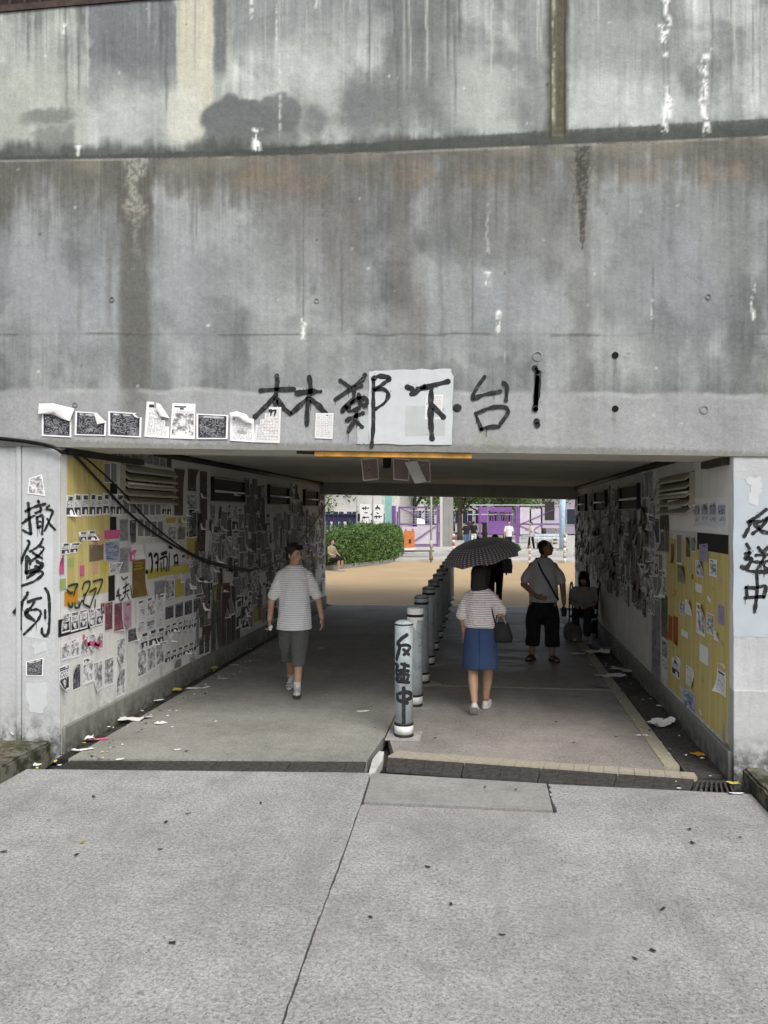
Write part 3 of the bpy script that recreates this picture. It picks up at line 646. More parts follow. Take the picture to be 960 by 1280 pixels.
# tunnel floor: two lanes with a joint, threshold
TFL = tag(empty('tunnel_floor', (0, 0, 0)), kind='structure')
dn = [flo(p[0], p[1]) for p in ((470, 949), (487, 935), (495, 922))]
xj = -.93
a0, a1 = flo(98, 949), flo(459, 950.5)
b = B(); b.prism([(XL+.17, a0.y), (a1.x, a1.y), (xj-.015, 7.4), (xj-.02, 9.6), (xj-.02, YE), (XL+.17, YE)], -.1, .0); b.obj('lane_slab', LANE_L, TFL)
r0, r1 = flo(492, 940.5), flo(842, 964)
xr_in = XR-.33-.13
b = B(); b.prism([(r0.x, r0.y), (r1.x, r1.y), (xr_in, r1.y+.02), (xr_in, 9.55), (xj, 9.55), (xj-.0, 7.4)], -.1, .0); b.obj('lane_slab', LANE_R, TFL)
b = B(); b.prism([(xj, 9.62), (xr_in, 9.62), (xr_in, YE), (xj, YE)], -.1, .0); b.obj('lane_slab', LANE_R, TFL)
WET = Mat('damp_gutter', .45); v = WET.coord(); WET.col(WET.mix(WET.ramp(WET.noise(v, 8, 5, .7), .4, .65), (.022, .021, .02), (.07, .066, .06))).bump(WET.noise(v, 40, 4), .01, .6); WET = WET.m
b = B(); b.box(XL+.03, XL+.165, YF-.1, YE, -.1, -.022); b.box(XR-.325, XR-.03, YF-.1, YE, -.1, -.03); b.obj('gutter', WET, TFL)
TILE = Mat('yellow_tile', .7); v = TILE.coord(); r = TILE.rnd(); TILE.col(TILE.mix(TILE.ramp(TILE.noise(TILE.geo(), 30, 5, .7), .3, .7), (.38, .355, .285), (.28, .26, .205))); TILE = TILE.m
fq = [(497, 938.8), (868, 966.5), (872, 972.5), (485, 945.6)]
P00, P10, P11, P01 = [flo(*p) for p in fq]; NT = 21
for k in range(NT):
    t0, t1 = (k+.018)/NT, (k+.982)/NT; b = B(); 
    b.prism([P01.lerp(P11, t0), P01.lerp(P11, t1), P00.lerp(P10, t1), P00.lerp(P10, t0)], -.1, .004+random.uniform(-.002, .002)); b.obj('edge_tile', TILE, TFL)
yy = P10.y+.16
for k in range(26):
    b = B(); b.box(xr_in+.004, XR-.334, yy, yy+.112, -.1, .003+random.uniform(-.002, .002)); b.obj('edge_tile', TILE, TFL); yy += .118
b = B(); b.box(xr_in+.004, XR-.334, yy, YE, -.1, .002); b.obj('edge_strip', TILE, TFL)
for k in range(24):
    x0 = xj+.0+k*(xr_in-xj)/24; b = B(); b.box(x0+.003, x0+(xr_in-xj)/24-.003, 9.556, 9.614, -.1, .003+random.uniform(-.0015, .0015)); b.obj('edge_tile', TILE, TFL)
b = B(); b.box(XL+.05, XR-.05, YE, YE+.16, -.1, .004); b.obj('threshold', simple('pale_threshold', (.42, .41, .38), .8), TFL)
# drain grates
CAST = simple('cast_iron', (.055, .051, .047), .8, .35, 20)
def grate(pts, nb, label, group=None, along=True):
    q = [flo(*p) if len(p) == 2 else Vector(p) for p in pts]; c = sum(q, Vector())/4
    b = B(); z0, z1 = -.03, -.004
    L_ = lambda s, t: (q[0].lerp(q[1], s)).lerp(q[3].lerp(q[2], s), t)-c
    def cell(s0, s1, t0, t1): b.prism([L_(s0, t0), L_(s1, t0), L_(s1, t1), L_(s0, t1)], z0, z1)
    cell(0, 1, 0, .07); cell(0, 1, .93, 1); cell(0, .012, .07, .93); cell(.988, 1, .07, .93)
    if not along:
        for k in range(7): t = .07+.86*(k+.5)/7; cell(.012, .988, t-.030, t+.030)
        for s in (.25, .5, .75): cell(s-.004, s+.004, .07, .93)
    for k in range(nb if along else 0):
        s = (k+.5)/nb; cell(s-.20/nb, s+.20/nb, .07, .93)
    o = b.obj('drain_grate', CAST); o.location = (c.x, c.y, 0); return tag(o, label, 'drain grate', group)
for k in range(4):
    t0, t1 = k/4+.002, (k+1)/4-.002; f = lambda t, a, c: (a[0]+(c[0]-a[0])*t, a[1]+(c[1]-a[1])*t)
    lab = ['drain grate at the left end by the mossy kerb', 'second drain grate from the left kerb', 'third drain grate from the left kerb', 'drain grate left of the centre joint'][k]
    grate([f(t0, (64, 963), (454, 964)), f(t1, (64, 963), (454, 964)), f(t1, (88, 950), (458, 951.5)), f(t0, (88, 950), (458, 951.5))], 30, lab+', across the left lane', 'drain grates across the underpass mouth', k == 0)
lb = ['drain grate right of the centre joint below the first bollard', 'second drain grate right of the centre joint', 'third drain grate right of the centre joint', 'drain grate beside the corner grate on the right']
A0, A1, C0, C1 = (482, 960.5), (862, 989), (485, 946.2), (868, 973.5)
for k in range(4):
    t0, t1 = k/4+.002, (k+1)/4-.002
    grate([f(t0, A0, A1), f(t1, A0, A1), f(t1, C0, C1), f(t0, C0, C1)], 34, lb[k], 'drain grates across the underpass mouth', False)
grate([(864, 989.5), (922, 992), (913, 975.5), (871, 974.5)], 8, 'corner drain grate with wide bars at the foot of the right wall')
for k in range(5):
    y0 = YF+.12+k*.55; grate([(XR-.32, y0, 0), (XR-.32, y0+.54, 0), (XR-.04, y0+.54, 0), (XR-.04, y0, 0)], 16,
      'gutter grate along the right wall, '+['nearest the entrance', 'second from the entrance', 'third from the entrance', 'fourth from the entrance', 'fifth from the entrance'][k], 'gutter grates along the right wall')
tag(poly('curb_scrap', [(461, 967), (466, 950), (474, 940), (480, 941), (478, 952), (469, 966)], simple('white_stone', (.50, .50, .49), .8), None, -.06, .01), 'pale mortar lump filling the joint between the two drains', 'mortar')
# ------------------------------------------------------------------ printed papers
def pmat(name, kind, paper=(.82, .82, .84), ink=(.03, .03, .035), extra=(.3, .3, .32), rough=.75):
    m = Mat(name, rough); uvn = m.coord('UV'); U0, V0, _ = m.xyz(uvn); u = U0.fract(); v = V0.fract()
    seed = (U0.floor()+V0.floor()*7.0)*.173+m.rnd()*57.0
    def lines(n, mcols, dens=.35, th=.28):
        row = (v*n).floor(); on = ((v*n).fract()-.5).abs().lt(th)
        return on*m.white(m.vec((u*mcols).floor(), row, seed)).gt(dens)
    def box(x0, x1, y0, y1): return u.gt(x0)*u.lt(x1)*v.gt(y0)*v.lt(y1)
    def ell(cx, cy, rx, ry):
        a = (u-cx)/rx; b = (v-cy)/ry; return (a*a+b*b).lt(1.0)
    bl = m.noise(m.vec(u*3.0, v*4.0, seed), 1.0, 4, .65); bl2 = m.noise(m.vec(u*9.0, v*11.0, seed), 1.0, 3, .7)
    inner = box(.06, .94, .05, .95)
    if kind == 'flyer':        # heading, lines of text, dark picture with a pale face below
        k = box(.08, .92, .80, .93)*lines(14, 5, .25, .4)
        k = k.max(box(.1, .9, .52, .78)*lines(22, 16, .35))
        pic = box(.07, .93, .08, .5); face = ell(.5, .3, .17, .13)
        k = k.max(pic*m.ramp(bl, .30, .52)*face.inv()); k = k.max(face*m.ramp(bl2, .5, .6)*.6)
    elif kind == 'twophoto':   # dark block top right, text in the middle, dark block below
        k = box(.3, .93, .74, .93)*m.ramp(bl2, .35, .45).max(.6); k = k.max(box(.1, .9, .46, .72)*lines(20, 14, .4))
        pic = box(.06, .94, .08, .42); k = k.max(pic*(ell(.62, .17, .16, .15).inv())*.97)
    elif kind == 'dark':       # dark sheet, pale lines
        k = inner*(lines(21, 26, .45, .26)*.30*box(.12, .88, .08, .92)+box(.15, .85, .84, .92)*lines(13, 9, .3, .4)*.45+m.ramp(bl, .52, .66)*.16).clamp().inv()
    elif kind == 'darkplain':
        k = inner*m.ramp(bl, .25, .6).inv().max(.72)
    elif kind == 'text':
        k = box(.1, .9, .07, .93)*lines(32, 34, .35)*.55; k = k.max(box(.15, .75, .3, .55)*m.ramp(bl, .45, .6)*.6); k = k.max(box(.12, .8, .84, .93)*lines(12, 5, .3, .45))
    elif kind == 'grid':
        k = box(.08, .92, .07, .93)*((u*9.0).fract().lt(.16)+(v*12.0).fract().lt(.14)).min(1.0)*.45; k = k.max(box(.1, .9, .07, .93)*lines(24, 18, .6)*.5)
    elif kind == 'photo':
        k = inner*m.ramp(bl*.6+bl2*.4, .35, .62)
    elif kind == 'topimg':     # picture on top, small text below
        k = box(.12, .92, .52, .93)*m.ramp(bl2, .42, .56).inv().max(.35); k = k.max(box(.2, .9, .22, .46)*lines(18, 8, .35)*.8)
    elif kind == 'map':
        k = inner*box(.0, 1.0, .1, .72)*m.ramp(bl*.65+bl2*.35, .40, .60)*.85; k = k.max(box(.1, .9, .72, .8)*lines(30, 26, .35)*.5); k = k.max(box(.1, .6, .82, .92)*lines(16, 6, .25, .45))
    elif kind == 'plain':
        k = bl*.12
    elif kind == 'strip':
        k = inner*(m.ramp(bl, .35, .6)*.7+lines(10, 3, .6)*.3)
    else: k = bl*.15
    stain = m.noise(m.geo(), 6, 5, .6)
    c = m.mix(k, m.mix(m.ramp(stain, .5, .75)*.15, paper, tuple(q*.7 for q in paper)), m.mix(bl2, ink, extra) if kind in ('photo', 'darkplain', 'strip') else ink)
    tear = m.ramp(m.noise(m.vec(u*2.0+seed, v*2.5, seed), 1.5, 5, .7), .66, .68)
    if kind not in ('plain', 'grid'): c = m.mix(tear*.8, c, (.50, .49, .47))
    m.col(c); m.bump(m.noise(m.geo(), 9, 3), .01, .5); return m.m
PT = {
 'flyer': pmat('print_portrait_flyer', 'flyer'), 'twophoto': pmat('print_picture_flyer', 'twophoto'), 'dark': pmat('print_dark_notice', 'dark', ink=(.028, .03, .04)),
 'dplain': pmat('print_dark_picture', 'darkplain', ink=(.012, .012, .014), extra=(.05, .05, .055)), 'text': pmat('print_text_sheet', 'text'), 'grid': pmat('print_table_sheet', 'grid', paper=(.68, .68, .68), ink=(.2, .2, .2)),
 'photo': pmat('print_photo', 'photo', extra=(.2, .2, .21)), 'topimg': pmat('print_pale_blue_flyer', 'topimg', paper=(.62, .66, .72), ink=(.02, .025, .045)), 'map': pmat('print_map_sheet', 'map'),
 'white': pmat('blank_white_paper', 'plain', paper=(.80, .80, .80), ink=(.4, .4, .4)), 'grey': pmat('print_grey_sheet', 'strip', paper=(.36, .37, .39), ink=(.14, .14, .16), extra=(.22, .22, .25)),
 'brown': pmat('print_brown_sheet', 'dark', paper=(.24, .19, .14), ink=(.16, .12, .09)), 'red': pmat('print_red_poster', 'dark', paper=(.5, .42, .44), ink=(.13, .02, .04)),
 'pinkp': pmat('print_pink_poster', 'text', paper=(.52, .36, .42), ink=(.18, .05, .10)), 'gold': pmat('print_gold_and_brown_poster', 'strip', paper=(.22, .15, .05), ink=(.045, .02, .02), extra=(.26, .18, .03)),
 'blue': pmat('print_blue_poster', 'strip', paper=(.5, .54, .60), ink=(.03, .06, .16), extra=(.13, .19, .34)), 'ora': pmat('print_orange_red_poster', 'strip', paper=(.42, .12, .03), ink=(.07, .01, .01), extra=(.36, .10, .02)),
 'purple': pmat('print_lilac_sheet', 'text', paper=(.36, .32, .46), ink=(.1, .08, .2)), 'green': pmat('print_green_strip', 'strip', paper=(.16, .18, .12), ink=(.02, .025, .02), extra=(.08, .10, .06)),
 'maroon': pmat('print_maroon_strip', 'strip', paper=(.13, .10, .09), ink=(.03, .015, .015), extra=(.11, .05, .045)), 'npink': pmat('pink_note', 'plain', paper=(.62, .12, .28), ink=(.4, .05, .15)),
 'nsalmon': pmat('salmon_note', 'plain', paper=(.60, .34, .26), ink=(.4, .2, .15)), 'nyel': pmat('yellow_note', 'plain', paper=(.52, .46, .10), ink=(.4, .34, .06)), 'ngreen': pmat('green_note', 'plain', paper=(.36, .46, .16), ink=(.2, .3, .08)),
 'norange': pmat('orange_note', 'plain', paper=(.60, .28, .03), ink=(.5, .2, .03)), 'black': pmat('black_sheet', 'plain', paper=(.012, .012, .013), ink=(.03, .03, .03)),
 'hang': pmat('print_dark_red_photo', 'darkplain', paper=(.6, .58, .55), ink=(.012, .006, .006), extra=(.13, .03, .025)),
 'tan': pmat('print_tan_sheet', 'text', paper=(.30, .27, .22), ink=(.09, .08, .07)), 'sepia': pmat('print_old_photo', 'photo', paper=(.28, .26, .24), ink=(.02, .02, .02), extra=(.12, .11, .10)),
}
YEL = Mat('mustard_backing_paper', .75); v = YEL.coord(); X_, Y_, Z_ = YEL.xyz(v)
st_ = YEL.noise(YEL.vec(X_, Y_*9.0, Z_*.6), 1, 4); c = YEL.mix(YEL.ramp(st_, .35, .65), (.62, .53, .21), (.54, .455, .165)); c = YEL.mix(YEL.ramp(YEL.noise(v, 3.5, 6, .75), .54, .66)*.55, c, (.48, .42, .22)); c = YEL.mix(YEL.ramp(YEL.noise(YEL.vec(X_, Y_*40.0, Z_*1.5), 1, 3), .62, .7)*.5, c, (.24, .19, .06))
YEL.col(c).bump(YEL.noise(YEL.vec(X_, Y_*16.0, Z_*1.2), 1, 3), .01, .6); YEL = YEL.m
PLACED = {'L': [], 'R': []}
def paper_mesh(b, org, du, dv, n, w_, h_, peel=(), amp=.03, nu=4, nv=5, uvs=None, uv0=(0, 0)):
    base = len(b.v)
    for j in range(nv+1):
        for i in range(nu+1):
            s, t = i/nu, j/nv; off = .0015*mnoise.noise(Vector((s*3+org[1]*7, t*3, org[2]*5)))
            for (cs, ct, a) in peel:
                d = math.hypot((s-cs)*w_, (t-ct)*h_)/max(w_, h_); off += a*max(0, .55-d)**2/.3
            b.v.append(tuple(Vector(org)+du*(s*w_)+dv*(t*h_)+n*off))
            if uvs is not None: uvs.append((uv0[0]+.002+.996*s, uv0[1]+.002+.996*t))
    for j in range(nv):
        for i in range(nu): q = base+j*(nu+1)+i; b.f.append((q, q+1, q+nu+2, q+nu+1)); b.mi.append(0)
WALLS = {'L': dict(x=XL, n=Vector((1, 0, 0)), du=Vector((0, 1, 0))), 'R': dict(x=XR, n=Vector((-1, 0, 0)), du=Vector((0, -1, 0)))}
def put_uv(me, uvs):
    l = me.uv_layers.new(name='UVMap')
    for lp_ in me.loops: l.data[lp_.index].uv = uvs[lp_.vertex_index]
def poster(wall, y0, y1, z0, z1, mat, label, group=None, layer=1, peel=None, name='poster', tilt=0, cat='poster'):
    W_ = WALLS[wall]; n = W_['n']; du = W_['du']; dv = Vector((0, 0, 1)); a, c = (min(y0, y1), max(y0, y1))
    ys = a if du.y > 0 else c; w_ = c-a; h_ = z1-z0
    if tilt:
        Rm = Matrix.Rotation(tilt, 3, 'X'); du = Rm @ du; dv = Rm @ dv
    if peel is None:
        peel = []
        if random.random() < .45: peel.append((random.choice([0, 1]), random.choice([0, 1]), random.uniform(.02, .06)))
    b = B(); uvs = []; cen = Vector((W_['x'], (a+c)/2, (z0+z1)/2))
    paper_mesh(b, Vector((0, ys-cen.y, z0-cen.z)), du, dv, n, w_, h_, peel, uvs=uvs)
    me = b.mesh(name, True); put_uv(me, uvs)
    if name == 'poster' and cat != 'poster': name = cat.replace(' ', '_')
    o = link(name, me, PT[mat] if isinstance(mat, str) else mat); o.location = cen+n*(.002+.0022*layer)
    PLACED[wall].append((a, c, z0, z1)); return tag(o, label, cat, group)
def PP(wall, x0, x1, yt, yb, *a, **k):       # measured from the photograph: columns x0..x1, rows at the x0 end
    x = WALLS[wall]['x']; p = side(x0, yt, x); q = side(x0, yb, x); r = side(x1, yt, x); return poster(wall, p.y, r.y, q.z, p.z, *a, **k)
ORD = ['first', 'second', 'third', 'fourth', 'fifth', 'sixth', 'seventh', 'eighth', 'ninth', 'tenth']+['%dth' % k for k in range(11, 60)]
def row(wall, xs, yts, ybs, mats, label, group, **k):
    """a row between two ends; xs the ends, yts/ybs tops and bottoms at both ends, one paper per entry of mats"""
    x = WALLS[wall]['x']; p0, q0 = side(xs[0], yts[0], x), side(xs[0], ybs[0], x); p1, q1 = side(xs[1], yts[1], x), side(xs[1], ybs[1], x)
    n = len(mats); out = []
    for i, mt in enumerate(mats):
        t0, t1 = i/n, (i+1)/n; g = .04/n; yy0 = p0.y+(p1.y-p0.y)*(t0+g); yy1 = p0.y+(p1.y-p0.y)*(t1-g)
        zt_ = p0.z+(p1.z-p0.z)*(t0+t1)/2+random.uniform(-.008, .008); zb_ = q0.z+(q1.z-q0.z)*(t0+t1)/2+random.uniform(-.008, .008)
        lab = label[i] if isinstance(label, (list, tuple)) else (label+', %s from the entrance' % ORD[i] if n > 1 else label)
        if mt: out.append(poster(wall, yy0, yy1, zb_, zt_, mt, lab, group, **k))
    return out
# --- left wall, near end
L_ = 'L'
wz = side(100, 640, XL)
for i, (xa_, xb_) in enumerate(((74.5, 84), (84, 96), (96, 109), (109, 122), (122, 137))):
    p = side(xa_, 700, XL).y+.003; q = side(xb_, 700, XL).y-.003
    if i == 0: p = YF+.16
    poster('L', p, q, 1.30, 2.56 if i < 3 else 2.56, YEL, 'mustard yellow backing sheet, %s from the left pilaster' % ['first', 'second', 'third', 'fourth', 'fifth'][i], 'mustard backing sheets on the left wall', layer=0, peel=[], cat='paper sheet')
row(L_, (129, 163), (566, 568), (576, 578.5), ['dplain']*4, 'small dark sheet under the ceiling above the beige louvre light', 'dark picture sheets at the top of the left wall')
row(L_, (164, 207), (568, 570), (577, 583), ['grey']*5, 'small grey sheet in the topmost row of the left wall', 'grey sheets at the top of the left wall')
PP(L_, 208, 214, 569, 584, 'maroon', 'narrow dark sheet ending the topmost row of the left wall')
row(L_, (129, 146), (577, 579), (603, 604), ['dplain']*2, ['tall dark sheet left of the beige louvre light, outer one', 'tall dark sheet left of the beige louvre light, inner one'], 'dark sheets beside the louvre light')
row(L_, (81.5, 152), (618, 617), (645.5, 643.5), ['twophoto']*8, 'white two-picture flyer in the long row under the cable', 'two-picture flyers in the long upper row', layer=1)
row(L_, (153, 201), (620, 624), (643, 644.5), ['dplain']*6, 'near-black flyer in the row just under the louvre light', 'near-black flyers in the long upper row', layer=1)
row(L_, (201.5, 214), (624.5, 625), (644.5, 645), ['twophoto']*2, 'small flyer at the inner end of the long upper row', 'two-picture flyers at the inner end of the row')
row(L_, (97, 119), (664, 664), (676, 675), ['twophoto']*2, 'small half-torn flyer over the yellow sheet, upper pair', 'upper pair of half-torn flyers', layer=1)
row(L_, (75.5, 97), (679, 677), (693, 690), ['twophoto']*2, 'small half-torn flyer over the yellow sheet, lower pair beside the pilaster', 'lower pair of half-torn flyers', layer=1)
PP(L_, 73.5, 79.5, 694, 718, 'npink', 'strip of pink notes at the left edge of the yellow sheet', cat='note'); PP(L_, 99, 105, 707, 720, 'npink', 'pink note alone in the middle of the yellow sheet', cat='note')
PP(L_, 115, 122, 704, 718, 'nsalmon', 'salmon note on yellow right of the lone pink note', cat='note'); PP(L_, 116, 127, 668, 682, 'nsalmon', 'bright salmon note above the brown sheet', cat='note')
PP(L_, 130, 147, 663, 674, 'npink', 'pink note crossed by black strokes beside the black patch', cat='note'); PP(L_, 84, 92, 698, 709, 'ngreen', 'pale green note on the yellow sheet', cat='note')
PP(L_, 80, 97, 740, 758, 'norange', 'orange note under the green sprayed date', cat='note', layer=1)
PP(L_, 125, 133, 700, 716, 'nyel', 'yellow-green note at the lower right of the yellow sheet', cat='note'); PP(L_, 74, 82, 724, 738, 'ngreen', 'pale green note left of the green sprayed date', cat='note')
PP(L_, 111, 129, 681, 702.5, 'brown', 'brown sheet with rows of small print on the yellow backing')
PP(L_, 130, 149, 677, 703, 'blue', 'white and blue sheet right of the brown sheet'); PP(L_, 136, 149, 704, 716, 'photo', 'torn photo sheet under the white and blue sheet')
PP(L_, 137, 146, 604, 617, 'black', 'black patch of tape left of the louvre light bottom'); PP(L_, 137, 145, 646, 664, 'black', 'black vertical tape below the long upper row'); PP(L_, 135, 143, 720, 752, 'black', 'long black strip beside the green brushed sheet')
PP(L_, 149, 160, 649, 677, 'grey', 'upper grey printed sheet left of the dark column'); PP(L_, 161, 170, 649, 680, 'dark', 'tall dark printed sheet right of the upper grey sheet')
row(L_, (171, 204), (648, 652), (671, 672), ['dplain']*4, 'dark sheet in the short row above the brushed banner', 'dark sheets above the brushed banner')
PP(L_, 149, 160, 685, 717, 'grey', 'lower grey printed sheet left of the pale pink one'); PP(L_, 162, 168, 688, 702, 'npink', 'pink stroke note above the gold poster', cat='note')
PP(L_, 163, 178, 681, 700, 'white', 'blank torn white paper above the gold poster'); PP(L_, 165, 181, 701, 748, 'gold', 'tall dark brown poster with gold lettering at its top')
PP(L_, 144, 164, 718, 754, 'white', 'pale sheet brushed with green characters', layer=1, peel=[])
PP(L_, 182, 224, 680, 712, 'white', 'wide pale banner brushed with black characters', layer=1, peel=[])
PP(L_, 184, 232, 713, 724, 'nyel', 'long yellow strip under the brushed banner')
b_y = [('red', 125, 130.5, 754, 768), ('red', 130.5, 140.5, 753, 790), ('red', 142, 152.5, 754, 791), ('pinkp', 153.5, 164, 753, 787)]
for (mt, x0_, x1_, yt_, yb_), lb_ in zip(b_y, ['small dark red sheet left of the red poster pair', 'left poster of the red pair', 'right poster of the red pair', 'pink text poster beside the red pair']): PP(L_, x0_, x1_, yt_, yb_, mt, lb_)
PP(L_, 72.5, 128, 775, 797, 'black', 'black tape band behind the portrait flyers', layer=0, peel=[])
row(L_, (76, 129), (766, 757), (793, 780), ['flyer']*5, ['black and white portrait flyer on the black tape, %s from the left' % k for k in ('first', 'second', 'third', 'fourth', 'fifth')], 'portrait flyers on the black tape')
row(L_, (76, 99), (802, 798), (826, 820), ['map']*2, ['faded sheet beside the pilaster under the tape band', 'faded sheet second from the pilaster under the tape band'], 'faded sheets under the tape band')
r3 = row(L_, (100, 129), (797, 790), (819, 811), ['photo']*3, ['pale flyer splashed with pink paint, left one', 'pale flyer splashed with pink paint, middle one', 'pale flyer splashed with pink paint, right one'], 'flyers splashed with pink paint')
strokes('pink_paint', [[(105, 800), (108, 806), (112, 803)], [(107, 806), (114, 804), (124, 806)], [(116, 803), (121, 808), (124, 802)], [(103, 795), (105, 799)]], PT['npink'], lambda px, py: (side(px, py, XL)+Vector((.012, 0, 0)), Vector((1, 0, 0))), .035, r3[1])
for o in r3[1].children: o.matrix_parent_inverse = Matrix.Translation(-r3[1].location)
row(L_, (72.5, 87), (835, 829), (866, 860), ['flyer'], 'large crumpled white flyer hanging lowest beside the pilaster', None, peel=[(0, 0, .09)])
for x0_, x1_, yt_, yb_, mt, lb_ in ((90, 100.5, 832, 864, 'dark', 'dark printed sheet second in the low row'), (103, 117, 823, 857, 'map', 'white sheet with a black heading in the low row'), (116.5, 128, 828, 865, 'photo', 'grey crowd photo flyer in the low row, left one'), (129.5, 142, 824, 860, 'photo', 'grey crowd photo flyer in the low row, right one'),
     (145.5, 156, 799, 834, 'photo', 'crowd photo flyer by itself right of the bare paint, upper one'), (145, 156, 838, 872, 'photo', 'crowd photo flyer by itself right of the bare paint, lower one'), (159, 170, 787, 804, 'dark', 'small tilted dark sheet between the low flyers')): PP(L_, x0_, x1_, yt_, yb_, mt, lb_)
row(L_, (171, 205), (750, 742), (778, 765), ['text', 'map', 'text'], ['white sheet right of the pink poster, %s of three' % k for k in ('first', 'second', 'third')], 'white sheets right of the pink poster')
row(L_, (170, 204), (779, 773), (792, 784), ['text', 'topimg', 'text'], ['bluish printed sheet under the white sheets, %s of three' % k for k in ('first', 'second', 'third')], 'bluish sheets under the white ones')
row(L_, (174, 205), (792, 783), (813, 803), ['twophoto']*3, ['mid-wall flyer under the bluish sheets, %s of three' % k for k in ('first', 'second', 'third')], 'mid-wall flyers')
row(L_, (171, 205), (815, 801), (848, 828), ['photo']*3, ['crumpled grey photo flyer hanging low, %s of three' % k for k in ('first', 'second', 'third')], 'crumpled grey flyers hanging low')
row(L_, (205, 261), (758, 744), (776, 762), ['dark']*5, 'dark notice in the short row below the collage', 'dark notices below the collage')
row(L_, (205, 248), (782, 771), (794, 783), ['twophoto']*6, 'tiny picture card in the upper of two packed card rows', 'cards of the upper packed row'); row(L_, (205, 248), (795, 784), (801, 789), ['text']*6, 'tiny text card between the two packed card rows', 'text cards between the packed rows')
row(L_, (205, 248), (816, 799), (830, 812), ['twophoto']*6, 'tiny picture card in the lower of two packed card rows', 'cards of the lower packed row'); row(L_, (206, 246), (831, 814), (840, 826), ['white', 'dplain', 'white', 'map'], 'loose paper below the packed card rows', 'loose papers below the packed rows')
row(L_, (249, 262), (762, 756), (786, 780), ['green']*2, 'dark green strip beside the packed cards', 'dark green strips beside the cards'); row(L_, (248, 262), (796, 790), (821, 815), ['dark']*2, 'tall dark sheet right of the packed cards', 'tall dark sheets right of the cards')
row(L_, (263, 300), (733, 724), (815, 798), ['green', 'green', 'maroon', 'maroon', 'maroon', 'maroon'], 'tall dark strip reaching the plinth past the packed cards', 'tall dark strips on the left wall')
row(L_, (217, 229), (585, 586), (644, 643), ['maroon'], 'tall dark brown strip right of the louvre light', None); row(L_, (234, 245), (586, 587), (614, 614), ['maroon'], 'second tall brown strip right of the louvre light', None); row(L_, (249, 259), (588, 589), (650, 649), ['maroon'], 'third tall brown strip right of the louvre light', None)
PP(L_, 233, 246, 617, 637, 'photo', 'torn white-edged flyer under the second brown strip')
row(L_, (207, 232), (646, 648), (653, 655), ['nyel']*2, 'yellow strip under the long upper row', 'yellow strips under the long row')
row(L_, (209, 232), (657, 658), (676, 675), ['photo', 'dplain'], ['dark photo sheet under the yellow strip, outer one', 'dark photo sheet under the yellow strip, inner one'], 'dark photo sheets under the yellow strip')
row(L_, (225, 262), (690, 689), (728, 724), ['text', 'blue', 'grey'], ['printed sheet right of the brushed banner, %s of three' % k for k in ('first', 'second', 'third')], 'printed sheets right of the brushed banner')
row(L_, (192, 262), (727, 721), (750, 742), ['grey', 'photo', 'nyel', 'grey', 'dplain', 'brown'], 'collage sheet between the yellow strip and the dark notices', 'collage sheets between the strip and the notices')
# green brush writing
GREEN = Mat('green_brush_paint', .6).col((.035, .055, .02)).m; INK = Mat('black_brush_ink', .6).col((.015, .012, .018)).m; GOLD = Mat('gold_lettering', .6).col((.42, .30, .04)).m
LM = lambda off: (lambda px, py: (side(px, py, XL)+Vector((off, 0, 0)), Vector((1, 0, 0))))
gw = empty('brushed_date', (XL, 6.9, 1.6)); tag(gw, 'green brushed figures 7.27 and scrawl on the yellow sheet', 'writing')
def wr(lst, m, org, sc, wid, par, off=.014):
    o = strokes('brush_strokes', lst, m, LM(off), wid, None, None, org, sc); o.parent = par; o.matrix_parent_inverse = Matrix.Translation(-par.location); return o
wr([[(110, 262), (160, 245), (205, 245), (180, 290), (165, 345)], [(95, 300), (130, 330), (150, 325)], [(250, 290), (270, 230), (320, 215), (325, 250), (290, 330), (262, 350)], [(290, 330), (260, 430), (320, 470)], [(360, 215), (450, 195), (435, 260), (400, 340)], [(325, 320), (390, 285), (350, 400), (325, 480)],
    [(110, 430), (125, 470), (150, 465), (150, 430)], [(175, 430), (180, 475), (215, 470), (240, 415), (265, 408)], [(215, 420), (215, 470)], [(380, 400), (375, 470)]], GREEN, (70, 700), 8.0, .022, gw)
g2 = [o for o in bpy.data.objects if o.get('label') == 'pale sheet brushed with green characters'][0]
wr([[(645, 170), (665, 195), (705, 170)], [(620, 290), (600, 330), (620, 340)], [(590, 360), (640, 350)], [(615, 300), (625, 400)], [(660, 280), (715, 240)], [(690, 220), (680, 350), (650, 400)], [(660, 330), (720, 300)], [(700, 340), (720, 390)], [(735, 260), (750, 370)], [(650, 390), (635, 410)]], GREEN, (70, 700), 8.0, .018, g2, .012)
g3 = [o for o in bpy.data.objects if o.get('label') == 'wide pale banner brushed with black characters'][0]
wr([[1.3, (40, 1075), (60, 1060), (75, 1150), (65, 1240)], [1.3, (95, 1080), (115, 1060), (130, 1090), (125, 1230)], [(105, 1150), (130, 1140)], [1.4, (165, 1060), (215, 1045)], [(150, 1110), (220, 1090), (215, 1230)], [(160, 1150), (165, 1230)], [(185, 1120), (190, 1220)], [1.3, (240, 990), (270, 1000)], [(245, 1060), (240, 1225)], [1.2, (290, 1085), (325, 1075), (330, 1200)], [(295, 1100), (300, 1210)], [(300, 1150), (330, 1145)], [1.6, (15, 1235), (22, 1240)]], INK, (180, 560), 8.0, .028, g3, .012)
g4 = [o for o in bpy.data.objects if (o.get('label') or '').startswith('tall dark brown poster with gold')][0]
wr([[(775, 1150), (860, 1150)], [(780, 1180), (850, 1175)], [(800, 1140), (795, 1210)], [(830, 1140), (835, 1210)], [(770, 1215), (860, 1200)]], GOLD, (70, 560), 8.0, .018, g4, .012)
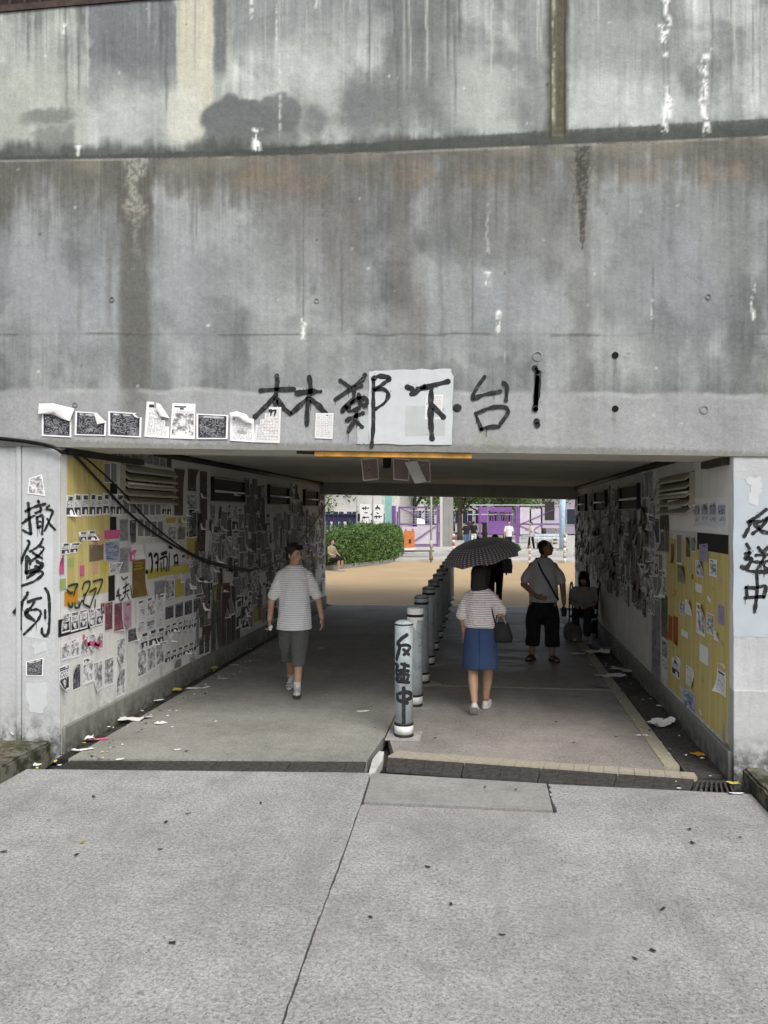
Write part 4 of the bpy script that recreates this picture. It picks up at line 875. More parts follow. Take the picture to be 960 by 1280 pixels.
# --- right wall, near end
R_ = 'R'
ybase = [side(910, 700, XR).y, side(833, 700, XR).y]
for i in range(7):
    y0 = YF+.10+i*(ybase[1]-YF-.10)/7; y1 = YF+.10+(i+1)*(ybase[1]-YF-.10)/7
    poster('R', y0+.004, y1-.004, .24, 1.80, YEL, 'mustard yellow backing sheet on the right wall, %s from the entrance' % ['first', 'second', 'third', 'fourth', 'fifth', 'sixth', 'seventh'][i], 'mustard backing sheets on the right wall', layer=0, peel=[], cat='paper sheet')
RW = lambda x0, x1, yt, yb, *a, **k: PP(R_, x0, x1, yt, yb, *a, **k)
RW(911, 841, 620, 668, 'white', 'large pale bluish sheet behind the row of seven flyers', layer=0, peel=[(0, 1, .05)])
row(R_, (908, 843), (629, 631), (658, 656), ['topimg']*7, ['pale blue flyer with dark picture, %s from the right pilaster' % k for k in ('first', 'second', 'third', 'fourth', 'fifth', 'sixth', 'seventh')], 'pale blue flyers in a row on the right wall')
RW(911, 872, 669, 693, 'black', 'large black sheet above the yellow sheets by the right pilaster', layer=1, peel=[])
RW(886, 875, 682, 704, 'purple', 'lilac text sheet hanging over the black sheet edge', layer=2, tilt=-.06)
row(R_, (837, 825), (631, 632), (664, 662), ['maroon']*2, ['tall maroon sheet left of the pale blue flyers, inner one', 'tall maroon sheet left of the pale blue flyers, outer one'][::-1], 'maroon sheets on the right wall')
RW(824.5, 819, 647, 680, 'dark', 'narrow dark sheet left of the maroon pair'); row(R_, (837, 826), (665, 665), (690, 688), ['sepia']*2, 'brownish photo sheet below the maroon pair', 'photo sheets below the maroon pair')
for x0_, x1_, yt_, yb_, mt, lb_ in ((853, 846, 667, 706, 'dplain', 'ragged dark strip over the top of the yellow sheets'), (863, 858, 672, 697, 'green', 'dark green torn sheet over the yellow sheets'), (870, 864, 672, 690, 'dplain', 'black pointed sheet beside the large black sheet'), (843, 839, 680, 704, 'brown', 'thin brown strip above the yellow sheets'),
    (848, 842, 772, 808, 'ora', 'orange and dark red poster, right one of the pair'), (841, 836, 771, 802, 'ora', 'orange and dark red poster, left one of the pair'), (878, 870, 731, 742, 'white', 'small torn white scrap high on the yellow sheets'), (882, 871, 757, 797, 'map', 'ragged white sheet with blue print on yellow'), (893, 884, 769, 795, 'photo', 'half-torn portrait on the yellow sheets'),
    (906, 898, 758, 783, 'purple', 'purplish card closest to the right pilaster'), (886, 875, 810, 833, 'white', 'clean white sheet in the lower middle of the yellow wall'), (870, 855, 870, 898, 'blue', 'blue striped flyer lowest on the yellow wall'), (861, 852, 791, 799, 'white', 'crumpled white shred near the orange posters'), (866, 857, 752, 771, 'white', 'white torn strip over the orange posters'),
    (897, 887, 700, 722, 'map', 'white printed sheet high on the yellow wall below the black sheet'), (868, 858, 838, 862, 'text', 'white text sheet low on the yellow wall above the blue flyer'), (908, 897, 842, 872, 'text', 'white text sheet low by the right pilaster'), (857, 847, 708, 730, 'tan', 'tan sheet high at the inner side of the yellow wall'), (880, 870, 702, 722, 'photo', 'grey photo sheet under the lilac sheet'), (850, 840, 828, 850, 'twophoto', 'two-picture flyer low beside the grey banner'),
    (900, 893, 792, 803, 'white', 'pale shred low by the purplish card'), (857, 850, 754, 770, 'photo', 'small dark photo above the orange posters'), (835, 827, 801, 850, 'topimg', 'long blue and white sheet beside the grey banner'), (826, 815, 748, 858, 'grey', 'long grey-blue banner reaching down to the plinth'), (835, 827, 745, 800, 'green', 'dark green sheet between the grey banner and the yellow sheets')):
    RW(x0_, x1_, yt_, yb_, mt, lb_)
for k, (x_, y_, s_) in enumerate(((904, 720, 5), (846, 735, 4), (889, 745, 4), (868, 715, 4), (852, 822, 4), (862, 880, 3.5), (878, 887, 3.5), (880, 848, 2.5), (905, 800, 4), (851, 826, 4), (893, 733, 3), (907, 830, 3))):
    RW(x_, x_-s_, y_, y_+s_*1.4, ['nsalmon', 'nyel', 'white', 'nyel', 'white', 'white', 'white', 'nsalmon', 'nsalmon', 'white', 'nyel', 'white'][k], 'tiny torn paper shred on the right yellow sheets, %s from the pilaster' % ORD[k], 'torn shreds on the yellow sheets', cat='paper shred', tilt=.3)
row(R_, (822, 802), (587, 589), (622, 622), ['white', 'blue', 'dplain', 'blue'], ['narrow banner high on the right wall, %s from the louvre light' % k for k in ('first', 'second', 'third', 'fourth')], 'narrow banners high on the right wall')
# --- crowded far parts: pack papers row by row
KN = dict(sepia='faded photo sheet', dplain='dark picture sheet', dark='dark notice', text='white text sheet', tan='tan text sheet', grey='grey sheet', green='green strip', maroon='dark brown sheet', photo='grey photo flyer', brown='brown sheet', twophoto='two-picture flyer', nyel='yellow paper', white='blank white paper', purple='lilac sheet', flyer='portrait flyer', map='map-like sheet')
def free(wall, a, c, z0, z1, m_=.05):
    for (p, q, r, s) in PLACED[wall]:
        if min(c, q)-max(a, p) > m_ and min(z1, s)-max(z0, r) > m_: return False
    return True
rnd = random.Random(31)
KL_ = ['dark', 'dplain', 'dplain', 'white', 'twophoto', 'flyer']+['sepia']*6+['dplain']*7+['maroon']*3+['brown']*2+['dark']*4+['text']*2+['tan']*3+['grey']*3+['green']*1+['maroon']*2+['photo']*3+['brown']*2+['twophoto']*2+['nyel']*1+['white']*1+['purple']
KR_ = ['sepia']*5+['photo']*4+['dplain']*3+['tan']*4+['text']*2+['flyer']*3+['dark']*2+['grey']*2+['brown']*3+['white']*1+['map']*2
def pack(wall, y0, y1, zrows, kinds, label, group, limit, lampz, skip=.03):
    cand = []
    for (z0, z1) in zrows:
        y = y0+rnd.uniform(0, .1)
        while y < y1:
            w_ = rnd.choice([.14, .21, .21, .21, .297, .30]); h = (z1-z0)
            zz0 = z0+rnd.uniform(-.06, .05); zz1 = zz0+h*rnd.choice([.8, 1, 1, 1.15])-.012
            hole = any(a-.04 < y+w_ and y < c+.04 and zz1 > lampz for a, c in LAMPS)
            if rnd.random() > skip and not hole and free(wall, y, y+w_, zz0, zz1): cand.append((y, y+w_-.006, zz0, zz1, rnd.choice(kinds), rnd.uniform(-.035, .035)))
            y += w_+rnd.uniform(-.01, .012)
    if limit >= 40:
        for k in range(260):
            y = rnd.uniform(9.3, y1-.2); w_, h = rnd.choice([(.21, .3), (.3, .42), (.15, .21), (.12, .5), (.3, .2)]); z0 = rnd.uniform(zrows[0][0], 2.15-h*.6)
            if not any(a-.04 < y+w_ and y < c+.04 and z0+h > lampz for a, c in LAMPS): cand.append((y, y+w_, z0, z0+h, rnd.choice(kinds), rnd.uniform(-.12, .12)))
    cand.sort(key=lambda c: c[0]); cnt = {}
    for (a, c, z0, z1, k, tl) in cand[:limit]:
        ri = min(range(len(zrows)), key=lambda i: abs(zrows[i][0]-z0)); ri = len(zrows)-1-ri; cnt[ri] = cnt.get(ri, -1)+1
        poster(wall, a, c, z0, z1, k, '%s, crowded %s wall, %s row from the top, %s from the entrance' % (KN.get(k, 'small printed paper'), 'left' if wall == 'L' and y0 > 8 else 'near left' if wall == 'L' else 'right', ORD[ri], ORD[cnt[ri]]), group, layer=rnd.choice([0, 1, 1, 2]), tilt=tl)
    rest = {}
    for q in cand[limit:]: rest.setdefault(q[4], []).append(q)
    return rest
LAMPS = [(7.62, 8.9), (10.25, 11.6), (13.0, 14.3), (15.6, 16.8)]
restm = pack('L', 7.35, 8.8, [(.95, 1.2), (1.2, 1.45), (1.45, 1.68), (1.68, 1.9), (1.9, 2.16)], ['nyel', 'photo', 'tan', 'twophoto', 'dplain', 'sepia', 'grey', 'dark', 'nyel', 'text', 'brown', 'ngreen'], None, 'mixed papers of the collage on the left wall', 26, 2.2, 0)
rowsL = [(.30, .58), (.58, .88), (.88, 1.16), (1.16, 1.46), (1.46, 1.76), (1.76, 2.06), (2.06, 2.32), (2.32, 2.58)]
rest = pack('L', 8.8, 17.6, rowsL, KL_, 'small weathered printed paper in the crowded inner part of the left wall', 'crowded papers of the left wall', 52, 2.2)
rowsR = [(.86, 1.12), (1.12, 1.40), (1.40, 1.68), (1.68, 1.96), (1.96, 2.22), (2.22, 2.5)]
restR = pack('R', 8.6, 17.6, rowsR, KR_, 'small weathered printed paper in the crowded inner part of the right wall', 'crowded papers of the right wall', 40, 2.2)
for wall, rs, lab in (('L', rest, 'left'), ('R', restR, 'right')):
    W_ = WALLS[wall]; b = B(); uvs = []; ks = list(rs)
    for ki, k in enumerate(ks):
        for j, (a, c, z0, z1, _, tl) in enumerate(rs[k]):
            du = W_['du']; ys = a if du.y > 0 else c; Rm = Matrix.Rotation(tl, 3, 'X'); n0 = len(b.f)
            paper_mesh(b, Vector((W_['x'], ys, z0))+W_['n']*(.003+.0011*(j % 9)), Rm @ du, Rm @ Vector((0, 0, 1)), W_['n'], c-a, z1-z0, [(1, 0, rnd.uniform(0, .05))] if j % 2 else [], nu=2, nv=2, uvs=uvs, uv0=(j % 23, j//23+3))
            for q in range(n0, len(b.f)): b.mi[q] = ki
    me = b.mesh('papers', True); put_uv(me, uvs)
    tag(link('papers', me, [PT[k] for k in ks]), 'mass of overlapping small papers covering the far end of the %s tunnel wall' % lab, 'papers', kind='stuff')
# loose hanging shreds that stand off the wall
b = B(); uvs = []
for k in range(90):
    wall = rnd.choice('LR'); W_ = WALLS[wall]; y = rnd.uniform(8.8, 17.4); z = rnd.uniform(.6 if wall == 'L' else .95, 2.4); w_ = rnd.uniform(.015, .05); h_ = rnd.uniform(.03, .11)
    a = rnd.uniform(-.7, .7); du = (W_['du']*math.cos(a)+W_['n']*math.sin(abs(a))*.6).normalized(); dv = (Vector((0, 0, -1))+W_['n']*rnd.uniform(.05, .3)+W_['du']*rnd.uniform(-.3, .3)).normalized()
    paper_mesh(b, Vector((W_['x'], y, z))+W_['n']*.012, du, dv, W_['n'], w_, h_, [(1, 1, .08)], nu=2, nv=3, uvs=uvs, uv0=(k, 0))
me = b.mesh('paper_shreds', True); put_uv(me, uvs); tag(link('paper_shreds', me, PT['white']), 'torn curling white paper shreds standing off both tunnel walls', 'paper shreds', kind='stuff')

# --- papers on the front wall and pilasters
def fposter(pts, mat, label, group=None, peel=(), y=YF, off=.010, name='poster', cat='poster', fold=None):
    """four photo corners TL,TR,BR,BL on the front wall; fold=(corner index, photo point) adds the turned-over flap"""
    P = [fac(p[0], p[1], y) for p in pts]; cen = sum(P, Vector())/4; b = B(); uvs = []; N_ = 6
    for j in range(N_+1):
        for i in range(N_+1):
            s, t = i/N_, j/N_; p = (P[3].lerp(P[2], s)).lerp(P[0].lerp(P[1], s), t)
            o_ = off+.0012*mnoise.noise(p*14)
            for (cs, ct, a) in peel:
                d = math.hypot(s-cs, t-ct); o_ += a*max(0, .5-d)**2/.25
            b.v.append(tuple(p-cen+Vector((0, -o_, 0)))); uvs.append((.002+.996*s, .002+.996*t))
    for j in range(N_):
        for i in range(N_):
            if fold and fold[0] == 'TR' and (i+.5)/N_+(j+.5)/N_ > 2-fold[1]: continue
            if fold and fold[0] == 'TL' and (1-(i+.5)/N_)+(j+.5)/N_ > 2-fold[1]: continue
            q = j*(N_+1)+i; b.f.append((q, q+1, q+N_+2, q+N_+1)); b.mi.append(0)
    me = b.mesh(name, True); put_uv(me, uvs); o = link(name, me, PT[mat] if isinstance(mat, str) else mat); o.location = cen
    tag(o, label, cat, group); return o, cen
def flap(o, cen, pts, z=.03, y=YF):
    P = [fac(p[0], p[1], y) for p in pts]; b = B(); n = len(P); c = sum(P, Vector())/n
    ring = [p-cen+Vector((0, -.014-(.5+.5*math.sin(i*2.3))*z, 0)) for i, p in enumerate(P)]; b.add([c-cen+Vector((0, -.014-z*1.3, 0))]+ring, [(0, i+1, (i+1) % n+1) for i in range(n)])
    b.obj('folded_flap', PT['white'], o, smooth=True)
o, c = fposter([(53, 508), (90, 512), (90, 547), (53, 545)], 'dark', 'dark notice at the far left of the front row, its top third folded down white'); flap(o, c, [(51, 505), (70, 505), (94, 511), (90, 527), (80, 524), (66, 518), (51, 518)])
o, c = fposter([(95, 514), (134, 517), (133, 545), (94, 544)], 'dark', 'dark notice second in the front row with its top right corner folded', fold=('TR', .45)); flap(o, c, [(119, 516), (124, 517), (134, 528), (124, 531)])
o, c = fposter([(136, 514), (178, 517), (177, 547), (136, 545)], 'dark', 'dark notice third in the front row with a small turned corner', fold=('TR', .25)); flap(o, c, [(166, 516), (172, 520), (176, 523), (170, 522)], .015)
o, c = fposter([(184, 502), (212, 504), (212, 548), (181, 546)], 'text', 'white text sheet fourth in the front row with a folded diagonal flap', fold=('TR', .7)); flap(o, c, [(197, 504), (203, 506), (213, 523), (203, 521), (197, 512)])
fposter([(216, 504), (245, 505), (244, 549), (213, 548)], 'map', 'white photo sheet fifth in the front row, tallest and flat')
fposter([(246, 517), (286, 519), (285, 549), (246, 549)], 'dark', 'wide dark notice sixth in the front row between two white sheets')
o, c = fposter([(288, 519), (318, 524), (319, 553), (288, 551)], 'text', 'white sheet seventh in the front row with its rounded top curled over', peel=[(.7, 1, .05)]); flap(o, c, [(288, 517), (298, 515), (308, 518), (319, 530), (308, 529), (298, 524), (292, 521)], .04)
o, c = fposter([(322, 509), (352, 509), (350, 554), (318, 553)], 'grid', 'white sheet numbered 97 at the right end of the front row', fold=('TL', .6))
strokes('number_print', [[1.0, (338.5, 515), (337, 513.5), (338.5, 512.5), (340.5, 513.5), (339.5, 517), (339, 519)], [1.0, (342, 513.5), (345.5, 513), (343.5, 519)]], INK, FM(.0145), .012, o, '97').matrix_parent_inverse = Matrix.Translation(-o.location)
fposter([(395, 516.5), (417.5, 516.5), (416, 549), (393.5, 548)], 'grid', 'small white table sheet stuck below the first sprayed characters')
fposter([(533, 494), (554, 493), (552, 524), (531, 524)], 'grid', 'small faint table sheet under the sprayed down stroke on the white patch', off=.0085)
o, c = fposter([(33, 827), (55, 822), (54, 845), (33, 845)], 'dark', 'torn small dark notice low on the left pilaster', y=YF+.012, off=.006)
o, c = fposter([(37, 598), (53, 593), (57, 620), (35, 617)], 'photo', 'ragged white remnant with a dark picture at the top of the left pilaster', y=YF+.012, off=.006)
# --- wall lights behind louvres
BEIGE = simple('beige_louvre', (.40, .36, .30), .6, .1, 8); BLK = simple('dark_housing', (.02, .018, .017), .7); TUBE = simple('white_tube', (.75, .75, .72), .35, .03)
def lamp(wall, y0, y1, near):
    x = WALLS[wall]['x']; n = WALLS[wall]['n'].x; side_ = 'left' if wall == 'L' else 'right'; k = LAMPS.index((y0, y1)); z0, z1 = (2.23, 2.55) if wall == 'L' else (2.12, 2.44)
    e = empty('wall_light', (x, (y0+y1)/2, z0), 0, 'long louvred wall light under the ceiling of the %s wall, %s from the entrance' % (side_, ['first', 'second', 'third', 'fourth'][k]), 'wall light', 'wall lights along the tunnel')
    h = (y1-y0)/2; H = z1-z0
    b = B(); b.box(min(0, n*.018), max(0, n*.018), -h, h, 0, H); b.obj('back_plate', BLK, e)
    b = B(); b.box(min(0, n*.05), max(0, n*.05), -h-.012, -h, 0, H); b.box(min(0, n*.05), max(0, n*.05), h, h+.012, 0, H); tag(b.obj('end_cap', BLK if not near else BEIGE, e), kind='stuff')
    for j, zz in enumerate((.0, .25, .5, .75, 1.0) if near else (.02, 1.0)):
        b = B(); z = H*zz; d = .085 if near else .055
        b.hexa([(n*.0, -h, z-.012), (n*.0, h, z-.012), (n*d, h, z-.075*(1 if near else .3)), (n*d, -h, z-.075*(1 if near else .3))], [(n*0, -h, z+.012), (n*0, h, z+.012), (n*d, h, z-.055*(1 if near else .1)), (n*d, -h, z-.055*(1 if near else .1))]); b.obj('louvre', BEIGE, e)
    b = B(); b.tube([(n*.045, -h+.05, H*.42), (n*.045, h-.05, H*.42)], .017); b.obj('tube', TUBE, e, smooth=True)
for wl in 'LR':
    for k, (a, c) in enumerate(LAMPS): lamp(wl, a, c, k == 0)
# --- cables
def pipe(name, pts, r, m, label, cat):
    b = B(); b.tube(smoothline(pts, 10), r, 8); return tag(b.obj(name, m, None, True), label, cat)
ce = [side(px, py, XL+.05) for px, py in ((98, 574), (125, 603), (160, 640), (195, 668), (240, 694), (270, 706), (310, 713), (345, 703), (370, 683), (390, 658), (403, 638), (412, 624))]
st0 = [Vector((-6.2, YF-.03, 2.72)), fac(-60, 543, YF-.03), fac(0, 549, YF-.03), fac(35, 553, YF-.03), fac(66, 559, YF-.03), Vector((XL+.03, YF-.01, 2.58)), fac(88, 566, YF+.2)]
pipe('cable', st0+ce, .013, CABLE, 'thick black cable drooping from the left pilaster along the left wall', 'cable')
ce2 = [side(px, py, XL+.06) for px, py in ((106, 572), (150, 612), (190, 655), (236, 690), (272, 704), (300, 710), (318, 712.5))]
pipe('cable', [v+Vector((0, -.028, .012)) for v in st0]+ce2, .010, CABLE, 'thinner black cable running beside the thick one and joining it', 'cable')
# --- timber batten and hanging papers under the lintel
ORA = simple('orange_timber', (.62, .33, .08), .7, .3, 9); 
b = B(); p0, p1 = dep(393, 568, 6.62), dep(590, 569, 6.5); zc = zsof((p0.x+p1.x)/2)
b.hexa([(p0.x, YF+.03, zsof(p0.x)-.045), (p1.x, YF+.03, zsof(p1.x)-.045), (p1.x, YF+.13, zsof(p1.x)-.045), (p0.x, YF+.13, zsof(p0.x)-.045)], [(p0.x, YF+.03, zsof(p0.x)-.003), (p1.x, YF+.03, zsof(p1.x)-.003), (p1.x, YF+.13, zsof(p1.x)-.003), (p0.x, YF+.13, zsof(p0.x)-.003)])
tm = b.obj('timber_batten', ORA, None, bevel=.004); tag(tm, 'orange timber batten fixed under the lintel with a dark end', 'batten')
b = B(); q0 = dep(370, 567, 6.65); b.hexa([(q0.x, YF+.062, zsof(q0.x)-.022), (p0.x-.002, YF+.062, zsof(p0.x)-.028), (p0.x-.002, YF+.098, zsof(p0.x)-.028), (q0.x, YF+.098, zsof(q0.x)-.022)], [(q0.x, YF+.062, zsof(q0.x)-.003), (p0.x-.002, YF+.062, zsof(p0.x)-.003), (p0.x-.002, YF+.098, zsof(p0.x)-.003), (q0.x, YF+.098, zsof(q0.x)-.003)]); b.obj('dark_end', PIPE, tm)
for k, (x0, x1, yt, yb, mt, lb, rz_) in enumerate(((451, 472, 573, 600, 'hang', 'dark printed card hanging from the ceiling, leftmost', .1), (478, 490, 572, 585, 'black', 'small black pennant hanging between two cards', .6), (491, 512, 573, 600, 'hang', 'dark printed card hanging from the ceiling, second from left', -.1), (505, 522, 577, 606, 'white', 'grey twisted paper hanging from the ceiling', .5), (519, 538, 575, 602, 'hang', 'black printed card hanging from the ceiling, rightmost', -.4))):
    D = 7.6; a = dep((x0+x1)/2, yt, D); zt_ = ceil_z(a.x)-.02; d_ = (dep(x1, yt, D)-dep(x0, yt, D)).length; h_ = (dep(x0, yt, D)-dep(x0, yb, D)).length*1.02
    du = Vector((math.cos(rz_), math.sin(rz_), random.uniform(-.15, .15))).normalized(); dv = Vector((random.uniform(-.15, .15)+(.35 if k == 3 else 0), .1, -1)).normalized(); b = B(); uvs = []
    paper_mesh(b, Vector(-du*d_/2)+Vector((0, 0, -.0)), du, dv, Vector((0, -1, 0)), d_, h_, [(1, 1, .08)], uvs=uvs); me = b.mesh('hanging_paper', True); put_uv(me, uvs); o = link('hanging_paper', me, PT[mt]); o.location = Vector((a.x, a.y, dep(x0, yt, D).z)); tag(o, lb, 'hanging card')
    b = B(); b.tube([(0, 0, 0), (0, 0, zt_+.02-o.location.z)], .0025, 6); b.obj('string', CABLE, o)

# ------------------------------------------------------------------ bollards
STEEL = Mat('painted_grey_steel', .42); v = STEEL.coord(); STEEL.col(STEEL.mix(STEEL.ramp(STEEL.noise(v, 5, 5, .65), .4, .7), (.38, .43, .45), (.26, .30, .31))); STEEL.col(STEEL.mix(STEEL.ramp(STEEL.noise(STEEL.geo(), 11, 6, .8), .56, .64)*.6, X(STEEL.t, STEEL.b.inputs['Base Color'].links[0].from_socket), (.13, .13, .12))); STEEL.bump(STEEL.noise(v, 40, 3), .002, .4); STEEL = STEEL.m
RUBB = simple('black_band', (.018, .018, .02), .6); WBAND = simple('white_band', (.62, .62, .60), .5, .12, 14); PAD = simple('grey_pad', (.30, .30, .29), .85, .2, 12)
def ring_(b, r, z0, z1, seg=36): b.tube([(0, 0, z0), (0, 0, z1)], r, seg)
def bollard():
    e = empty('bollard')
    r = .085
    b = B(); b.tube([(0, 0, .0), (0, 0, 1.045), (0, 0, 1.06)], [r, r, r-.012], 40); o = b.obj('post', STEEL, e, True)
    me = o.data
    for p in me.polygons: p.use_smooth = abs(p.normal.z) < .5
    b = B(); b.tube([(0, 0, 1.0605), (0, 0, 1.068)], [r-.022, r-.03], 32); b.obj('cap', STEEL, e)
    b = B(); ring_(b, r+.004, .955, .985); b.obj('band', RUBB, e, True)
    b = B(); ring_(b, r+.003, 1.03, 1.042); b.obj('band', RUBB, e, True)
    b = B(); ring_(b, r+.004, .108, .132); b.obj('band', RUBB, e, True); b = B(); ring_(b, r+.003, .030, .106); b.obj('reflector', WBAND, e, True); b = B(); ring_(b, r+.005, .004, .028); b.obj('band', RUBB, e, True)
    for ch in e.children:
        for p in ch.data.polygons: p.use_smooth = abs(p.normal.z) < .5
    b = B(); b.box(-.16, .16, -.15, .17, -.01, .004); b.obj('base_pad', PAD, e, bevel=.006); return e
P_ = bollard(); bx0 = flo(504, 922); P_.location = (bx0.x, bx0.y+.06, 0)
tag(P_, 'front bollard with black sprayed characters, nearest the drain', 'bollard', 'bollards along the middle of the underpass')
names_ = ['second bollard from the front, its top wrapped in torn white paper', 'third bollard from the front', 'fourth bollard from the front', 'fifth bollard from the front', 'sixth bollard from the front', 'seventh bollard from the front', 'eighth bollard from the front', 'ninth bollard from the front', 'tenth bollard from the front, near the tunnel exit', 'farthest bollard of the row']
BO = [P_]
for k in range(10):
    y = P_.location.y+1.18*(k+1); BO.append(dup(P_, (bx0.x-.012*(k+1), y, 0), label=names_[k], cat='bollard', group='bollards along the middle of the underpass'))
for k, o in enumerate(BO): o.rotation_euler = (random.uniform(-.010, .010)*(k > 0), random.uniform(-.012, .012)*(k > 0), (k*1.9) if k else 0)
# the front one has its bands only at the foot; writing
for ch in list(BO[0].children):
    if ch.name.startswith('band') and ch.data.vertices[0].co.z > .9 and ch.data.vertices[0].co.z < 1.0: bpy.data.objects.remove(ch)
cen = BO[0].location
def CM(px, py):
    d = ray(px, py); O = Vector((0, 0, CH)); r = .087
    a = d.x**2+d.y**2; ox, oy = O.x-cen.x, O.y-cen.y; bb = 2*(ox*d.x+oy*d.y); c_ = ox*ox+oy*oy-r*r; disc = bb*bb-4*a*c_
    t = (-bb-math.sqrt(max(disc, 0)))/(2*a); p = O+d*t; return p, Vector((p.x-cen.x, p.y-cen.y, 0)).normalized()
GB = [[[1.2, (195, 190), (140, 230), (105, 275), (125, 310), (95, 430)], [1.0, (120, 300), (190, 290), (230, 315), (170, 385)], [1.0, (165, 335), (215, 385)]],
      [[1.2, (85, 480), (105, 500), (90, 560), (110, 610), (90, 630)], [(145, 480), (215, 500)], [(175, 475), (165, 540), (120, 550)], [(130, 540), (210, 550)], [1.1, (125, 580), (205, 590), (200, 640)], [(130, 600), (140, 650)], [(170, 560), (165, 640)], [1.1, (105, 655), (215, 665)]],
      [[1.2, (165, 720), (165, 900), (165, 1075)], [1.2, (100, 785), (110, 840), (160, 850), (235, 820)], [1.2, (120, 775), (180, 760), (240, 780), (225, 830)], [1.2, (125, 850), (200, 870)]]]
for lst, lb in zip(GB, ('upper', 'middle', 'lower')):
    o = strokes('graffiti_character', lst, BLACKPAINT, CM, .030, None, lb+' sprayed character on the front bollard', (484, 770), 8.0); o.parent = BO[0]; o.matrix_parent_inverse = Matrix.Translation(-BO[0].location)
# torn paper round the second bollard
b = B(); uvs = []; N_ = 16
for j in range(5):
    for i in range(N_+1):
        a = math.pi*1.02+i/N_*math.pi*.95; z = 1.05-j*.03-(.03*abs(mnoise.noise(Vector((i*.6, 3, 0))))*j)-(.05 if 5 < i < 10 else 0)*(j/4); b.v.append(((.0885+.002*mnoise.noise(Vector((i, j, 0))))*math.cos(a), .0885*math.sin(a), z)); uvs.append((i/N_*.99, j/4*.99))
for j in range(4):
    for i in range(N_): q = j*(N_+1)+i; b.f.append((q, q+1, q+N_+2, q+N_+1)); b.mi.append(0)
me = b.mesh('torn_wrap', True); put_uv(me, uvs); link('torn_wrap', me, PT['white'], BO[1]).rotation_euler = (0, 0, -BO[1].rotation_euler[2])

# ------------------------------------------------------------------ litter
def scrap(px, py, w_, h_, rz, mt, label, curl=.3, group=None, name='paper_scrap', cat='paper scrap', z=.004):
    rr = random.Random(int(px*7+py)); c = flo(px, py); b = B(); n = 5
    for j in range(n+1):
        for i in range(n+1):
            s, t = i/n-.5, j/n-.5; x = s*w_*(1+.3*rr.uniform(-1, 1)*(abs(s) > .45)); y = t*h_*(1+.3*rr.uniform(-1, 1)*(abs(t) > .45))
            b.v.append((x, y, .004+curl*min(w_, h_)*max(0, mnoise.noise(Vector((s*2.4+px, t*2.4, py)))+.25)*.7+curl*.25*w_*max(0, abs(s)-.3)*3))
    for j in range(n):
        for i in range(n): q = j*(n+1)+i; b.f.append((q, q+1, q+n+2, q+n+1)); b.mi.append(0)
    me = b.mesh(name, True); put_uv(me, [((q % 6)/5*.98, (q//6)/5*.98) for q in range(36)])
    o = link(name, me, PT[mt] if isinstance(mt, str) else mt); o.location = (c.x, c.y, z); o.rotation_euler = (0, 0, rz); return tag(o, label, cat, group)
for a in ((167, 900, .28, .15, .1, 'white', 'long white paper strip in the left gutter'), (108, 925, .12, .11, .4, 'white', 'crumpled round white paper ball in the left gutter'), (122, 925, .16, .05, .3, 'npink', 'pink paper strip beside the white ball in the left gutter'),
  (104, 938, .16, .05, .5, 'white', 'thin torn strips at the left end of the drain'), (47, 957, .07, .06, .2, 'white', 'small white scrap at the foot of the left kerb'), (264, 837, .2, .16, .7, 'nyel', 'crumpled yellowish paper by the left gutter further in'), (279, 849, .13, .05, .1, 'white', 'small flat white scrap beside the left gutter'),
  (198, 876, .13, .06, .5, 'white', 'folded white scrap in the left gutter'), (222, 864, .12, .10, .2, 'nyel', 'yellow-white crumpled scrap in the left gutter'), (247, 861, .24, .07, .5, 'white', 'long thin white strip in the left gutter further in'), (200, 905, .09, .08, .9, 'white', 'small white scrap on the left lane'), (293, 832, .14, .05, .2, 'white', 'pale narrow scrap on the left lane edge'), (308, 812, .2, .05, .1, 'white', 'white strip deep in the left gutter'),
  (453, 890, .12, .05, .5, 'white', 'torn white scrap in the middle of the left lane'), (402, 811, .09, .05, .1, 'white', 'tiny white scrap behind the walking man'), (824, 907, .27, .20, .6, 'white', 'large curled white sheet on the right lane edge'), (762, 846, .32, .2, .3, 'white', 'wide flattened white sheets near the right gutter'), (778, 838, .3, .2, -.3, 'text', 'printed sheet leaning over the flattened sheets'),
  (755, 858, .25, .12, .2, 'grey', 'grey wet sheet in front of the flattened sheets'), (745, 816, .4, .25, .5, 'white', 'heap of pale papers beside the seated person'), (762, 812, .35, .25, .1, 'grey', 'grey papers over the heap by the right gutter'), (722, 818, .22, .12, .1, 'white', 'small dim white sheet near the sandals'), (776, 802, .3, .2, .6, 'green', 'greenish bag-like scrap in the right gutter'),
  (872, 944, .10, .09, .4, 'norange', 'orange-brown scrap on the right gutter grate'), (806, 920, .06, .04, .2, 'white', 'tiny white scrap on the right lane'), (797, 920, .05, .03, .2, 'white', 'tiny white scrap left of its neighbour on the right lane'), (917, 980, .08, .05, .2, 'nyel', 'pale yellow scrap at the right kerb foot'), (921, 993, .10, .03, .1, 'white', 'thin white scrap beside the corner grate'), (823, 883, .05, .05, .1, 'white', 'tiny white scrap in the right gutter'),
  (150, 950, .06, .03, .4, 'white', 'tiny white speck on the left drain grate'), (222, 938, .05, .03, .4, 'white', 'tiny white speck on the left lane by the drain')):
    scrap(*a, curl=.5 if 'crumpl' in a[6] or 'curled' in a[6] else .22)
for a in ((24, 935, .14, .11, .4, 'white', 'crumpled white scrap on the left planting bed'), (46, 926, .10, .05, .1, 'white', 'small white scrap on the left kerb against the pilaster')): scrap(*a, curl=.5, z=.125)
LEAF = simple('dark_leaf', (.028, .022, .016), .9); LEAFY = simple('yellow_leaf', (.34, .26, .05), .8)
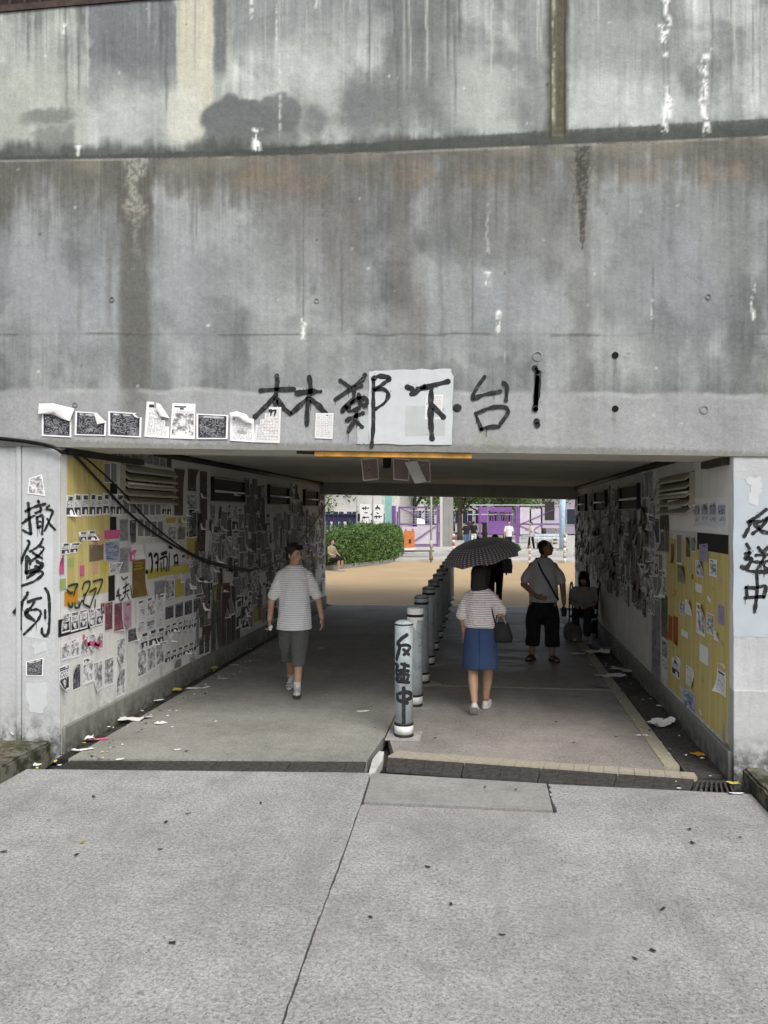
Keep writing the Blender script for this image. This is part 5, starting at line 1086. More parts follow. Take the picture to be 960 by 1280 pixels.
for k, (x, y, yel) in enumerate(((117, 997, 0), (60, 1026, 1), (103, 1054, 1), (207, 1029, 0), (235, 1018, 0), (326, 1005, 0), (200, 1063, 0), (5, 1066, 0), (564, 1132, 0), (628, 1170, 0), (535, 1085, 0), (606, 985, 0), (866, 1055, 0), (862, 1038, 0), (794, 1200, 0), (828, 1138, 0), (816, 1190, 0), (463, 1148, 0), (925, 1048, 0), (717, 929, 0), (770, 922, 0), (233, 940, 0), (215, 1180, 0), (95, 1070, 0), (645, 988, 0))):
    scrap(x, y, random.uniform(.022, .038), random.uniform(.012, .022), random.uniform(0, 3), LEAFY if yel else LEAF, ('small yellow leaf on the left part of the forecourt, %s one' % ('nearer the drain' if y < 1040 else 'nearer the camera')) if yel else 'small dark dead leaf on the ground, %s from the left' % ORD[sorted([5, 117, 207, 235, 326, 200, 564, 628, 535, 606, 866, 862, 794, 828, 816, 463, 925, 717, 770, 233, 215, 95, 645]).index(x) if x in (5, 117, 207, 235, 326, 200, 564, 628, 535, 606, 866, 862, 794, 828, 816, 463, 925, 717, 770, 233, 215, 95, 645) else 0], .3, 'yellow leaves on the forecourt' if yel else 'dark leaves on the ground', 'leaf', 'leaf')
b = B()
rr = random.Random(5)
for k in range(420):
    wl = rr.random(); x, y = (rr.uniform(XL+.04, XL+.5), rr.uniform(6, 16)) if wl < .55 else ((rr.uniform(XR-.5, XR-.04), rr.uniform(6, 16)) if wl < .9 else (rr.uniform(-3.4, 1.6), rr.uniform(6.6, 16)))
    s = rr.uniform(.006, .028); a = rr.uniform(0, 6); p = [(x+s*rr.uniform(.5, 1)*math.cos(a+q), y+s*rr.uniform(.5, 1)*math.sin(a+q), .006+rr.uniform(0, .01)) for q in (0, 1.5, 3, 4.6)]; b.add(p, [(0, 1, 2, 3)], rr.choice([0, 0, 1, 2, 2]))
tag(b.obj('litter_bits', [PT['white'], PT['nyel'], LEAF]), 'tiny bits of paper and leaf along both gutters', 'litter', kind='stuff')
# ------------------------------------------------------------------ people
def skin(name, c): 
    m = Mat(name, .55); v = m.coord(); m.col(m.mix(m.ramp(m.noise(v, 9, 4), .35, .65), c, tuple(k*.82 for k in c))); m.b.inputs['Subsurface Weight'].default_value = .05; return m.m
def cloth(name, c, var=.1, stripe=None, rough=.9):
    m = Mat(name, rough); v = m.coord(); X_, Y_, Z_ = m.xyz(v); n = m.noise(v, 7, 4); base = m.mix(n, tuple(k*(1-var) for k in c), tuple(min(1, k*(1+var)) for k in c))
    if stripe:
        per, th, sc = stripe; w_ = m.noise(v, 5, 2)*.02
        base = m.mix((((Z_+w_)*(1/per)).fract()).lt(th)*.85, base, sc)
    m.col(base).bump(m.noise(v, 11, 5, .65)*1.5+m.noise(v, 160, 2)*.1, .04, 1); return m.m
SK1 = skin('skin_light', (.44, .27, .18)); SK2 = skin('skin_tan', (.26, .15, .095)); HAIR = simple('black_hair', (.012, .010, .009), .5, .3, 30, .01); EYE = simple('dark_eye', (.02, .015, .012), .3); LIP = simple('lip', (.30, .12, .10), .5)
def hand(b, wr_, d, lat, curl=.5, s=1.0):
    d = Vector(d).normalized(); lat = Vector(lat); lat = (lat-d*lat.dot(d)).normalized(); nn = d.cross(lat); wr_ = Vector(wr_)
    M = Matrix((lat, nn, d)).transposed(); b.ball(wr_+d*.045*s, (.036*s, .015*s, .052*s), M, 12)
    for i, L_ in enumerate((.070, .078, .073, .058)):
        p0 = wr_+d*.082*s+lat*(.028-.019*i)*s; c1, s1 = math.cos(curl*.5), math.sin(curl*.5); c2, s2 = math.cos(curl*1.6), math.sin(curl*1.6)
        p1 = p0+(d*c1+nn*s1)*L_*.5*s; p2 = p1+(d*c2+nn*s2)*L_*.5*s; b.limb([p0, p1, p2], [.0085*s, .008*s, .0065*s], 8)
    p0 = wr_+d*.022*s+lat*.028*s; p1 = p0+(d*.7+lat*.7).normalized()*.038*s; p2 = p1+(d*.95+lat*.2+nn*.25).normalized()*.03*s; b.limb([p0, p1, p2], [.012*s, .0095*s, .0075*s], 8)
def head(b, c, yaw, pitch=0, s=1.0):
    """c = centre of the skull; face looks along +Y before turning"""
    M = Matrix.Rotation(yaw, 3, 'Z') @ Matrix.Rotation(pitch, 3, 'X'); c = Vector(c); T = lambda x, y, z: c+M @ Vector((x, y, z))*s
    b.ball(T(0, -.008, .025), (.074*s, .092*s, .088*s), M, 18); b.ball(T(0, .018, -.035), (.060*s, .070*s, .075*s), M, 16); b.ball(T(0, .045, -.083), (.032*s, .030*s, .026*s), M, 12)
    b.limb([T(0, .083, .012), T(0, .101, -.022)], [.008*s, .013*s], 8); b.ball(T(0, .082, -.052), (.024*s, .010*s, .011*s), M, 10)
    for q in (-1, 1): b.ball(T(.075*q, -.005, -.012), (.008*s, .018*s, .030*s), M, 10); b.ball(T(.030*q, .073, .020), (.020*s, .010*s, .008*s), M, 10); b.ball(T(.040*q, .060, -.022), (.022*s, .018*s, .020*s), M, 10)
    return T, M
def eyes(T, M, p):
    b = B()
    for q in (-1, 1): b.ball(T(.031*q, .079, .006), (.011, .006, .006), M, 8)
    b.obj('eyes', EYE, p, True)
    b = B()
    for q in (-1, 1): b.limb([T(.016*q, .086, .027), T(.046*q, .074, .028)], [.0035, .0025], 6)
    b.obj('eyebrows', HAIR, p, True); b = B(); b.ball(T(0, .0905, -.052), (.022, .004, .005), M, 8); b.obj('mouth', LIP, p, True)
def shoe(b, ank, fwd, l=.26, w_=.045, h=.05, tilt=0):
    f = Vector((fwd[0], fwd[1], 0)).normalized(); a = Vector(ank); r = Vector((f.y, -f.x, 0)); f = (f*math.cos(tilt)+Vector((0, 0, -1))*math.sin(tilt)); u = r.cross(f)
    M = Matrix((r, f, u)).transposed(); base = a-u*(.075)
    b.ball(base+f*.005+u*h*.6, (w_*.95, .075, h*.75), M, 14); b.ball(base+f*(l*.52)+u*h*.42, (w_*1.08, .085, h*.5), M, 14); b.ball(base+f*l*.27+u*h*.5, (w_*.92, .10, h*.6), M, 14)
    return base, M
def sole(p, ank, fwd, m, l=.26, w_=.047, tilt=0, name='sole'):
    f = Vector((fwd[0], fwd[1], 0)).normalized(); r = Vector((f.y, -f.x, 0)); f2 = f*math.cos(tilt)+Vector((0, 0, -1))*math.sin(tilt); u = r.cross(f2); c = Vector(ank)-u*.078
    out = [(w_*(.8+.25*math.sin(t*3.1))*s_, -.07+(l+.02)*t) for s_, ts in ((1, [0, .15, .3, .5, .7, .85, .95, 1]), (-1, [1, .95, .85, .7, .5, .3, .15, 0])) for t in ts]
    q = []
    for (x, y) in out:
        k = 1.0 if .0 < (y+.07)/(l+.02) < .93 else .55; q.append(c+r*x*k+f2*y)
    b = B(); b.hexa([v for v in q], [v+u*.024 for v in q]); return b.obj(name, m, p)
def person(loc, rz, label, vox=.008, group=None):
    e = empty('person', loc, rz, label, 'person', group); return e

# --- the walking man in the striped tee ---
c = flo(368, 866); E = person((c.x, c.y, 0), math.pi+.16, 'young man in striped white tee and grey shorts walking towards the camera')
def body(E, m, legs, arms, neck, headc, yaw, pitch, hands, vox, torso, hs=1.0):
    b = B(); b.loft(torso)
    for l in legs: b.limb(*l)
    for a in arms: b.limb(*a)
    b.limb(neck, [.056, .052], 14); T, M = head(b, headc, yaw, pitch, hs)
    for h in hands: hand(b, *h)
    o = b.remeshed('body', m, vox, E, 3); return T, M
TOR = [(0, 0, .86, .13, .095), (0, 0, .95, .155, .11), (0, 0, 1.05, .145, .10), (0, .0, 1.18, .155, .105), (0, -.005, 1.30, .175, .11), (0, -.01, 1.39, .15, .085), (0, -.01, 1.45, .07, .06)]
lL = ([(-.08, .0, .90), (-.068, .14, .51), (-.048, .20, .10)], [.085, .055, .038]); lR = ([(.08, .0, .90), (.072, -.01, .50), (.060, -.27, .16)], [.085, .055, .038])
aR = ([(.145, -.01, 1.335), (.258, .02, 1.09), (.275, .07, .85)], [.044, .040, .028]); aL = ([(-.145, -.01, 1.335), (-.266, -.05, 1.09), (-.315, .03, .87)], [.044, .040, .028])
T, M = body(E, SK1, [lL, lR], [aR, aL], [(0, -.01, 1.42), (.0, .005, 1.53)], (0, .015, 1.585), .88, -.05, [((.275, .07, .85), (.0, .2, -1), (-.3, 1, 0), 1.1), ((-.315, .03, .87), (-.12, .1, -1), (.3, 1, 0), .5)], .0075, TOR)
eyes(T, M, E)
b = B()
b.ball(T(0, -.022, .045), (.083, .094, .088), M, 18); b.ball(T(0, -.055, -.005), (.072, .058, .075), M, 14)
rr = random.Random(3)
for k in range(70):
    a = rr.uniform(0, 6.28); r_ = rr.uniform(0, .085); y_ = r_*math.sin(a)*1.05-.02; x_ = r_*math.cos(a); z_ = .045+math.sqrt(max(0, 1-(r_/.092)**2))*.09
    if y_ > .03 and z_ < .08: continue
    b.limb([T(x_, y_, z_-.02), T(x_*1.12+rr.uniform(-.01, .01), y_*1.1+.012, z_+rr.uniform(-.002, .014))], [.013, .004], 6)
for q in (-1, 1): b.limb([T(.070*q, .02, .03), T(.073*q, .012, -.01)], [.014, .008], 8)
for k in range(-3, 4): b.limb([T(k*.02, .05, .105), T(k*.021, .079-abs(k)*.004, .068+rr.uniform(-.006, .006))], [.018, .009], 8)
b.remeshed('hair', HAIR, .006, E, 2, .004, 60)
TEE = cloth('thin_striped_tee', (.80, .81, .83), .05, (.024, .20, (.27, .28, .33))); GRY = cloth('grey_shorts', (.10, .108, .10))
def shirt(E, m, rings, sleeves, vox=.009, rough=.018, name='shirt', sm=3, zcut=None):
    b = B(); b.loft(rings, 26)
    for s_ in sleeves: b.limb(*s_)
    return b.remeshed(name, m, vox, E, sm, rough, 9, zcut)
shirt(E, TEE, [(0, .015, .735, .205, .160), (0, .01, .80, .20, .150), (0, .0, 1.0, .178, .125), (0, 0, 1.15, .172, .118), (0, -.005, 1.28, .182, .12), (0, -.01, 1.37, .186, .098), (0, -.012, 1.418, .15, .082), (0, -.012, 1.440, .10, .072), (0, -.01, 1.462, .075, .066)],
      [([(.152, -.01, 1.352), (.206, .0, 1.22), (.240, .015, 1.12)], [.062, .062, .062]), ([(-.152, -.01, 1.352), (-.213, -.02, 1.22), (-.250, -.035, 1.12)], [.062, .062, .062])], rough=.012)
b = B(); b.tube([(.072*math.cos(t), -.008+.064*math.sin(t), 1.462+.012*-math.sin(t)) for t in [k*2*math.pi/20 for k in range(21)]], .007, 8); b.obj('collar', cloth('white_collar', (.62, .62, .62)), E, True)
shirt(E, GRY, [(0, .01, .72, .165, .13), (0, .01, .80, .17, .13), (0, 0, .92, .155, .12)], [([(-.082, .01, .80), (-.070, .125, .52), (-.062, .16, .37)], [.106, .096, .084]), ([(.082, 0, .80), (.074, -.015, .52), (.068, -.09, .37)], [.106, .092, .082])], name='shorts', rough=.024, zcut=.345)
WSH = simple('white_grey_shoe', (.42, .42, .42), .6, .2, 20); DSO = simple('dark_sole', (.03, .03, .03), .7); SOCK = cloth('white_sock', (.55, .55, .55))
for (an, fw, tl) in (((-.048, .20, .10), (-.05, 1), -.12), ((.060, -.27, .16), (.10, 1), .5)):
    b = B(); shoe(b, (an[0], an[1], an[2]-.005), fw, .25, .044, .06, tl); s_ = b.remeshed('shoe', WSH, .006, E, 2); sole(E, an, fw, DSO, .25, .046, tl)
    b = B(); u = Vector(an); b.tube([u+Vector((0, 0, -.03)), u+Vector((0, 0, .07))], [.044, .042], 14); b.obj('sock', SOCK, E, True)
    b = B(); f_ = Vector((fw[0], fw[1], 0)).normalized(); 
    for q in (.07, .11, .15): b.bar(u+f_*q+Vector((-.035, 0, -.022-q*.16-math.sin(tl)*q)), u+f_*q+Vector((.035, 0, -.022-q*.16-math.sin(tl)*q)), .014, .006)
    tag(b.obj('laces', DSO, E), kind='stuff')
b = B(); b.box(-.02, .02, -.006, .006, -.03, .03); ph = b.obj('phone', simple('white_phone', (.65, .65, .65), .4), None, bevel=.003); ph.location = E.matrix_world @ Vector((0, 0, 0)); bpy.context.view_layer.update(); ph.location = E.matrix_world @ Vector((.262, .115, .765)); ph.rotation_euler = (.3, .3, .4); tag(ph, 'small white object held in the walking young man\'s hand', 'phone')

# --- woman with the parasol, seen from behind ---
c = flo(600, 889); E = person((c.x, c.y, 0), -.06, 'woman in striped top and denim skirt walking away under a dark umbrella')
TW = [(0, 0, .76, .13, .10), (0, 0, .84, .15, .11), (0, 0, .96, .115, .085), (0, 0, 1.08, .13, .095), (0, 0, 1.18, .145, .095), (0, 0, 1.245, .12, .075), (0, 0, 1.29, .055, .05)]
lL = ([(-.075, 0, .80), (-.072, -.02, .44), (-.055, -.06, .36), (-.040, -.085, .095)], [.085, .056, .052, .032]); lR = ([(.075, 0, .80), (.08, .06, .44), (.075, .065, .36), (.045, .02, .12)], [.085, .056, .052, .032])
lL = ([(-.075, 0, .80), (-.074, .01, .45), (-.066, -.07, .33), (-.042, -.19, .13)], [.085, .054, .053, .031]); lR = ([(.075, 0, .80), (.08, .08, .45), (.070, .115, .32), (.050, .14, .09)], [.085, .054, .053, .031])
aL = ([(-.115, 0, 1.185), (-.183, -.01, .98), (-.165, .07, .80)], [.044, .036, .025]); aR = ([(.115, 0, 1.185), (.212, .0, 1.015), (.155, .19, 1.12)], [.044, .038, .026])
T, M = body(E, SK1, [lL, lR], [aL, aR], [(0, 0, 1.26), (0, .01, 1.37)], (.01, .02, 1.425), -.55, -.05, [((-.165, .07, .80), (.1, .3, -1), (.8, .5, 0), .6), ((.155, .19, 1.12), (-.25, .7, .35), (-.1, 0, 1), 1.5)], .0075, TW, .93)
eyes(T, M, E)
b = B(); b.ball(T(0, -.018, .040), (.090, .098, .088), M, 18); rings = []
cx, cyy = T(0, -.028, 0).x, T(0, -.028, 0).y
b.loft([(cx, cyy-.01, 1.245, .088, .060), (cx, cyy-.01, 1.30, .095, .072), (cx, cyy-.004, 1.37, .094, .082), (cx, cyy, 1.43, .092, .088), (cx, cyy, 1.48, .085, .085)], 22)
for q in (-1, 1): b.limb([T(.070*q, .04, .07), T(.078*q, .035, -.03), T(.074*q, .01, -.13)], [.022, .022, .014], 10)
b.remeshed('hair', HAIR, .007, E, 3, .004, 30)
STP = cloth('maroon_striped_top', (.78, .74, .73), .05, (.023, .24, (.20, .07, .09)))
shirt(E, STP, [(0, 0, .875, .155, .115), (0, 0, .92, .16, .118), (0, 0, 1.02, .165, .118), (0, 0, 1.12, .172, .118), (0, 0, 1.20, .168, .10), (0, 0, 1.255, .12, .078), (0, .0, 1.285, .075, .06)],
      [([(-.115, 0, 1.195), (-.172, -.003, 1.09), (-.186, -.005, 1.005)], [.055, .056, .058]), ([(.115, 0, 1.195), (.188, .0, 1.11), (.212, .01, 1.05)], [.055, .056, .058])])
DEN = Mat('denim', .9); v = DEN.coord(); DEN.col(DEN.mix(DEN.noise(v, 6, 4), (.022, .042, .105), (.040, .070, .150))).bump(DEN.noise(v, 120, 2), .004, .5); DEN = DEN.m
b = B(); b.loft([(0, 0, .905, .130, .098), (0, 0, .84, .158, .125), (0, 0, .75, .170, .138), (0, 0, .60, .178, .145), (0, 0, .455, .185, .150), (0, 0, .462, .165, .13), (0, 0, .60, .15, .12)][::-1], 30); b.remeshed('skirt', DEN, .008, E, 2, .014, 8)
b = B(); b.tube([(.002, -.128, .87), (.004, -.142, .78), (.004, -.148, .60), (.004, -.152, .47)], .0035, 6); b.obj('seam', simple('dark_denim_seam', (.02, .035, .07), .9), E, True)
b = B(); b.tube([(.133*math.cos(t), .101*math.sin(t), .893) for t in [k*2*math.pi/24 for k in range(25)]], .012, 8); b.obj('waistband', DEN, E, True)
WS2 = simple('white_canvas_shoe', (.60, .58, .57), .7, .08, 20); RED = simple('red_trim', (.35, .05, .06), .6); WSO = simple('white_sole', (.55, .55, .54), .7)
for (an, fw, tl) in (((-.042, -.19, .13), (-.05, 1), .62), ((.050, .14, .09), (.12, 1), -.05)):
    b = B(); shoe(b, (an[0], an[1], an[2]), fw, .22, .040, .058, tl); b.remeshed('shoe', WS2, .006, E, 2); sole(E, (an[0], an[1], an[2]), fw, WSO, .22, .043, tl)
    b = B(); b.tube([(an[0]+.030*math.cos(t), an[1]+.034*math.sin(t)-.005, an[2]+.008) for t in [k*math.pi/8 for k in range(17)]], .005, 6); b.obj('shoe_trim', RED, E, True)
bpy.context.view_layer.update()
BAGM = simple('black_bag_leather', (.008, .008, .010), .7, .3, 12, .004)
bg_ = empty('shoulder_bag', E.matrix_world @ Vector((.215, -.02, .80)), E.rotation_euler[2]); tag(bg_, 'black tote bag hanging from the shoulder of the woman with the umbrella', 'bag')
b = B(); b.loft([(0, 0, -.07, .115, .055), (0, 0, -.03, .125, .062), (0, 0, .06, .10, .05), (0, 0, .13, .08, .032)], 24); b.remeshed('bag_body', BAGM, .007, bg_, 2, .008, 14)
b = B(); b.tube(smoothline([(-.05, -.035, .12), (-.085, -.055, .25), (-.11, -.04, .40), (-.105, .02, .445), (-.09, .07, .38), (-.05, .05, .2), (-.04, .03, .12)], 6), .009, 8); b.obj('strap', BAGM, bg_, True)
b = B(); b.tube(smoothline([(.055, -.02, .12), (.02, -.03, .20), (-.02, -.03, .205), (-.045, -.02, .12)], 6), .006, 8); b.obj('handle', simple('pale_handle', (.3, .27, .25), .5), bg_, True)
# umbrella: a folded dome of eight panels on a tilted shaft
UM = Mat('dotted_umbrella_cloth', .8); v = UM.coord('UV'); U0, V0, _ = UM.xyz(v); a = (U0*56.0).fract()-.5; q = (V0*16.0).fract()-.5; dots = (a*a+q*q).lt(.05)*V0.gt(.45); UM.col(UM.mix(dots*.8, UM.mix(UM.noise(UM.coord(), 6, 3), (.038, .030, .038), (.062, .050, .060)), (.30, .26, .26))); UM.b.inputs['Sheen Weight'].default_value = .2; UM = UM.m
top = dep(603, 699, 8.25)
um = empty('umbrella', (top.x, top.y, top.z)); um.rotation_euler = (R(4), R(-12.5), YAW+R(8)); tag(um, 'dark umbrella with small pale dots and a green tip over the woman', 'umbrella')
b = B(); uvs = []; NR, NS = 8, 10; RAD = .415; HGT = .215; seg = NR*6
for j in range(NS+1):
    t = j/NS
    for k in range(seg+1):
        a = 2*math.pi*k/seg; ph = (k % 6)/6; sag = 1-.10*math.sin(math.pi*ph)*t**2; r_ = RAD*math.sin(t*math.pi/2*.96)*sag; z_ = HGT*math.cos(t*math.pi/2)+.012*math.sin(math.pi*ph)*t**3
        b.v.append((r_*math.cos(a), r_*math.sin(a), z_)); uvs.append((k/seg, t))
for j in range(NS):
    for k in range(seg): i = j*(seg+1)+k; b.f.append((i, i+1, i+seg+2, i+seg+1)); b.mi.append(0)
me = b.mesh('canopy', True); put_uv(me, uvs); link('canopy', me, UM, um)
CHR = simple('umbrella_metal', (.12, .12, .12), .3, metal=.8)
b0 = B(); b0.tube([(0, 0, HGT-.012), (RAD*.5, 0, HGT*.80-.012), (RAD*.99, 0, .004)], .0028, 6); rb = b0.obj('rib', CHR, um, True)
b0 = B(); b0.tube([(.008, 0, HGT-.19), (RAD*.48, 0, HGT*.8-.018)], .0024, 6); sb = b0.obj('stretcher', CHR, um, True)
for k in range(1, 8):
    for o_ in (rb, sb): c_ = o_.copy(); S_.collection.objects.link(c_); c_.rotation_euler[2] = k*math.pi/4
b = B(); b.tube([(0, 0, -.47), (0, 0, HGT+.03)], .0055, 8); b.obj('shaft', CHR, um, True); b = B(); b.tube([(0, 0, -.56), (0, 0, -.55), (0, 0, -.47), (0, 0, -.46)], [.010, .014, .013, .008], 10); b.obj('handle', BAGM, um, True); b = B(); b.tube([(0, 0, HGT-.004), (0, 0, HGT+.012), (0, 0, HGT+.04)], [.018, .012, .006], 10); b.obj('finial', BAGM, um, True)
b = B(); b.limb([(.37, -.04, .055), (.405, -.03, .015)], [.03, .016], 10); b.remeshed('tip_cover', simple('bright_green_cloth', (.06, .45, .10), .7), .006, um, 2, .006, 30)

# --- man with the cross-body strap ---
c = flo(679, 825); E = person((c.x, c.y, 0), math.pi-.10, 'man in grey tee and long black shorts with a dark strap across his chest')
TM = [(0, 0, .84, .14, .11), (0, 0, .92, .16, .125), (0, .01, 1.03, .165, .135), (0, 0, 1.16, .165, .12), (0, -.005, 1.28, .18, .115), (0, -.01, 1.37, .15, .09), (0, -.01, 1.43, .07, .065)]
lR = ([(.10, 0, .88), (.14, .01, .48), (.155, -.02, .09)], [.095, .062, .042]); lL = ([(-.10, 0, .88), (-.11, .03, .48), (-.125, .03, .09)], [.095, .062, .042])
aR = ([(.150, -.01, 1.325), (.275, -.03, 1.06), (.07, .17, .90)], [.054, .045, .032]); aL = ([(-.150, -.01, 1.325), (-.265, .0, 1.07), (-.285, .05, .82)], [.054, .045, .032])
T, M = body(E, SK2, [lL, lR], [aR, aL], [(0, -.01, 1.39), (-.02, .02, 1.51)], (-.04, .045, 1.575), 1.35, .22, [((.07, .17, .90), (-1, .2, -.1), (0, -.1, 1), .7), ((-.285, .05, .82), (0, .1, -1), (.3, 1, 0), 1.0)], .009, TM)
eyes(T, M, E)
b = B(); b.ball(T(0, -.024, .040), (.082, .092, .085), M, 16); b.ball(T(0, -.055, -.015), (.070, .055, .07), M, 14); b.remeshed('hair', HAIR, .008, E, 2, .005, 40)
LG = cloth('light_grey_tee', (.48, .48, .50)); BK = cloth('black_shorts_cloth', (.010, .010, .013), .2)
shirt(E, LG, [(0, 0, .82, .195, .15), (0, .005, .92, .20, .158), (0, .01, 1.03, .198, .155), (0, 0, 1.16, .19, .14), (0, -.005, 1.28, .20, .13), (0, -.01, 1.355, .18, .11), (0, -.01, 1.41, .12, .085), (0, -.01, 1.435, .078, .07)],
      [([(.140, -.01, 1.31), (.225, -.02, 1.19), (.25, -.025, 1.13)], [.064, .064, .068]), ([(-.140, -.01, 1.31), (-.228, -.005, 1.19), (-.25, .0, 1.12)], [.064, .064, .068])], .011)
shirt(E, BK, [(0, 0, .60, .18, .14), (0, 0, .74, .19, .15), (0, 0, .88, .178, .14)], [([(.10, 0, .72), (.135, .0, .42), (.150, -.01, .25)], [.112, .110, .100]), ([(-.10, 0, .72), (-.115, .02, .42), (-.122, .03, .25)], [.112, .110, .100])], .011, name='shorts', rough=.03, zcut=.20)
b = B(); pts = [(.10, -.06, 1.425), (.085, .04, 1.415), (.02, .135, 1.27), (-.08, .155, 1.10), (-.16, .125, .95), (-.205, .03, .86), (-.17, -.11, .92), (-.02, -.155, 1.12), (.09, -.12, 1.33), (.10, -.06, 1.425)]; b.tube(smoothline(pts, 6), .014, 8); b.obj('strap', simple('dark_strap', (.015, .015, .03), .8), E, True)
SAN = simple('dark_sandal', (.02, .014, .012), .7)
for (an, fw) in (((.155, -.02, .085), (.25, 1)), ((-.125, .03, .085), (-.45, 1))):
    f_ = Vector((fw[0], fw[1], 0)).normalized(); r_ = Vector((f_.y, -f_.x, 0)); a = Vector(an); b = B(); shoe(b, an, fw, .23, .040, .045); b.remeshed('foot', SK2, .008, E, 2); sole(E, (an[0], an[1], .082), fw, SAN, .25, .05, name='sandal_sole')
    b = B()
    for q, hh in ((.15, .055), (.10, .065), (.03, .07)): p = a+f_*q; p.z = 0; b.tube(smoothline([p-r_*.047+Vector((0, 0, .015)), p-r_*.03+Vector((0, 0, hh*.85)), p+Vector((0, 0, hh+.004)), p+r_*.03+Vector((0, 0, hh*.85)), p+r_*.047+Vector((0, 0, .015))], 4), .009, 6)
    tag(b.obj('sandal_straps', SAN, E, True), kind='stuff')
bpy.context.view_layer.update()
b = B(); b.loft([(0, 0, -.07, .035, .025), (0, 0, 0, .042, .03), (0, 0, .06, .03, .02)], 14); o = b.remeshed('pouch', BAGM, .007, None, 2, .006, 20); o.location = E.matrix_world @ Vector((-.285, .085, .70)); tag(o, 'small black pouch held low by the man with the chest strap', 'pouch')

# --- person sitting by the right wall on a tube-framed chair ---
c = flo(731, 796); E = person((c.x, c.y, 0), math.pi-.25, 'dark-haired person in pale clothes sitting low in the shade against the right wall')
b = B(); b.loft([(0, .05, .40, .15, .12), (0, .02, .55, .14, .11), (0, .03, .70, .155, .105), (0, .06, .82, .13, .085), (0, .08, .87, .06, .05)])
for q in (-1, 1):
    b.limb([(.08*q, .05, .44), (.09*q, .42, .46), (.09*q, .40, .08)], [.075, .052, .036]); b.limb([(.15*q, .06, .80), (.20*q, .14, .58), (.07*q, .32, .55)], [.042, .036, .026]); hand(b, (.07*q, .32, .55), (-.3*q, 1, -.1), (0, 0, 1), .8)
b.limb([(0, .08, .85), (0, .12, .93)], [.045, .045]); T, M = head(b, (0, .15, .985), 0, -.45, .93); b.remeshed('body', SK1, .010, E, 2)
b = B(); b.ball(T(0, -.02, .04), (.090, .100, .09), M, 16); b.loft([(0, .06, .80, .085, .055), (0, .08, .90, .10, .075), (0, .11, 1.0, .092, .085)], 16)
for q in (-1, 1): b.limb([T(.065*q, .05, .05), T(.072*q, .06, -.10)], [.024, .016])
b.remeshed('hair', HAIR, .009, E, 2, .006, 30); PALE = cloth('pale_dim_cloth', (.34, .33, .32)); DKC = cloth('dark_trousers', (.03, .03, .035))
shirt(E, PALE, [(0, .05, .42, .18, .15), (0, .03, .56, .165, .135), (0, .04, .72, .175, .125), (0, .06, .81, .15, .10), (0, .08, .86, .07, .06)], [([(.15*q, .06, .79), (.185*q, .11, .66)], [.06, .062]) for q in (-1, 1)], .011)
shirt(E, DKC, [(0, .06, .38, .17, .14), (0, .06, .48, .17, .14)], [([(.085*q, .08, .44), (.095*q, .42, .46), (.09*q, .40, .12)], [.09, .068, .055]) for q in (-1, 1)], .011, name='trousers')
for q in (-1, 1): b = B(); shoe(b, (.09*q, .40, .08), (0, 1), .22, .04, .05); b.remeshed('shoe', WSH, .008, E, 2)
bpy.context.view_layer.update()
CHT = simple('dark_chair_tube', (.03, .03, .03), .35, metal=.6)
ch = empty('chair', E.matrix_world @ Vector((0, -.02, 0)), E.rotation_euler[2]); tag(ch, 'low chair with curved dark tube arms under the person sitting by the right wall', 'chair')
b = B(); b.box(-.21, .21, -.16, .28, .345, .375); b.obj('seat', DKC, ch, bevel=.01); b = B(); b.hexa([(-.2, -.19, .45), (.2, -.19, .45), (.2, -.17, .45), (-.2, -.17, .45)], [(-.2, -.24, .80), (.2, -.24, .80), (.2, -.22, .80), (-.2, -.22, .80)]); b.obj('backrest', DKC, ch, bevel=.01)
for q in (-1, 1):
    b = B(); b.tube(smoothline([(.235*q, -.19, .0), (.235*q, -.19, .55), (.235*q, -.17, .84), (.235*q, -.08, .90), (.235*q, .05, .84), (.235*q, .16, .62)], 6), .013, 10); b.obj('arm', CHT, ch, True)
    b = B(); b.tube([(.225*q, .26, 0), (.225*q, .2, .62)], .013, 10); b.obj('leg', CHT, ch, True)
DB = simple('dim_cloth_bag', (.10, .10, .095), .9, .3, 8)
for (px, py, s_, lb, m_) in ((716, 800, (.15, .13, .30), 'grey soft bag standing left of the person by the right wall', DB), (752, 792, (.20, .16, .24), 'dark bundle on the ground between the seated person and the wall', BK)):
    c = flo(px, py); b = B(); b.loft([(0, 0, .0, s_[0]*.9, s_[1]*.9), (0, 0, s_[2]*.4, s_[0], s_[1]), (0, 0, s_[2]*.85, s_[0]*.7, s_[1]*.6), (0, 0, s_[2], s_[0]*.25, s_[1]*.2)], 18); o = b.remeshed('cloth_bag', m_, .012, None, 2, .03, 8); o.location = (c.x, c.y, 0); tag(o, lb, 'bag')

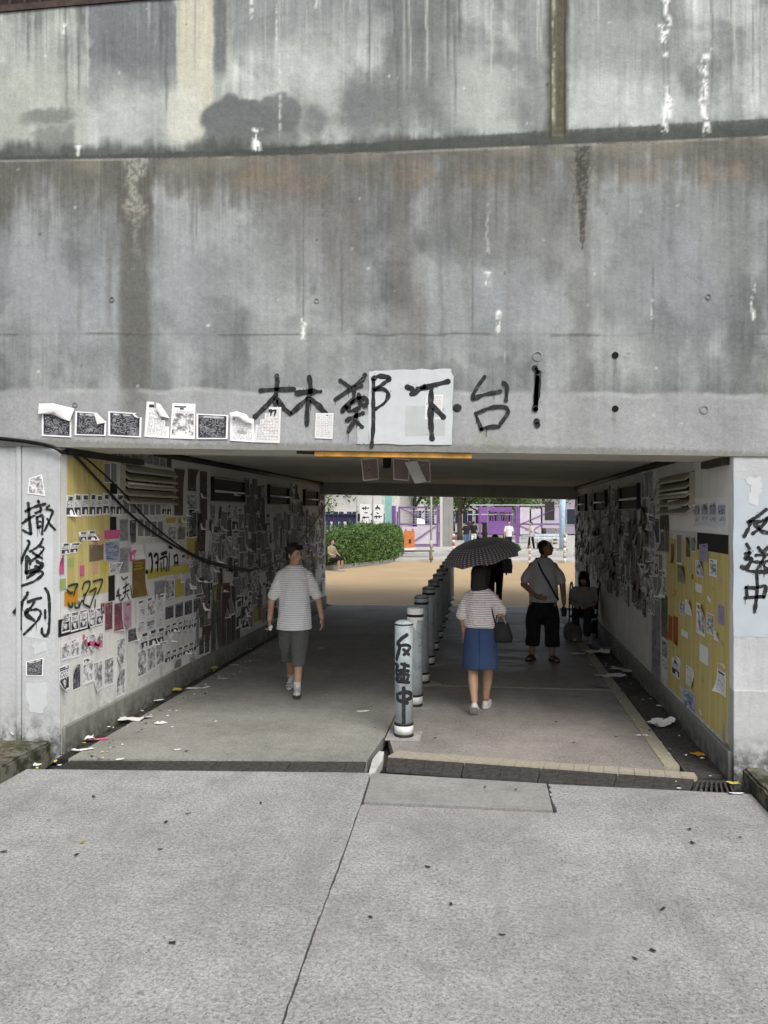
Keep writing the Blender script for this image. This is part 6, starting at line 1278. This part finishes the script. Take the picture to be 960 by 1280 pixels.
# --- smaller figures beyond the exit ---
def figure(px, py, face, label, top, bottom, h=1.65, stride=.12, sit=0, long_=True, hairm=HAIR, arm=(0, 0), hairlong=False, bag=None, sk=SK1, t=None, sleeve=True, tint_sock=None):
    c = flo(px, py); s = h/1.7; E = person((c.x, c.y, .0), face, label); vox = .022 if py < 700 else .014
    zz = .42 if sit else .90; k = zz-.90
    b = B(); b.loft([(x*s, y*s, (z+k)*s, a*s, d*s) for (x, y, z, a, d) in TOR])
    an = []
    for q in (-1, 1):
        if sit: pts = [(.09*q, 0, zz-.0), (.11*q, .42, .46), (.11*q, .40, .09)]
        else: pts = [(.09*q, 0, .90), (.09*q, q*stride*.5, .50), (.08*q, q*stride, .09)]
        pts = [Vector(p)*s for p in pts]; an.append(pts[-1]); b.limb(pts, [.085*s, .055*s, .036*s], 10)
        ar = arm[(q+1)//2]; sh = Vector((.155*q, -.01, 1.36+k))*s; el = Vector((.25*q, .02+.1*ar, 1.10+k+.05*ar))*s; ha = Vector(((.25-.12*ar)*q, .06+.25*ar, .86+k+.32*ar))*s; b.limb([sh, el, ha], [.05*s, .04*s, .028*s], 10); b.ball(ha+(ha-el).normalized()*.05*s, (.028*s, .028*s, .05*s), seg=8)
    b.limb([Vector((0, -.01, 1.42+k))*s, Vector((0, .005, 1.52+k))*s], [.05*s, .048*s], 10); T, M = head(b, Vector((0, .015, 1.585+k))*s, random.uniform(-.3, .3), 0, s); b.remeshed('body', sk, vox, E, 2)
    b = B(); b.ball(T(0, -.022, .042), (.085*s, .095*s, .088*s), M, 12); b.ball(T(0, -.055, -.02), (.074*s, .06*s, .08*s), M, 12)
    if hairlong: b.limb([T(0, -.05, 0), T(0, -.06, -.20)], [.075*s, .055*s], 10)
    b.remeshed('hair', hairm, vox, E, 1)
    b = B(); b.loft([(0, 0, (.84+k)*s, .185*s, .13*s), (0, 0, (1.0+k)*s, .175*s, .125*s), (0, 0, (1.28+k)*s, .19*s, .125*s), (0, -.01, (1.38+k)*s, .17*s, .10*s), (0, -.01, (1.45+k)*s, .075*s, .06*s)], 18)
    for q in (-1, 1):
        ar = arm[(q+1)//2]; b.limb([Vector((.17*q, -.01, 1.375+k))*s, Vector((.235*q, .01+.07*ar, 1.17+k))*s], [.062*s, .060*s], 10)
    b.remeshed('shirt', top, vox, E, 2, .01, 8)
    b = B(); b.loft([(0, 0, (.78+k)*s, .165*s, .125*s), (0, 0, (.93+k)*s, .165*s, .12*s)], 16)
    for q in (-1, 1):
        if sit: pts = [(.09*q, 0, zz), (.11*q, .42, .47)]+([(.11*q, .40, .14)] if long_ else [])
        else: pts = [(.09*q, 0, .84), (.09*q, q*stride*.5, .50)]+([(.08*q, q*stride, .12)] if long_ else [])
        b.limb([Vector(p)*s for p in pts], [.10*s, .08*s, .065*s][:len(pts)], 10)
    b.remeshed('trousers' if long_ else 'shorts', bottom, vox, E, 2, .008, 8)
    for a in an: b = B(); shoe(b, (a.x, a.y, .08), (0, 1), .22*s, .04*s, .05*s); b.remeshed('shoe', WSH, vox, E, 1)
    return E
WT = cloth('white_shirt', (.62, .62, .62)); BT = cloth('black_tee', (.015, .015, .018)); BJ = cloth('blue_jeans', (.07, .13, .22)); BLT = cloth('blue_grey_tee', (.07, .12, .16)); KH = cloth('khaki_cloth', (.28, .24, .18)); RS = cloth('rose_cloth', (.40, .22, .22)); PU = cloth('dark_purple_cloth', (.05, .02, .06))
E = figure(619, 762, 0, 'woman in black with a patterned bag walking away just beyond the umbrella', BT, BT, 1.62, .10, hairlong=True)
bpy.context.view_layer.update()
b = B(); b.loft([(0, 0, -.16, .12, .06), (0, 0, 0, .13, .07), (0, 0, .15, .10, .05)], 16); o = b.remeshed('shoulder_bag', simple('patterned_grey_bag', (.10, .10, .14), .7, .7, 30), .010, None, 2, .01, 12); o.location = E.matrix_world @ Vector((.24, -.02, .95)); tag(o, 'patterned grey bag on the shoulder of the woman in black', 'bag')
figure(583, 684, .3, 'person in black tee and pale blue jeans, left of a pair', BT, BJ, 1.6, .14, sk=SK1)
figure(592, 683, -.2, 'person in a black tee and white trousers beside the one in blue jeans', BT, WT, 1.62, .12)
figure(587.5, 680, .1, 'dark-haired person half hidden behind the pair in black tees', PU, BJ, 1.78, .1)
figure(567, 670, -1.2, 'distant person in a blue-grey tee by the concrete pillar', BLT, BK, 1.7, .1, long_=False)
figure(636, 690, math.pi+.2, 'person in a white shirt and black trousers standing before the purple gate', WT, BK, 1.68, .08)
figure(664, 687, math.pi-1.1, 'person in a white shirt leaning on the low rail by the purple gate', WT, BK, 1.62, .15, arm=(1, 1))
figure(694, 686, math.pi-.9, 'person in rose and khaki sitting on the pale bench at the far right', RS, KH, 1.6, sit=1, arm=(1, .6))
figure(414.5, 713.5, -2.0, 'person in a khaki top sitting on the hedge kerb, half hidden by the left wall', KH, BK, 1.6, sit=1, long_=False, arm=(.7, .7))
# ------------------------------------------------------------------ beyond the tunnel
PLZ = Mat('tan_paving', .9); v = PLZ.geo(); X_, Y_, Z_ = PLZ.xyz(v); c = PLZ.mix(PLZ.ramp(PLZ.noise(v, .5, 5, .6), .35, .65), (.46, .335, .195), (.40, .30, .18)); c = PLZ.mix(PLZ.ramp(PLZ.noise(v, 9, 5, .8), .55, .75)*.5, c, (.31, .235, .145)); PLZ.col(c).bump(PLZ.noise(v, 30, 3), .004, .5); PLZ = PLZ.m
b = B(); b.prism([(-40, YE+.17), (30, YE+.17), (30, 34.5), (-40, 34.5)], -.1, 0.0); tag(b.obj('plaza', PLZ), kind='structure')
b = B(); b.prism([(-40, YE+.17), (-3.9, YE+.17), (-3.9, YE+.3), (-40, YE+.3)], -.1, .02); 
RD = simple('pale_road', (.34, .335, .32), .85, .12, 1.5); FP = simple('pale_footpath', (.44, .43, .40), .85, .1, 2)
b = B(); b.box(-60, 60, 34.52, 37, -.1, .10); tag(b.obj('footpath', FP), kind='structure')
b = B(); b.box(-90, 90, 37.0, 44, -.1, -.02); tag(b.obj('road', RD), kind='structure')
b = B(); b.box(-60, 60, 44, 78, -.1, .06); tag(b.obj('school_yard', FP), kind='structure')
WLN = simple('white_road_paint', (.6, .6, .58), .8); b = B(); b.box(-60, 60, 43.2, 43.35, -.02, -.015); tag(b.obj('road_line', WLN), kind='structure')
# hedge and its kerb
LEAFM = Mat('hedge_leaf', .6); v = LEAFM.geo(); LEAFM.col(LEAFM.mix(LEAFM.noise(v, 4, 4, .7), (.035, .075, .018), (.115, .20, .05))); LEAFM.b.inputs['Subsurface Weight'].default_value = 0; LEAFM = LEAFM.m
TRL = Mat('tree_leaf', .65); v = TRL.geo(); TRL.col(TRL.mix(TRL.noise(v, 1.2, 4, .7), (.03, .07, .02), (.10, .17, .045))); TRL = TRL.m
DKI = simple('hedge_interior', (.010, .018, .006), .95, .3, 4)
kpts = [flo(px, py) for px, py in ((360, 716), (416, 712.5), (435, 710.5), (455, 708.5), (472, 706.5), (487, 704), (497, 700.5), (503, 696), (502, 692), (492, 689), (470, 687), (430, 686), (380, 686))]
ks = [Vector(p) for p in smoothline(kpts, 5)]
cen_ = sum(ks, Vector())/len(ks)
KB = tag(empty('planter_kerb', (0, 0, 0)), kind='structure')
for i in range(0, len(ks)-1):
    a, c = ks[i], ks[i+1]; ai = a+(cen_-a).normalized()*.22; ci = c+(cen_-c).normalized()*.22; b = B(); b.prism([a.lerp(c, .02), a.lerp(c, .98), ci, ai], -.1, .17); b.obj('kerb_stone', ROUGHC, KB)
hd = empty('hedge', (cen_.x, cen_.y, 0)); tag(hd, 'dense clipped green hedge rounded at its end inside a stone kerb', 'hedge')
def inset(k): return [p+(cen_-p)*k for p in ks]
def hedge_h(p): return 1.36+.16*mnoise.noise(Vector((p.x*2.7, p.y*2.7, 3)))+.24*mnoise.noise(Vector((p.x*.8, p.y*.8, 0)))
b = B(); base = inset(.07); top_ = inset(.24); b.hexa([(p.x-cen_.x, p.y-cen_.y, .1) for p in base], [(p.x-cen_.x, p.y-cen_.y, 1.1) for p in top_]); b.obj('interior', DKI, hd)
rr = random.Random(11); b = B()
def leaf(b, p, s, nrm=None):
    d = Vector((rr.gauss(0, 1), rr.gauss(0, 1), rr.gauss(0, 1)+.4)).normalized(); u = d.orthogonal().normalized(); u = (Matrix.Rotation(rr.uniform(0, 6.28), 3, d) @ u); w_ = d.cross(u)
    b.add([p-u*s, p+w_*s*.45, p+u*s, p-w_*s*.45], [(0, 1, 2, 3)])
n = len(ks); tot = 0
while tot < 30000:
    i = rr.randrange(n-1); t = rr.random(); e = ks[i].lerp(ks[i+1], t)
    if rr.random() < .6:
        z = rr.uniform(.12, 1.38); k = .02+.16*max(0, (z-.75)/.85)**2; p = e+(cen_-e)*(k+rr.gauss(0, .012)); p.z = z
    else:
        kk = rr.uniform(.06, .98); p = e+(cen_-e)*kk; p.z = hedge_h(p)*min(1, .80+kk*.8)+rr.gauss(0, .07)
    p.x += rr.gauss(0, .03); p.y += rr.gauss(0, .03); q = p-cen_; q.z = p.z; leaf(b, q, rr.uniform(.035, .075)); tot += 1
for k in range(170):
    e = ks[rr.randrange(n)]; p = e+(cen_-e)*rr.uniform(.02, .95); p.z = hedge_h(p); l = rr.uniform(.12, .38); d = Vector((rr.gauss(0, .35), rr.gauss(0, .35), 1)).normalized()
    for j in range(7): q = p+d*l*j/6-Vector((cen_.x, cen_.y, 0)); q += Vector((rr.gauss(0, .02), rr.gauss(0, .02), 0)); leaf(b, q, rr.uniform(.03, .06))
tag(b.obj('foliage', LEAFM, hd), kind='stuff')
# trees
BARK = simple('bark', (.10, .08, .06), .9, .3, 10, .02)
def tree(x, y, h, r, label, n=3500, low=False, seed=1):
    e = empty('tree', (x, y, 0)); tag(e, label, 'tree', 'trees beyond the gates'); q = random.Random(seed); b = B()
    b.tube(smoothline([(0, 0, 0), (q.uniform(-.2, .2), 0, h*.3), (q.uniform(-.3, .3), q.uniform(-.2, .2), h*.6)], 4), [.22-.10*i/8 for i in range(9)], 10)
    tips = []
    for k in range(9):
        a = q.uniform(0, 6.28); z0 = h*q.uniform(.18, .5); l = r*q.uniform(.5, .95); tip = Vector((math.cos(a)*l, math.sin(a)*l, z0+h*q.uniform(.12, .35))); b.tube([(0, 0, z0), tuple(tip*.5+Vector((0, 0, z0*.5))), tuple(tip)], [.08, .05, .02], 6); tips.append(tip)
    b.obj('trunk', BARK, e, True)
    cl = [t+Vector((q.uniform(-.5, .5), q.uniform(-.5, .5), q.uniform(-.6, .6))) for t in tips for _ in range(2)]+[Vector((q.uniform(-r, r)*.7, q.uniform(-r, r)*.7, q.uniform(h*.3, h*.95))) for _ in range(16)]
    b = B()
    global rr; rr = q
    for k in range(n):
        c0 = q.choice(cl); rc = r*.36; p = c0+Vector((q.gauss(0, 1), q.gauss(0, 1), q.gauss(0, .7)))*rc*.55; leaf(b, p, q.uniform(.09, .2))
    tag(b.obj('crown', TRL, e), kind='stuff'); return e
for k, (px, D, h, r, lb) in enumerate(((575, 62, 9, 3.4, 'dark leafy tree behind the concrete pillar'), (606, 66, 10, 3.6, 'broad tree over the middle of the purple gate'), (632, 63, 9, 3.2, 'tree over the right part of the purple panels'), (520, 70, 8, 2.6, 'small tree above the left purple gate'), (680, 78, 11, 3.8, 'tree rising behind the building at the right'), (430, 58, 7, 2.8, 'tree overhanging behind the left end of the hedge'), (465, 64, 8, 2.6, 'tree behind the white banners'), (650, 72, 10, 3.2, 'far tree between the gate and the building'))):
    p = dep(px, 643, D); tree(p.x, p.y, h, r, lb, 8000 if k in (0, 1, 2) else 3800, k in (0, 1, 2), seed=40+k)
# buildings behind
BLD = simple('pale_building_wall', (.50, .49, .47), .8, .06, 1.2); BLD2 = simple('lilac_grey_wall', (.36, .33, .40), .8, .06, 1.2); GLS = Mat('window_glass', .12).col((.03, .04, .07)).m; FRM = simple('window_frame', (.55, .55, .55), .5)
def building(x0, x1, y, d_, h, m, label, wins, z0w=1.0, wh=1.2):
    e = empty('building', ((x0+x1)/2, y, 0)); tag(e, label, 'building'); w2 = (x1-x0)/2; b = B(); b.box(-w2, w2, 0, d_, 0, h); b.obj('wall', m, e); b = B(); b.box(-w2-.3, w2+.3, -.3, d_+.3, h+.003, h+.35); b.obj('roof', ROUGHC, e)
    for fl in range(max(1, int(h//3))):
        for k in range(wins):
            cx = -w2+(k+.5)*2*w2/wins; ww = .38*2*w2/wins; z = z0w+fl*3; b = B()
            for (a, c_, z0_, z1_) in ((-ww, ww, z-.06, z), (-ww, ww, z+wh, z+wh+.06), (-ww-.06, -ww, z-.06, z+wh+.06), (ww, ww+.06, z-.06, z+wh+.06), (-.025, .025, z, z+wh)): b.box(cx+a, cx+c_, -.05, .0-.003, z0_, z1_)
            f_ = b.obj('window', FRM, e); b = B(); b.box(cx-ww+.001, cx+ww-.001, -.02, -.004, z+.001, z+wh-.001); b.obj('pane', GLS, f_)
    return e
pl, pr = dep(395, 643, 55), dep(497, 643, 55); building(pl.x-8, pr.x, pl.y+2, 10, 9, BLD, 'long pale building with a dark row of windows behind the hedge', 14, .9, 1.35)
pl, pr = dep(640, 643, 84), dep(730, 643, 84); building(pl.x, pr.x+6, pl.y, 10, 12, BLD2, 'lilac-grey building behind the right purple gate', 6, 1.0, 1.6)
pl, pr = dep(498, 643, 92), dep(640, 643, 92); building(pl.x, pr.x, pl.y, 8, 15, BLD, 'distant pale building behind the trees', 9, 1.0, 1.5)
# purple gates
PUR = simple('purple_paint', (.155, .07, .23), .5, .12, 3); PURP = simple('purple_panel', (.17, .07, .25), .5, .12, 1); LMESH = simple('pale_wire', (.45, .40, .48), .6); PG = simple('pale_lilac_panel', (.46, .42, .48), .7, .08, 2)
D1 = 49; a = dep(499, 643, D1); c = dep(547, 643, D1); W1 = (c-a).length; zt1 = dep(499, 633, D1).z; g = empty('gate', (a.x, a.y, .06), YAW); tag(g, 'tall purple gate with diagonal braces and a wire grid, left of the concrete pillar', 'gate')
b = B(); H1 = zt1-.06
for x in (0, W1): b.box(x-.06, x+.06, -.05, .05, 0, H1)
for z in (.12, H1*.56, H1-.06): b.box(.06, W1-.06, -.04, .04, z-.05, z+.05)
b.obj('frame', PUR, g); b = B(); b.bar((.06, -.05, H1-.1), (W1-.1, -.05, H1*.56), .10, .04); b.obj('brace', PUR, g); b = B(); b.bar((W1-.1, -.05, H1*.52), (.9, -.05, .35), .10, .04); b.obj('brace', PUR, g)
b = B()
for k in range(1, 12): b.box(W1*k/12-.012, W1*k/12+.012, -.012, .012, H1*.56+.05, H1-.1)
for k in range(1, 6): z = H1*.56+.05+(H1*.44-.15)*k/6; b.box(.06, W1-.06, -.014, .010, z-.01, z+.01)
tag(b.obj('wire_grid', LMESH, g), kind='stuff'); b = B(); b.box(.07, W1-.07, .015, .03, .2, H1*.5); b.obj('lower_panel', PG, g)
b = B(); x = (dep(526, 643, D1)-a).length; b.box(x-.25, x+.25, -.07, -.055, H1*.56+.0, H1*.56+.36); b.obj('notice_plate', PT['white'], g)
D2 = 55; a = dep(588, 643, D2); c = dep(699, 643, D2); W2 = (c-a).length; g = empty('gate', (a.x, a.y, .06), YAW); H2 = dep(600, 631, D2).z-.06; tag(g, 'long purple sliding gate with solid lower panels and a thin top rail', 'gate')
X2 = lambda px: (dep(px, 643, D2)-a).length; Z2 = lambda py: dep(600, py, D2).z-.06
b = B(); b.box(0, W2, -.03, .03, H2-.05, H2+.02); b.obj('top_rail', simple('grey_rail', (.42, .40, .44), .5), g); b = B(); b.box(-.2, X2(641), -.03, .03, Z2(643)-.03, Z2(643)+.03); b.obj('middle_rail', bpy.data.materials['grey_rail'], g)
for px in (600, 645.5, 648): b = B(); b.box(X2(px)-.06, X2(px)+.06, -.04, .04, 0, H2-.055); b.obj('post', PUR, g)
for (x0, x1, y0, y1) in ((598, 609, 634, 653), (609.5, 641, 651, 668), (612, 640, 634, 640), (650, 662, 634, 668), (664, 676, 636, 668), (678, 699, 634, 660)):
    b = B(); b.box(X2(x0), X2(x1), -.01, .01, max(0.02, Z2(y1)), Z2(y0)); b.obj('panel', PURP if x0 < 645 else PG if x0 < 678 else BLD2, g)
for k in range(9): x = X2(611+k*3.4); b = B(); b.box(x-.03, x+.03, -.03, .02, Z2(650.8), Z2(640.3)); b.obj('baluster', PUR, g)
for (p, q) in (((651, 655), (694, 636)), ((650, 657), (676, 668)), ((612, 645), (640, 640)), ((664, 664), (676, 656))): b = B(); b.bar((X2(p[0]), -.05, Z2(p[1])), (X2(q[0]), -.05, Z2(q[1])), .09, .03); b.obj('brace', PUR, g)
for z in (Z2(655),): b = B(); b.box(X2(649), W2, -.04, -.015, z-.04, z+.04); b.obj('cross_rail', PUR, g)
b = B(); b.box(X2(681), X2(693), -.04, -.013, Z2(650), Z2(627)); b.obj('dark_panel', BLK, g)
# concrete pillar with emblem, light blue column, teal post
a = dep(550, 643, 50); c = dep(566, 643, 50); p_ = empty('gate_pillar', ((a.x+c.x)/2, a.y, .06), YAW); tag(p_, 'broad grey concrete gate pillar with a small dark emblem near its top', 'pillar'); w2 = (c-a).length/2
b = B(); b.box(-w2+.14, w2, -.4, .4, 0, 4.6); b.obj('shaft', ROUGHC, p_, bevel=.02); b = B(); b.box(-w2-.02, -w2+.137, -.42, .4, 0, 4.6); b.obj('pale_edge', BLD, p_); 
strokes('emblem', [[(553, 628), (555, 631), (556, 627)], [(556, 626), (556.5, 630)]], INK, lambda px, py: (Matrix.Rotation(-YAW, 3, 'Z') @ (dep(px, py, 49.55)-p_.location), Vector((0, -1, 0))), .07, p_)
a = dep(703, 643, 44); o = empty('column', (a.x, a.y, .0)); tag(o, 'light blue round column at the far right of the view', 'column'); b = B(); b.tube([(0, 0, .06), (0, 0, 5)], .17, 16); b.obj('shaft', simple('light_blue_paint', (.42, .55, .68), .6), o, True); b = B(); b.box(-.28, .28, -.28, .28, .0, .14); b.obj('base', ROUGHC, o)
TEAL = simple('teal_paint', (.22, .42, .38), .6, .1, 5); a = dep(486, 643, 46); o = empty('teal_post', (a.x, a.y, 0)); tag(o, 'wide teal gate post behind the end of the hedge', 'post'); b = B(); b.box(-.16, .16, -.12, .12, 0, 4.2); b.obj('shaft', TEAL, o); b = B(); b.box(-.4, -.17, -.1, .1, 0, 4.0); b.obj('side_panel', simple('pale_teal', (.40, .50, .47), .7), o)
a = dep(493, 643, 46.5); o = empty('post', (a.x, a.y, 0)); tag(o, 'white post with a purple panel left of the left gate', 'post'); b = B(); b.box(-.12, .12, -.12, .12, 0, 3.6); b.obj('shaft', simple('off_white', (.55, .55, .53), .7), o); b = B(); b.box(-.16, .10, -.15, -.123, 1.35, 2.55); b.obj('purple_panel', PURP, o)
# fence with white banners behind the hedge
FEN = simple('dark_blue_fence', (.02, .02, .06), .6, .3, 8); a = dep(405, 643, 42); c = dep(480, 643, 42); Wf = (c-a).length; f_ = empty('fence', (a.x, a.y, .06), YAW); tag(f_, 'dark fence with square openings standing behind the hedge', 'fence')
X3 = lambda px: (dep(px, 643, 42)-a).length; Z3 = lambda py: dep(440, py, 42).z-.06
for k in range(14): x = Wf*k/13; b = B(); b.box(x-.03, x+.03, -.03, .03, 0, Z3(642)-.001); b.obj('fence_post', FEN, f_)
b = B(); b.box(0, Wf, -.045, -.031, Z3(652), Z3(650)); b.obj('rail', FEN, f_); b = B(); b.box(0, Wf, -.045, -.031, Z3(644), Z3(642)); b.obj('rail', FEN, f_); b = B(); b.box(0, X3(451), .035, .05, Z3(652), Z3(642.3)); b.obj('dark_mesh', FEN, f_)
BAN = pmat('banner_white', 'plain', paper=(.68, .68, .68), ink=(.5, .5, .5))
for (x0, x1, y0, y1, lb, st) in ((450, 463.5, 630, 655.5, 'white banner on the fence with three short lines of dark marks, left one', [[(453, 635.5), (461, 635)], [(454, 634), (454.5, 637)], [(457, 633.5), (457, 637)], [(456, 641), (459, 641)], [(453, 647), (461, 646.5)], [(455, 645.5), (455.5, 648)]]), (465.5, 479.5, 630.5, 655.5, 'white banner on the fence with a tall dark mark, right one', [[(472, 632), (470, 637)], [(469.5, 635), (475, 635)], [(472, 633), (474.5, 637)], [(471, 641), (473, 642)], [(468, 646), (477, 645.5)], [(470, 644.5), (470.5, 648)], [(474, 644.5), (474, 647.5)]])):
    p = dep((x0+x1)/2, (y0+y1)/2, 41.85); w_ = (dep(x0, 643, 41.85)-dep(x1, 643, 41.85)).length; h_ = (dep(x0, y0, 41.85)-dep(x0, y1, 41.85)).length
    e = empty('banner', tuple(p), YAW); tag(e, lb, 'banner'); b = B(); b.box(-w_/2, w_/2, -.006, .006, -h_/2, h_/2); b.obj('sheet', BAN, e)
    strokes('lettering', st, INK, lambda px, py: (Matrix.Rotation(-YAW, 3, 'Z') @ (dep(px, py, 41.84)-p), Vector((0, -1, 0))), .055, e)
# poles, posts, bollards
GP = simple('galvanised', (.40, .41, .41), .5, .1, 8)
for (px, yb, D, h, r_, lb) in ((446, 690, 36, 5.5, .035, 'slim grey pole rising out of the hedge, left one'), (466, 690, 36, 5.5, .035, 'slim grey pole rising out of the hedge, right one'), (539, 703, 34, 5, .045, 'slim grey lamp post with a darker foot at the road edge')):
    p = dep(px, 643, D); e = empty('pole', (p.x, p.y, 0)); tag(e, lb, 'pole'); b = B(); b.tube([(0, 0, 0), (0, 0, h)], r_, 10); b.obj('shaft', GP, e, True)
    if px == 539: b = B(); b.tube([(0, 0, .10), (0, 0, .28)], .085, 12); b.obj('foot', simple('dull_brown', (.2, .15, .12), .8), e, True); b = B(); b.tube([(0, 0, .62), (0, 0, .95)], .07, 12); b.obj('collar', GP, e, True)
REDB = simple('signal_red', (.45, .03, .03), .5)
for (px, D, h, w_, lb, cols) in ((567, 43.5, 1.0, .07, 'red and white striped post at the road edge by the pillar', (REDB, WBAND)), (662, 33.5, .75, .045, 'pale post with dull orange bands on the footpath edge', (WBAND, simple('dull_orange', (.42, .20, .10), .7))), (706, 33.5, 1.3, .06, 'off-white post with dull bands by the right tunnel wall', (WBAND, simple('dull_band', (.40, .36, .32), .7)))):
    p = dep(px, 643, D); e = empty('striped_post', (p.x, p.y, .0)); tag(e, lb, 'post')
    for k in range(6): b = B(); b.tube([(0, 0, k*h/6), (0, 0, (k+1)*h/6-.004)], w_, 12); b.obj('band', cols[k % 2], e, True)
p = dep(511.5, 643, 44); e = empty('barrier_sign', (p.x, p.y, 0), YAW); tag(e, 'bright orange upright barrier with a white foot before the left purple gate', 'barrier')
ORB = simple('orange_plastic', (.50, .17, .05), .5, .1, 6); s_ = 44/998
b = B(); zz0 = CH-(683-643)*s_; b.box(-.30, .30, -.04, .04, .22, 1.15); b.obj('panel', ORB, e, bevel=.02); b = B(); b.box(-.34, .34, -.14, .14, 0.0, .2); b.obj('foot', WBAND, e, bevel=.02)
for k in (-1, 1): b = B(); b.box(.19*k-.05, .19*k+.05, -.05, .05, 1.153, 1.26); b.obj('lug', ORB, e)
b = B(); b.box(-.02, .10, -.055, -.043, .45, .68); b.obj('dark_mark', RUBB, e)
p = dep(497, 643, 40); e = empty('litter_bin', (p.x, p.y, .1)); tag(e, 'green litter bin with a dark lid at the end of the hedge', 'bin'); b = B(); b.tube([(0, 0, 0), (0, 0, .85)], [.22, .25], 16); b.obj('drum', simple('bin_green', (.10, .24, .16), .5), e, True); b = B(); b.tube([(0, 0, .852), (0, 0, .98)], [.26, .16], 16); b.obj('lid', RUBB, e, True)
p = dep(488, 643, 41); e = empty('utility_box', (p.x, p.y, .1), YAW); tag(e, 'small white utility box beside the green bin', 'box'); b = B(); b.box(-.18, .18, -.12, .12, 0, .9); b.obj('cabinet', BLD, e, bevel=.01); b = B(); b.box(-.12, .12, -.135, -.123, .62, .8); b.obj('plate', RUBB, e)
# low timber edging and benches
WD = simple('dark_timber', (.07, .05, .035), .8, .3, 10); p = dep(519, 643, 36.5); e = empty('low_bench', (p.x, p.y, .1), YAW); tag(e, 'low dark timber bench at the end of the hedge', 'bench')
for k in range(3): b = B(); b.box(-.85, .85, -.22+k*.15, -.09+k*.15, .26, .30); b.obj('slat', WD, e)
for x in (-.7, .7): b = B(); b.box(x-.05, x+.05, -.2, .2, 0, .257); b.obj('leg', ROUGHC, e)
p = dep(690, 643, 46); e = empty('bench', (p.x, p.y, .06), YAW); tag(e, 'pale blue and white bench in front of the right purple gate', 'bench')
LB_ = simple('pale_blue_seat', (.50, .58, .62), .5)
for k in range(3): b = B(); b.box(-.95, .95, -.2+k*.14, -.08+k*.14, .40, .44); b.obj('seat_slat', LB_, e)
for k in range(2): b = B(); b.box(-.95, .95, .24, .27, .58+k*.16, .70+k*.16); b.obj('back_slat', LB_, e)
for x in (-.8, .8): b = B(); b.box(x-.03, x+.03, -.18, .235, .0, .397); b.obj('leg', GP, e); b = B(); b.box(x-.03, x+.03, .271, .31, 0, .88); b.obj('upright', GP, e)
# rail along the road for leaning
p0, p1 = dep(650, 643, 45.5), dep(704, 643, 45.5); e = empty('handrail', (p0.x, p0.y, .06), YAW); L3 = (p1-p0).length; tag(e, 'low grey handrail along the far side of the road', 'handrail'); b = B(); b.tube([(0, 0, .75), (L3, 0, .75)], .03, 8); b.obj('rail', GP, e, True)
for k in range(5): b = B(); b.tube([(L3*k/4, 0, 0), (L3*k/4, 0, .72)], .025, 8); b.obj('post', GP, e, True)
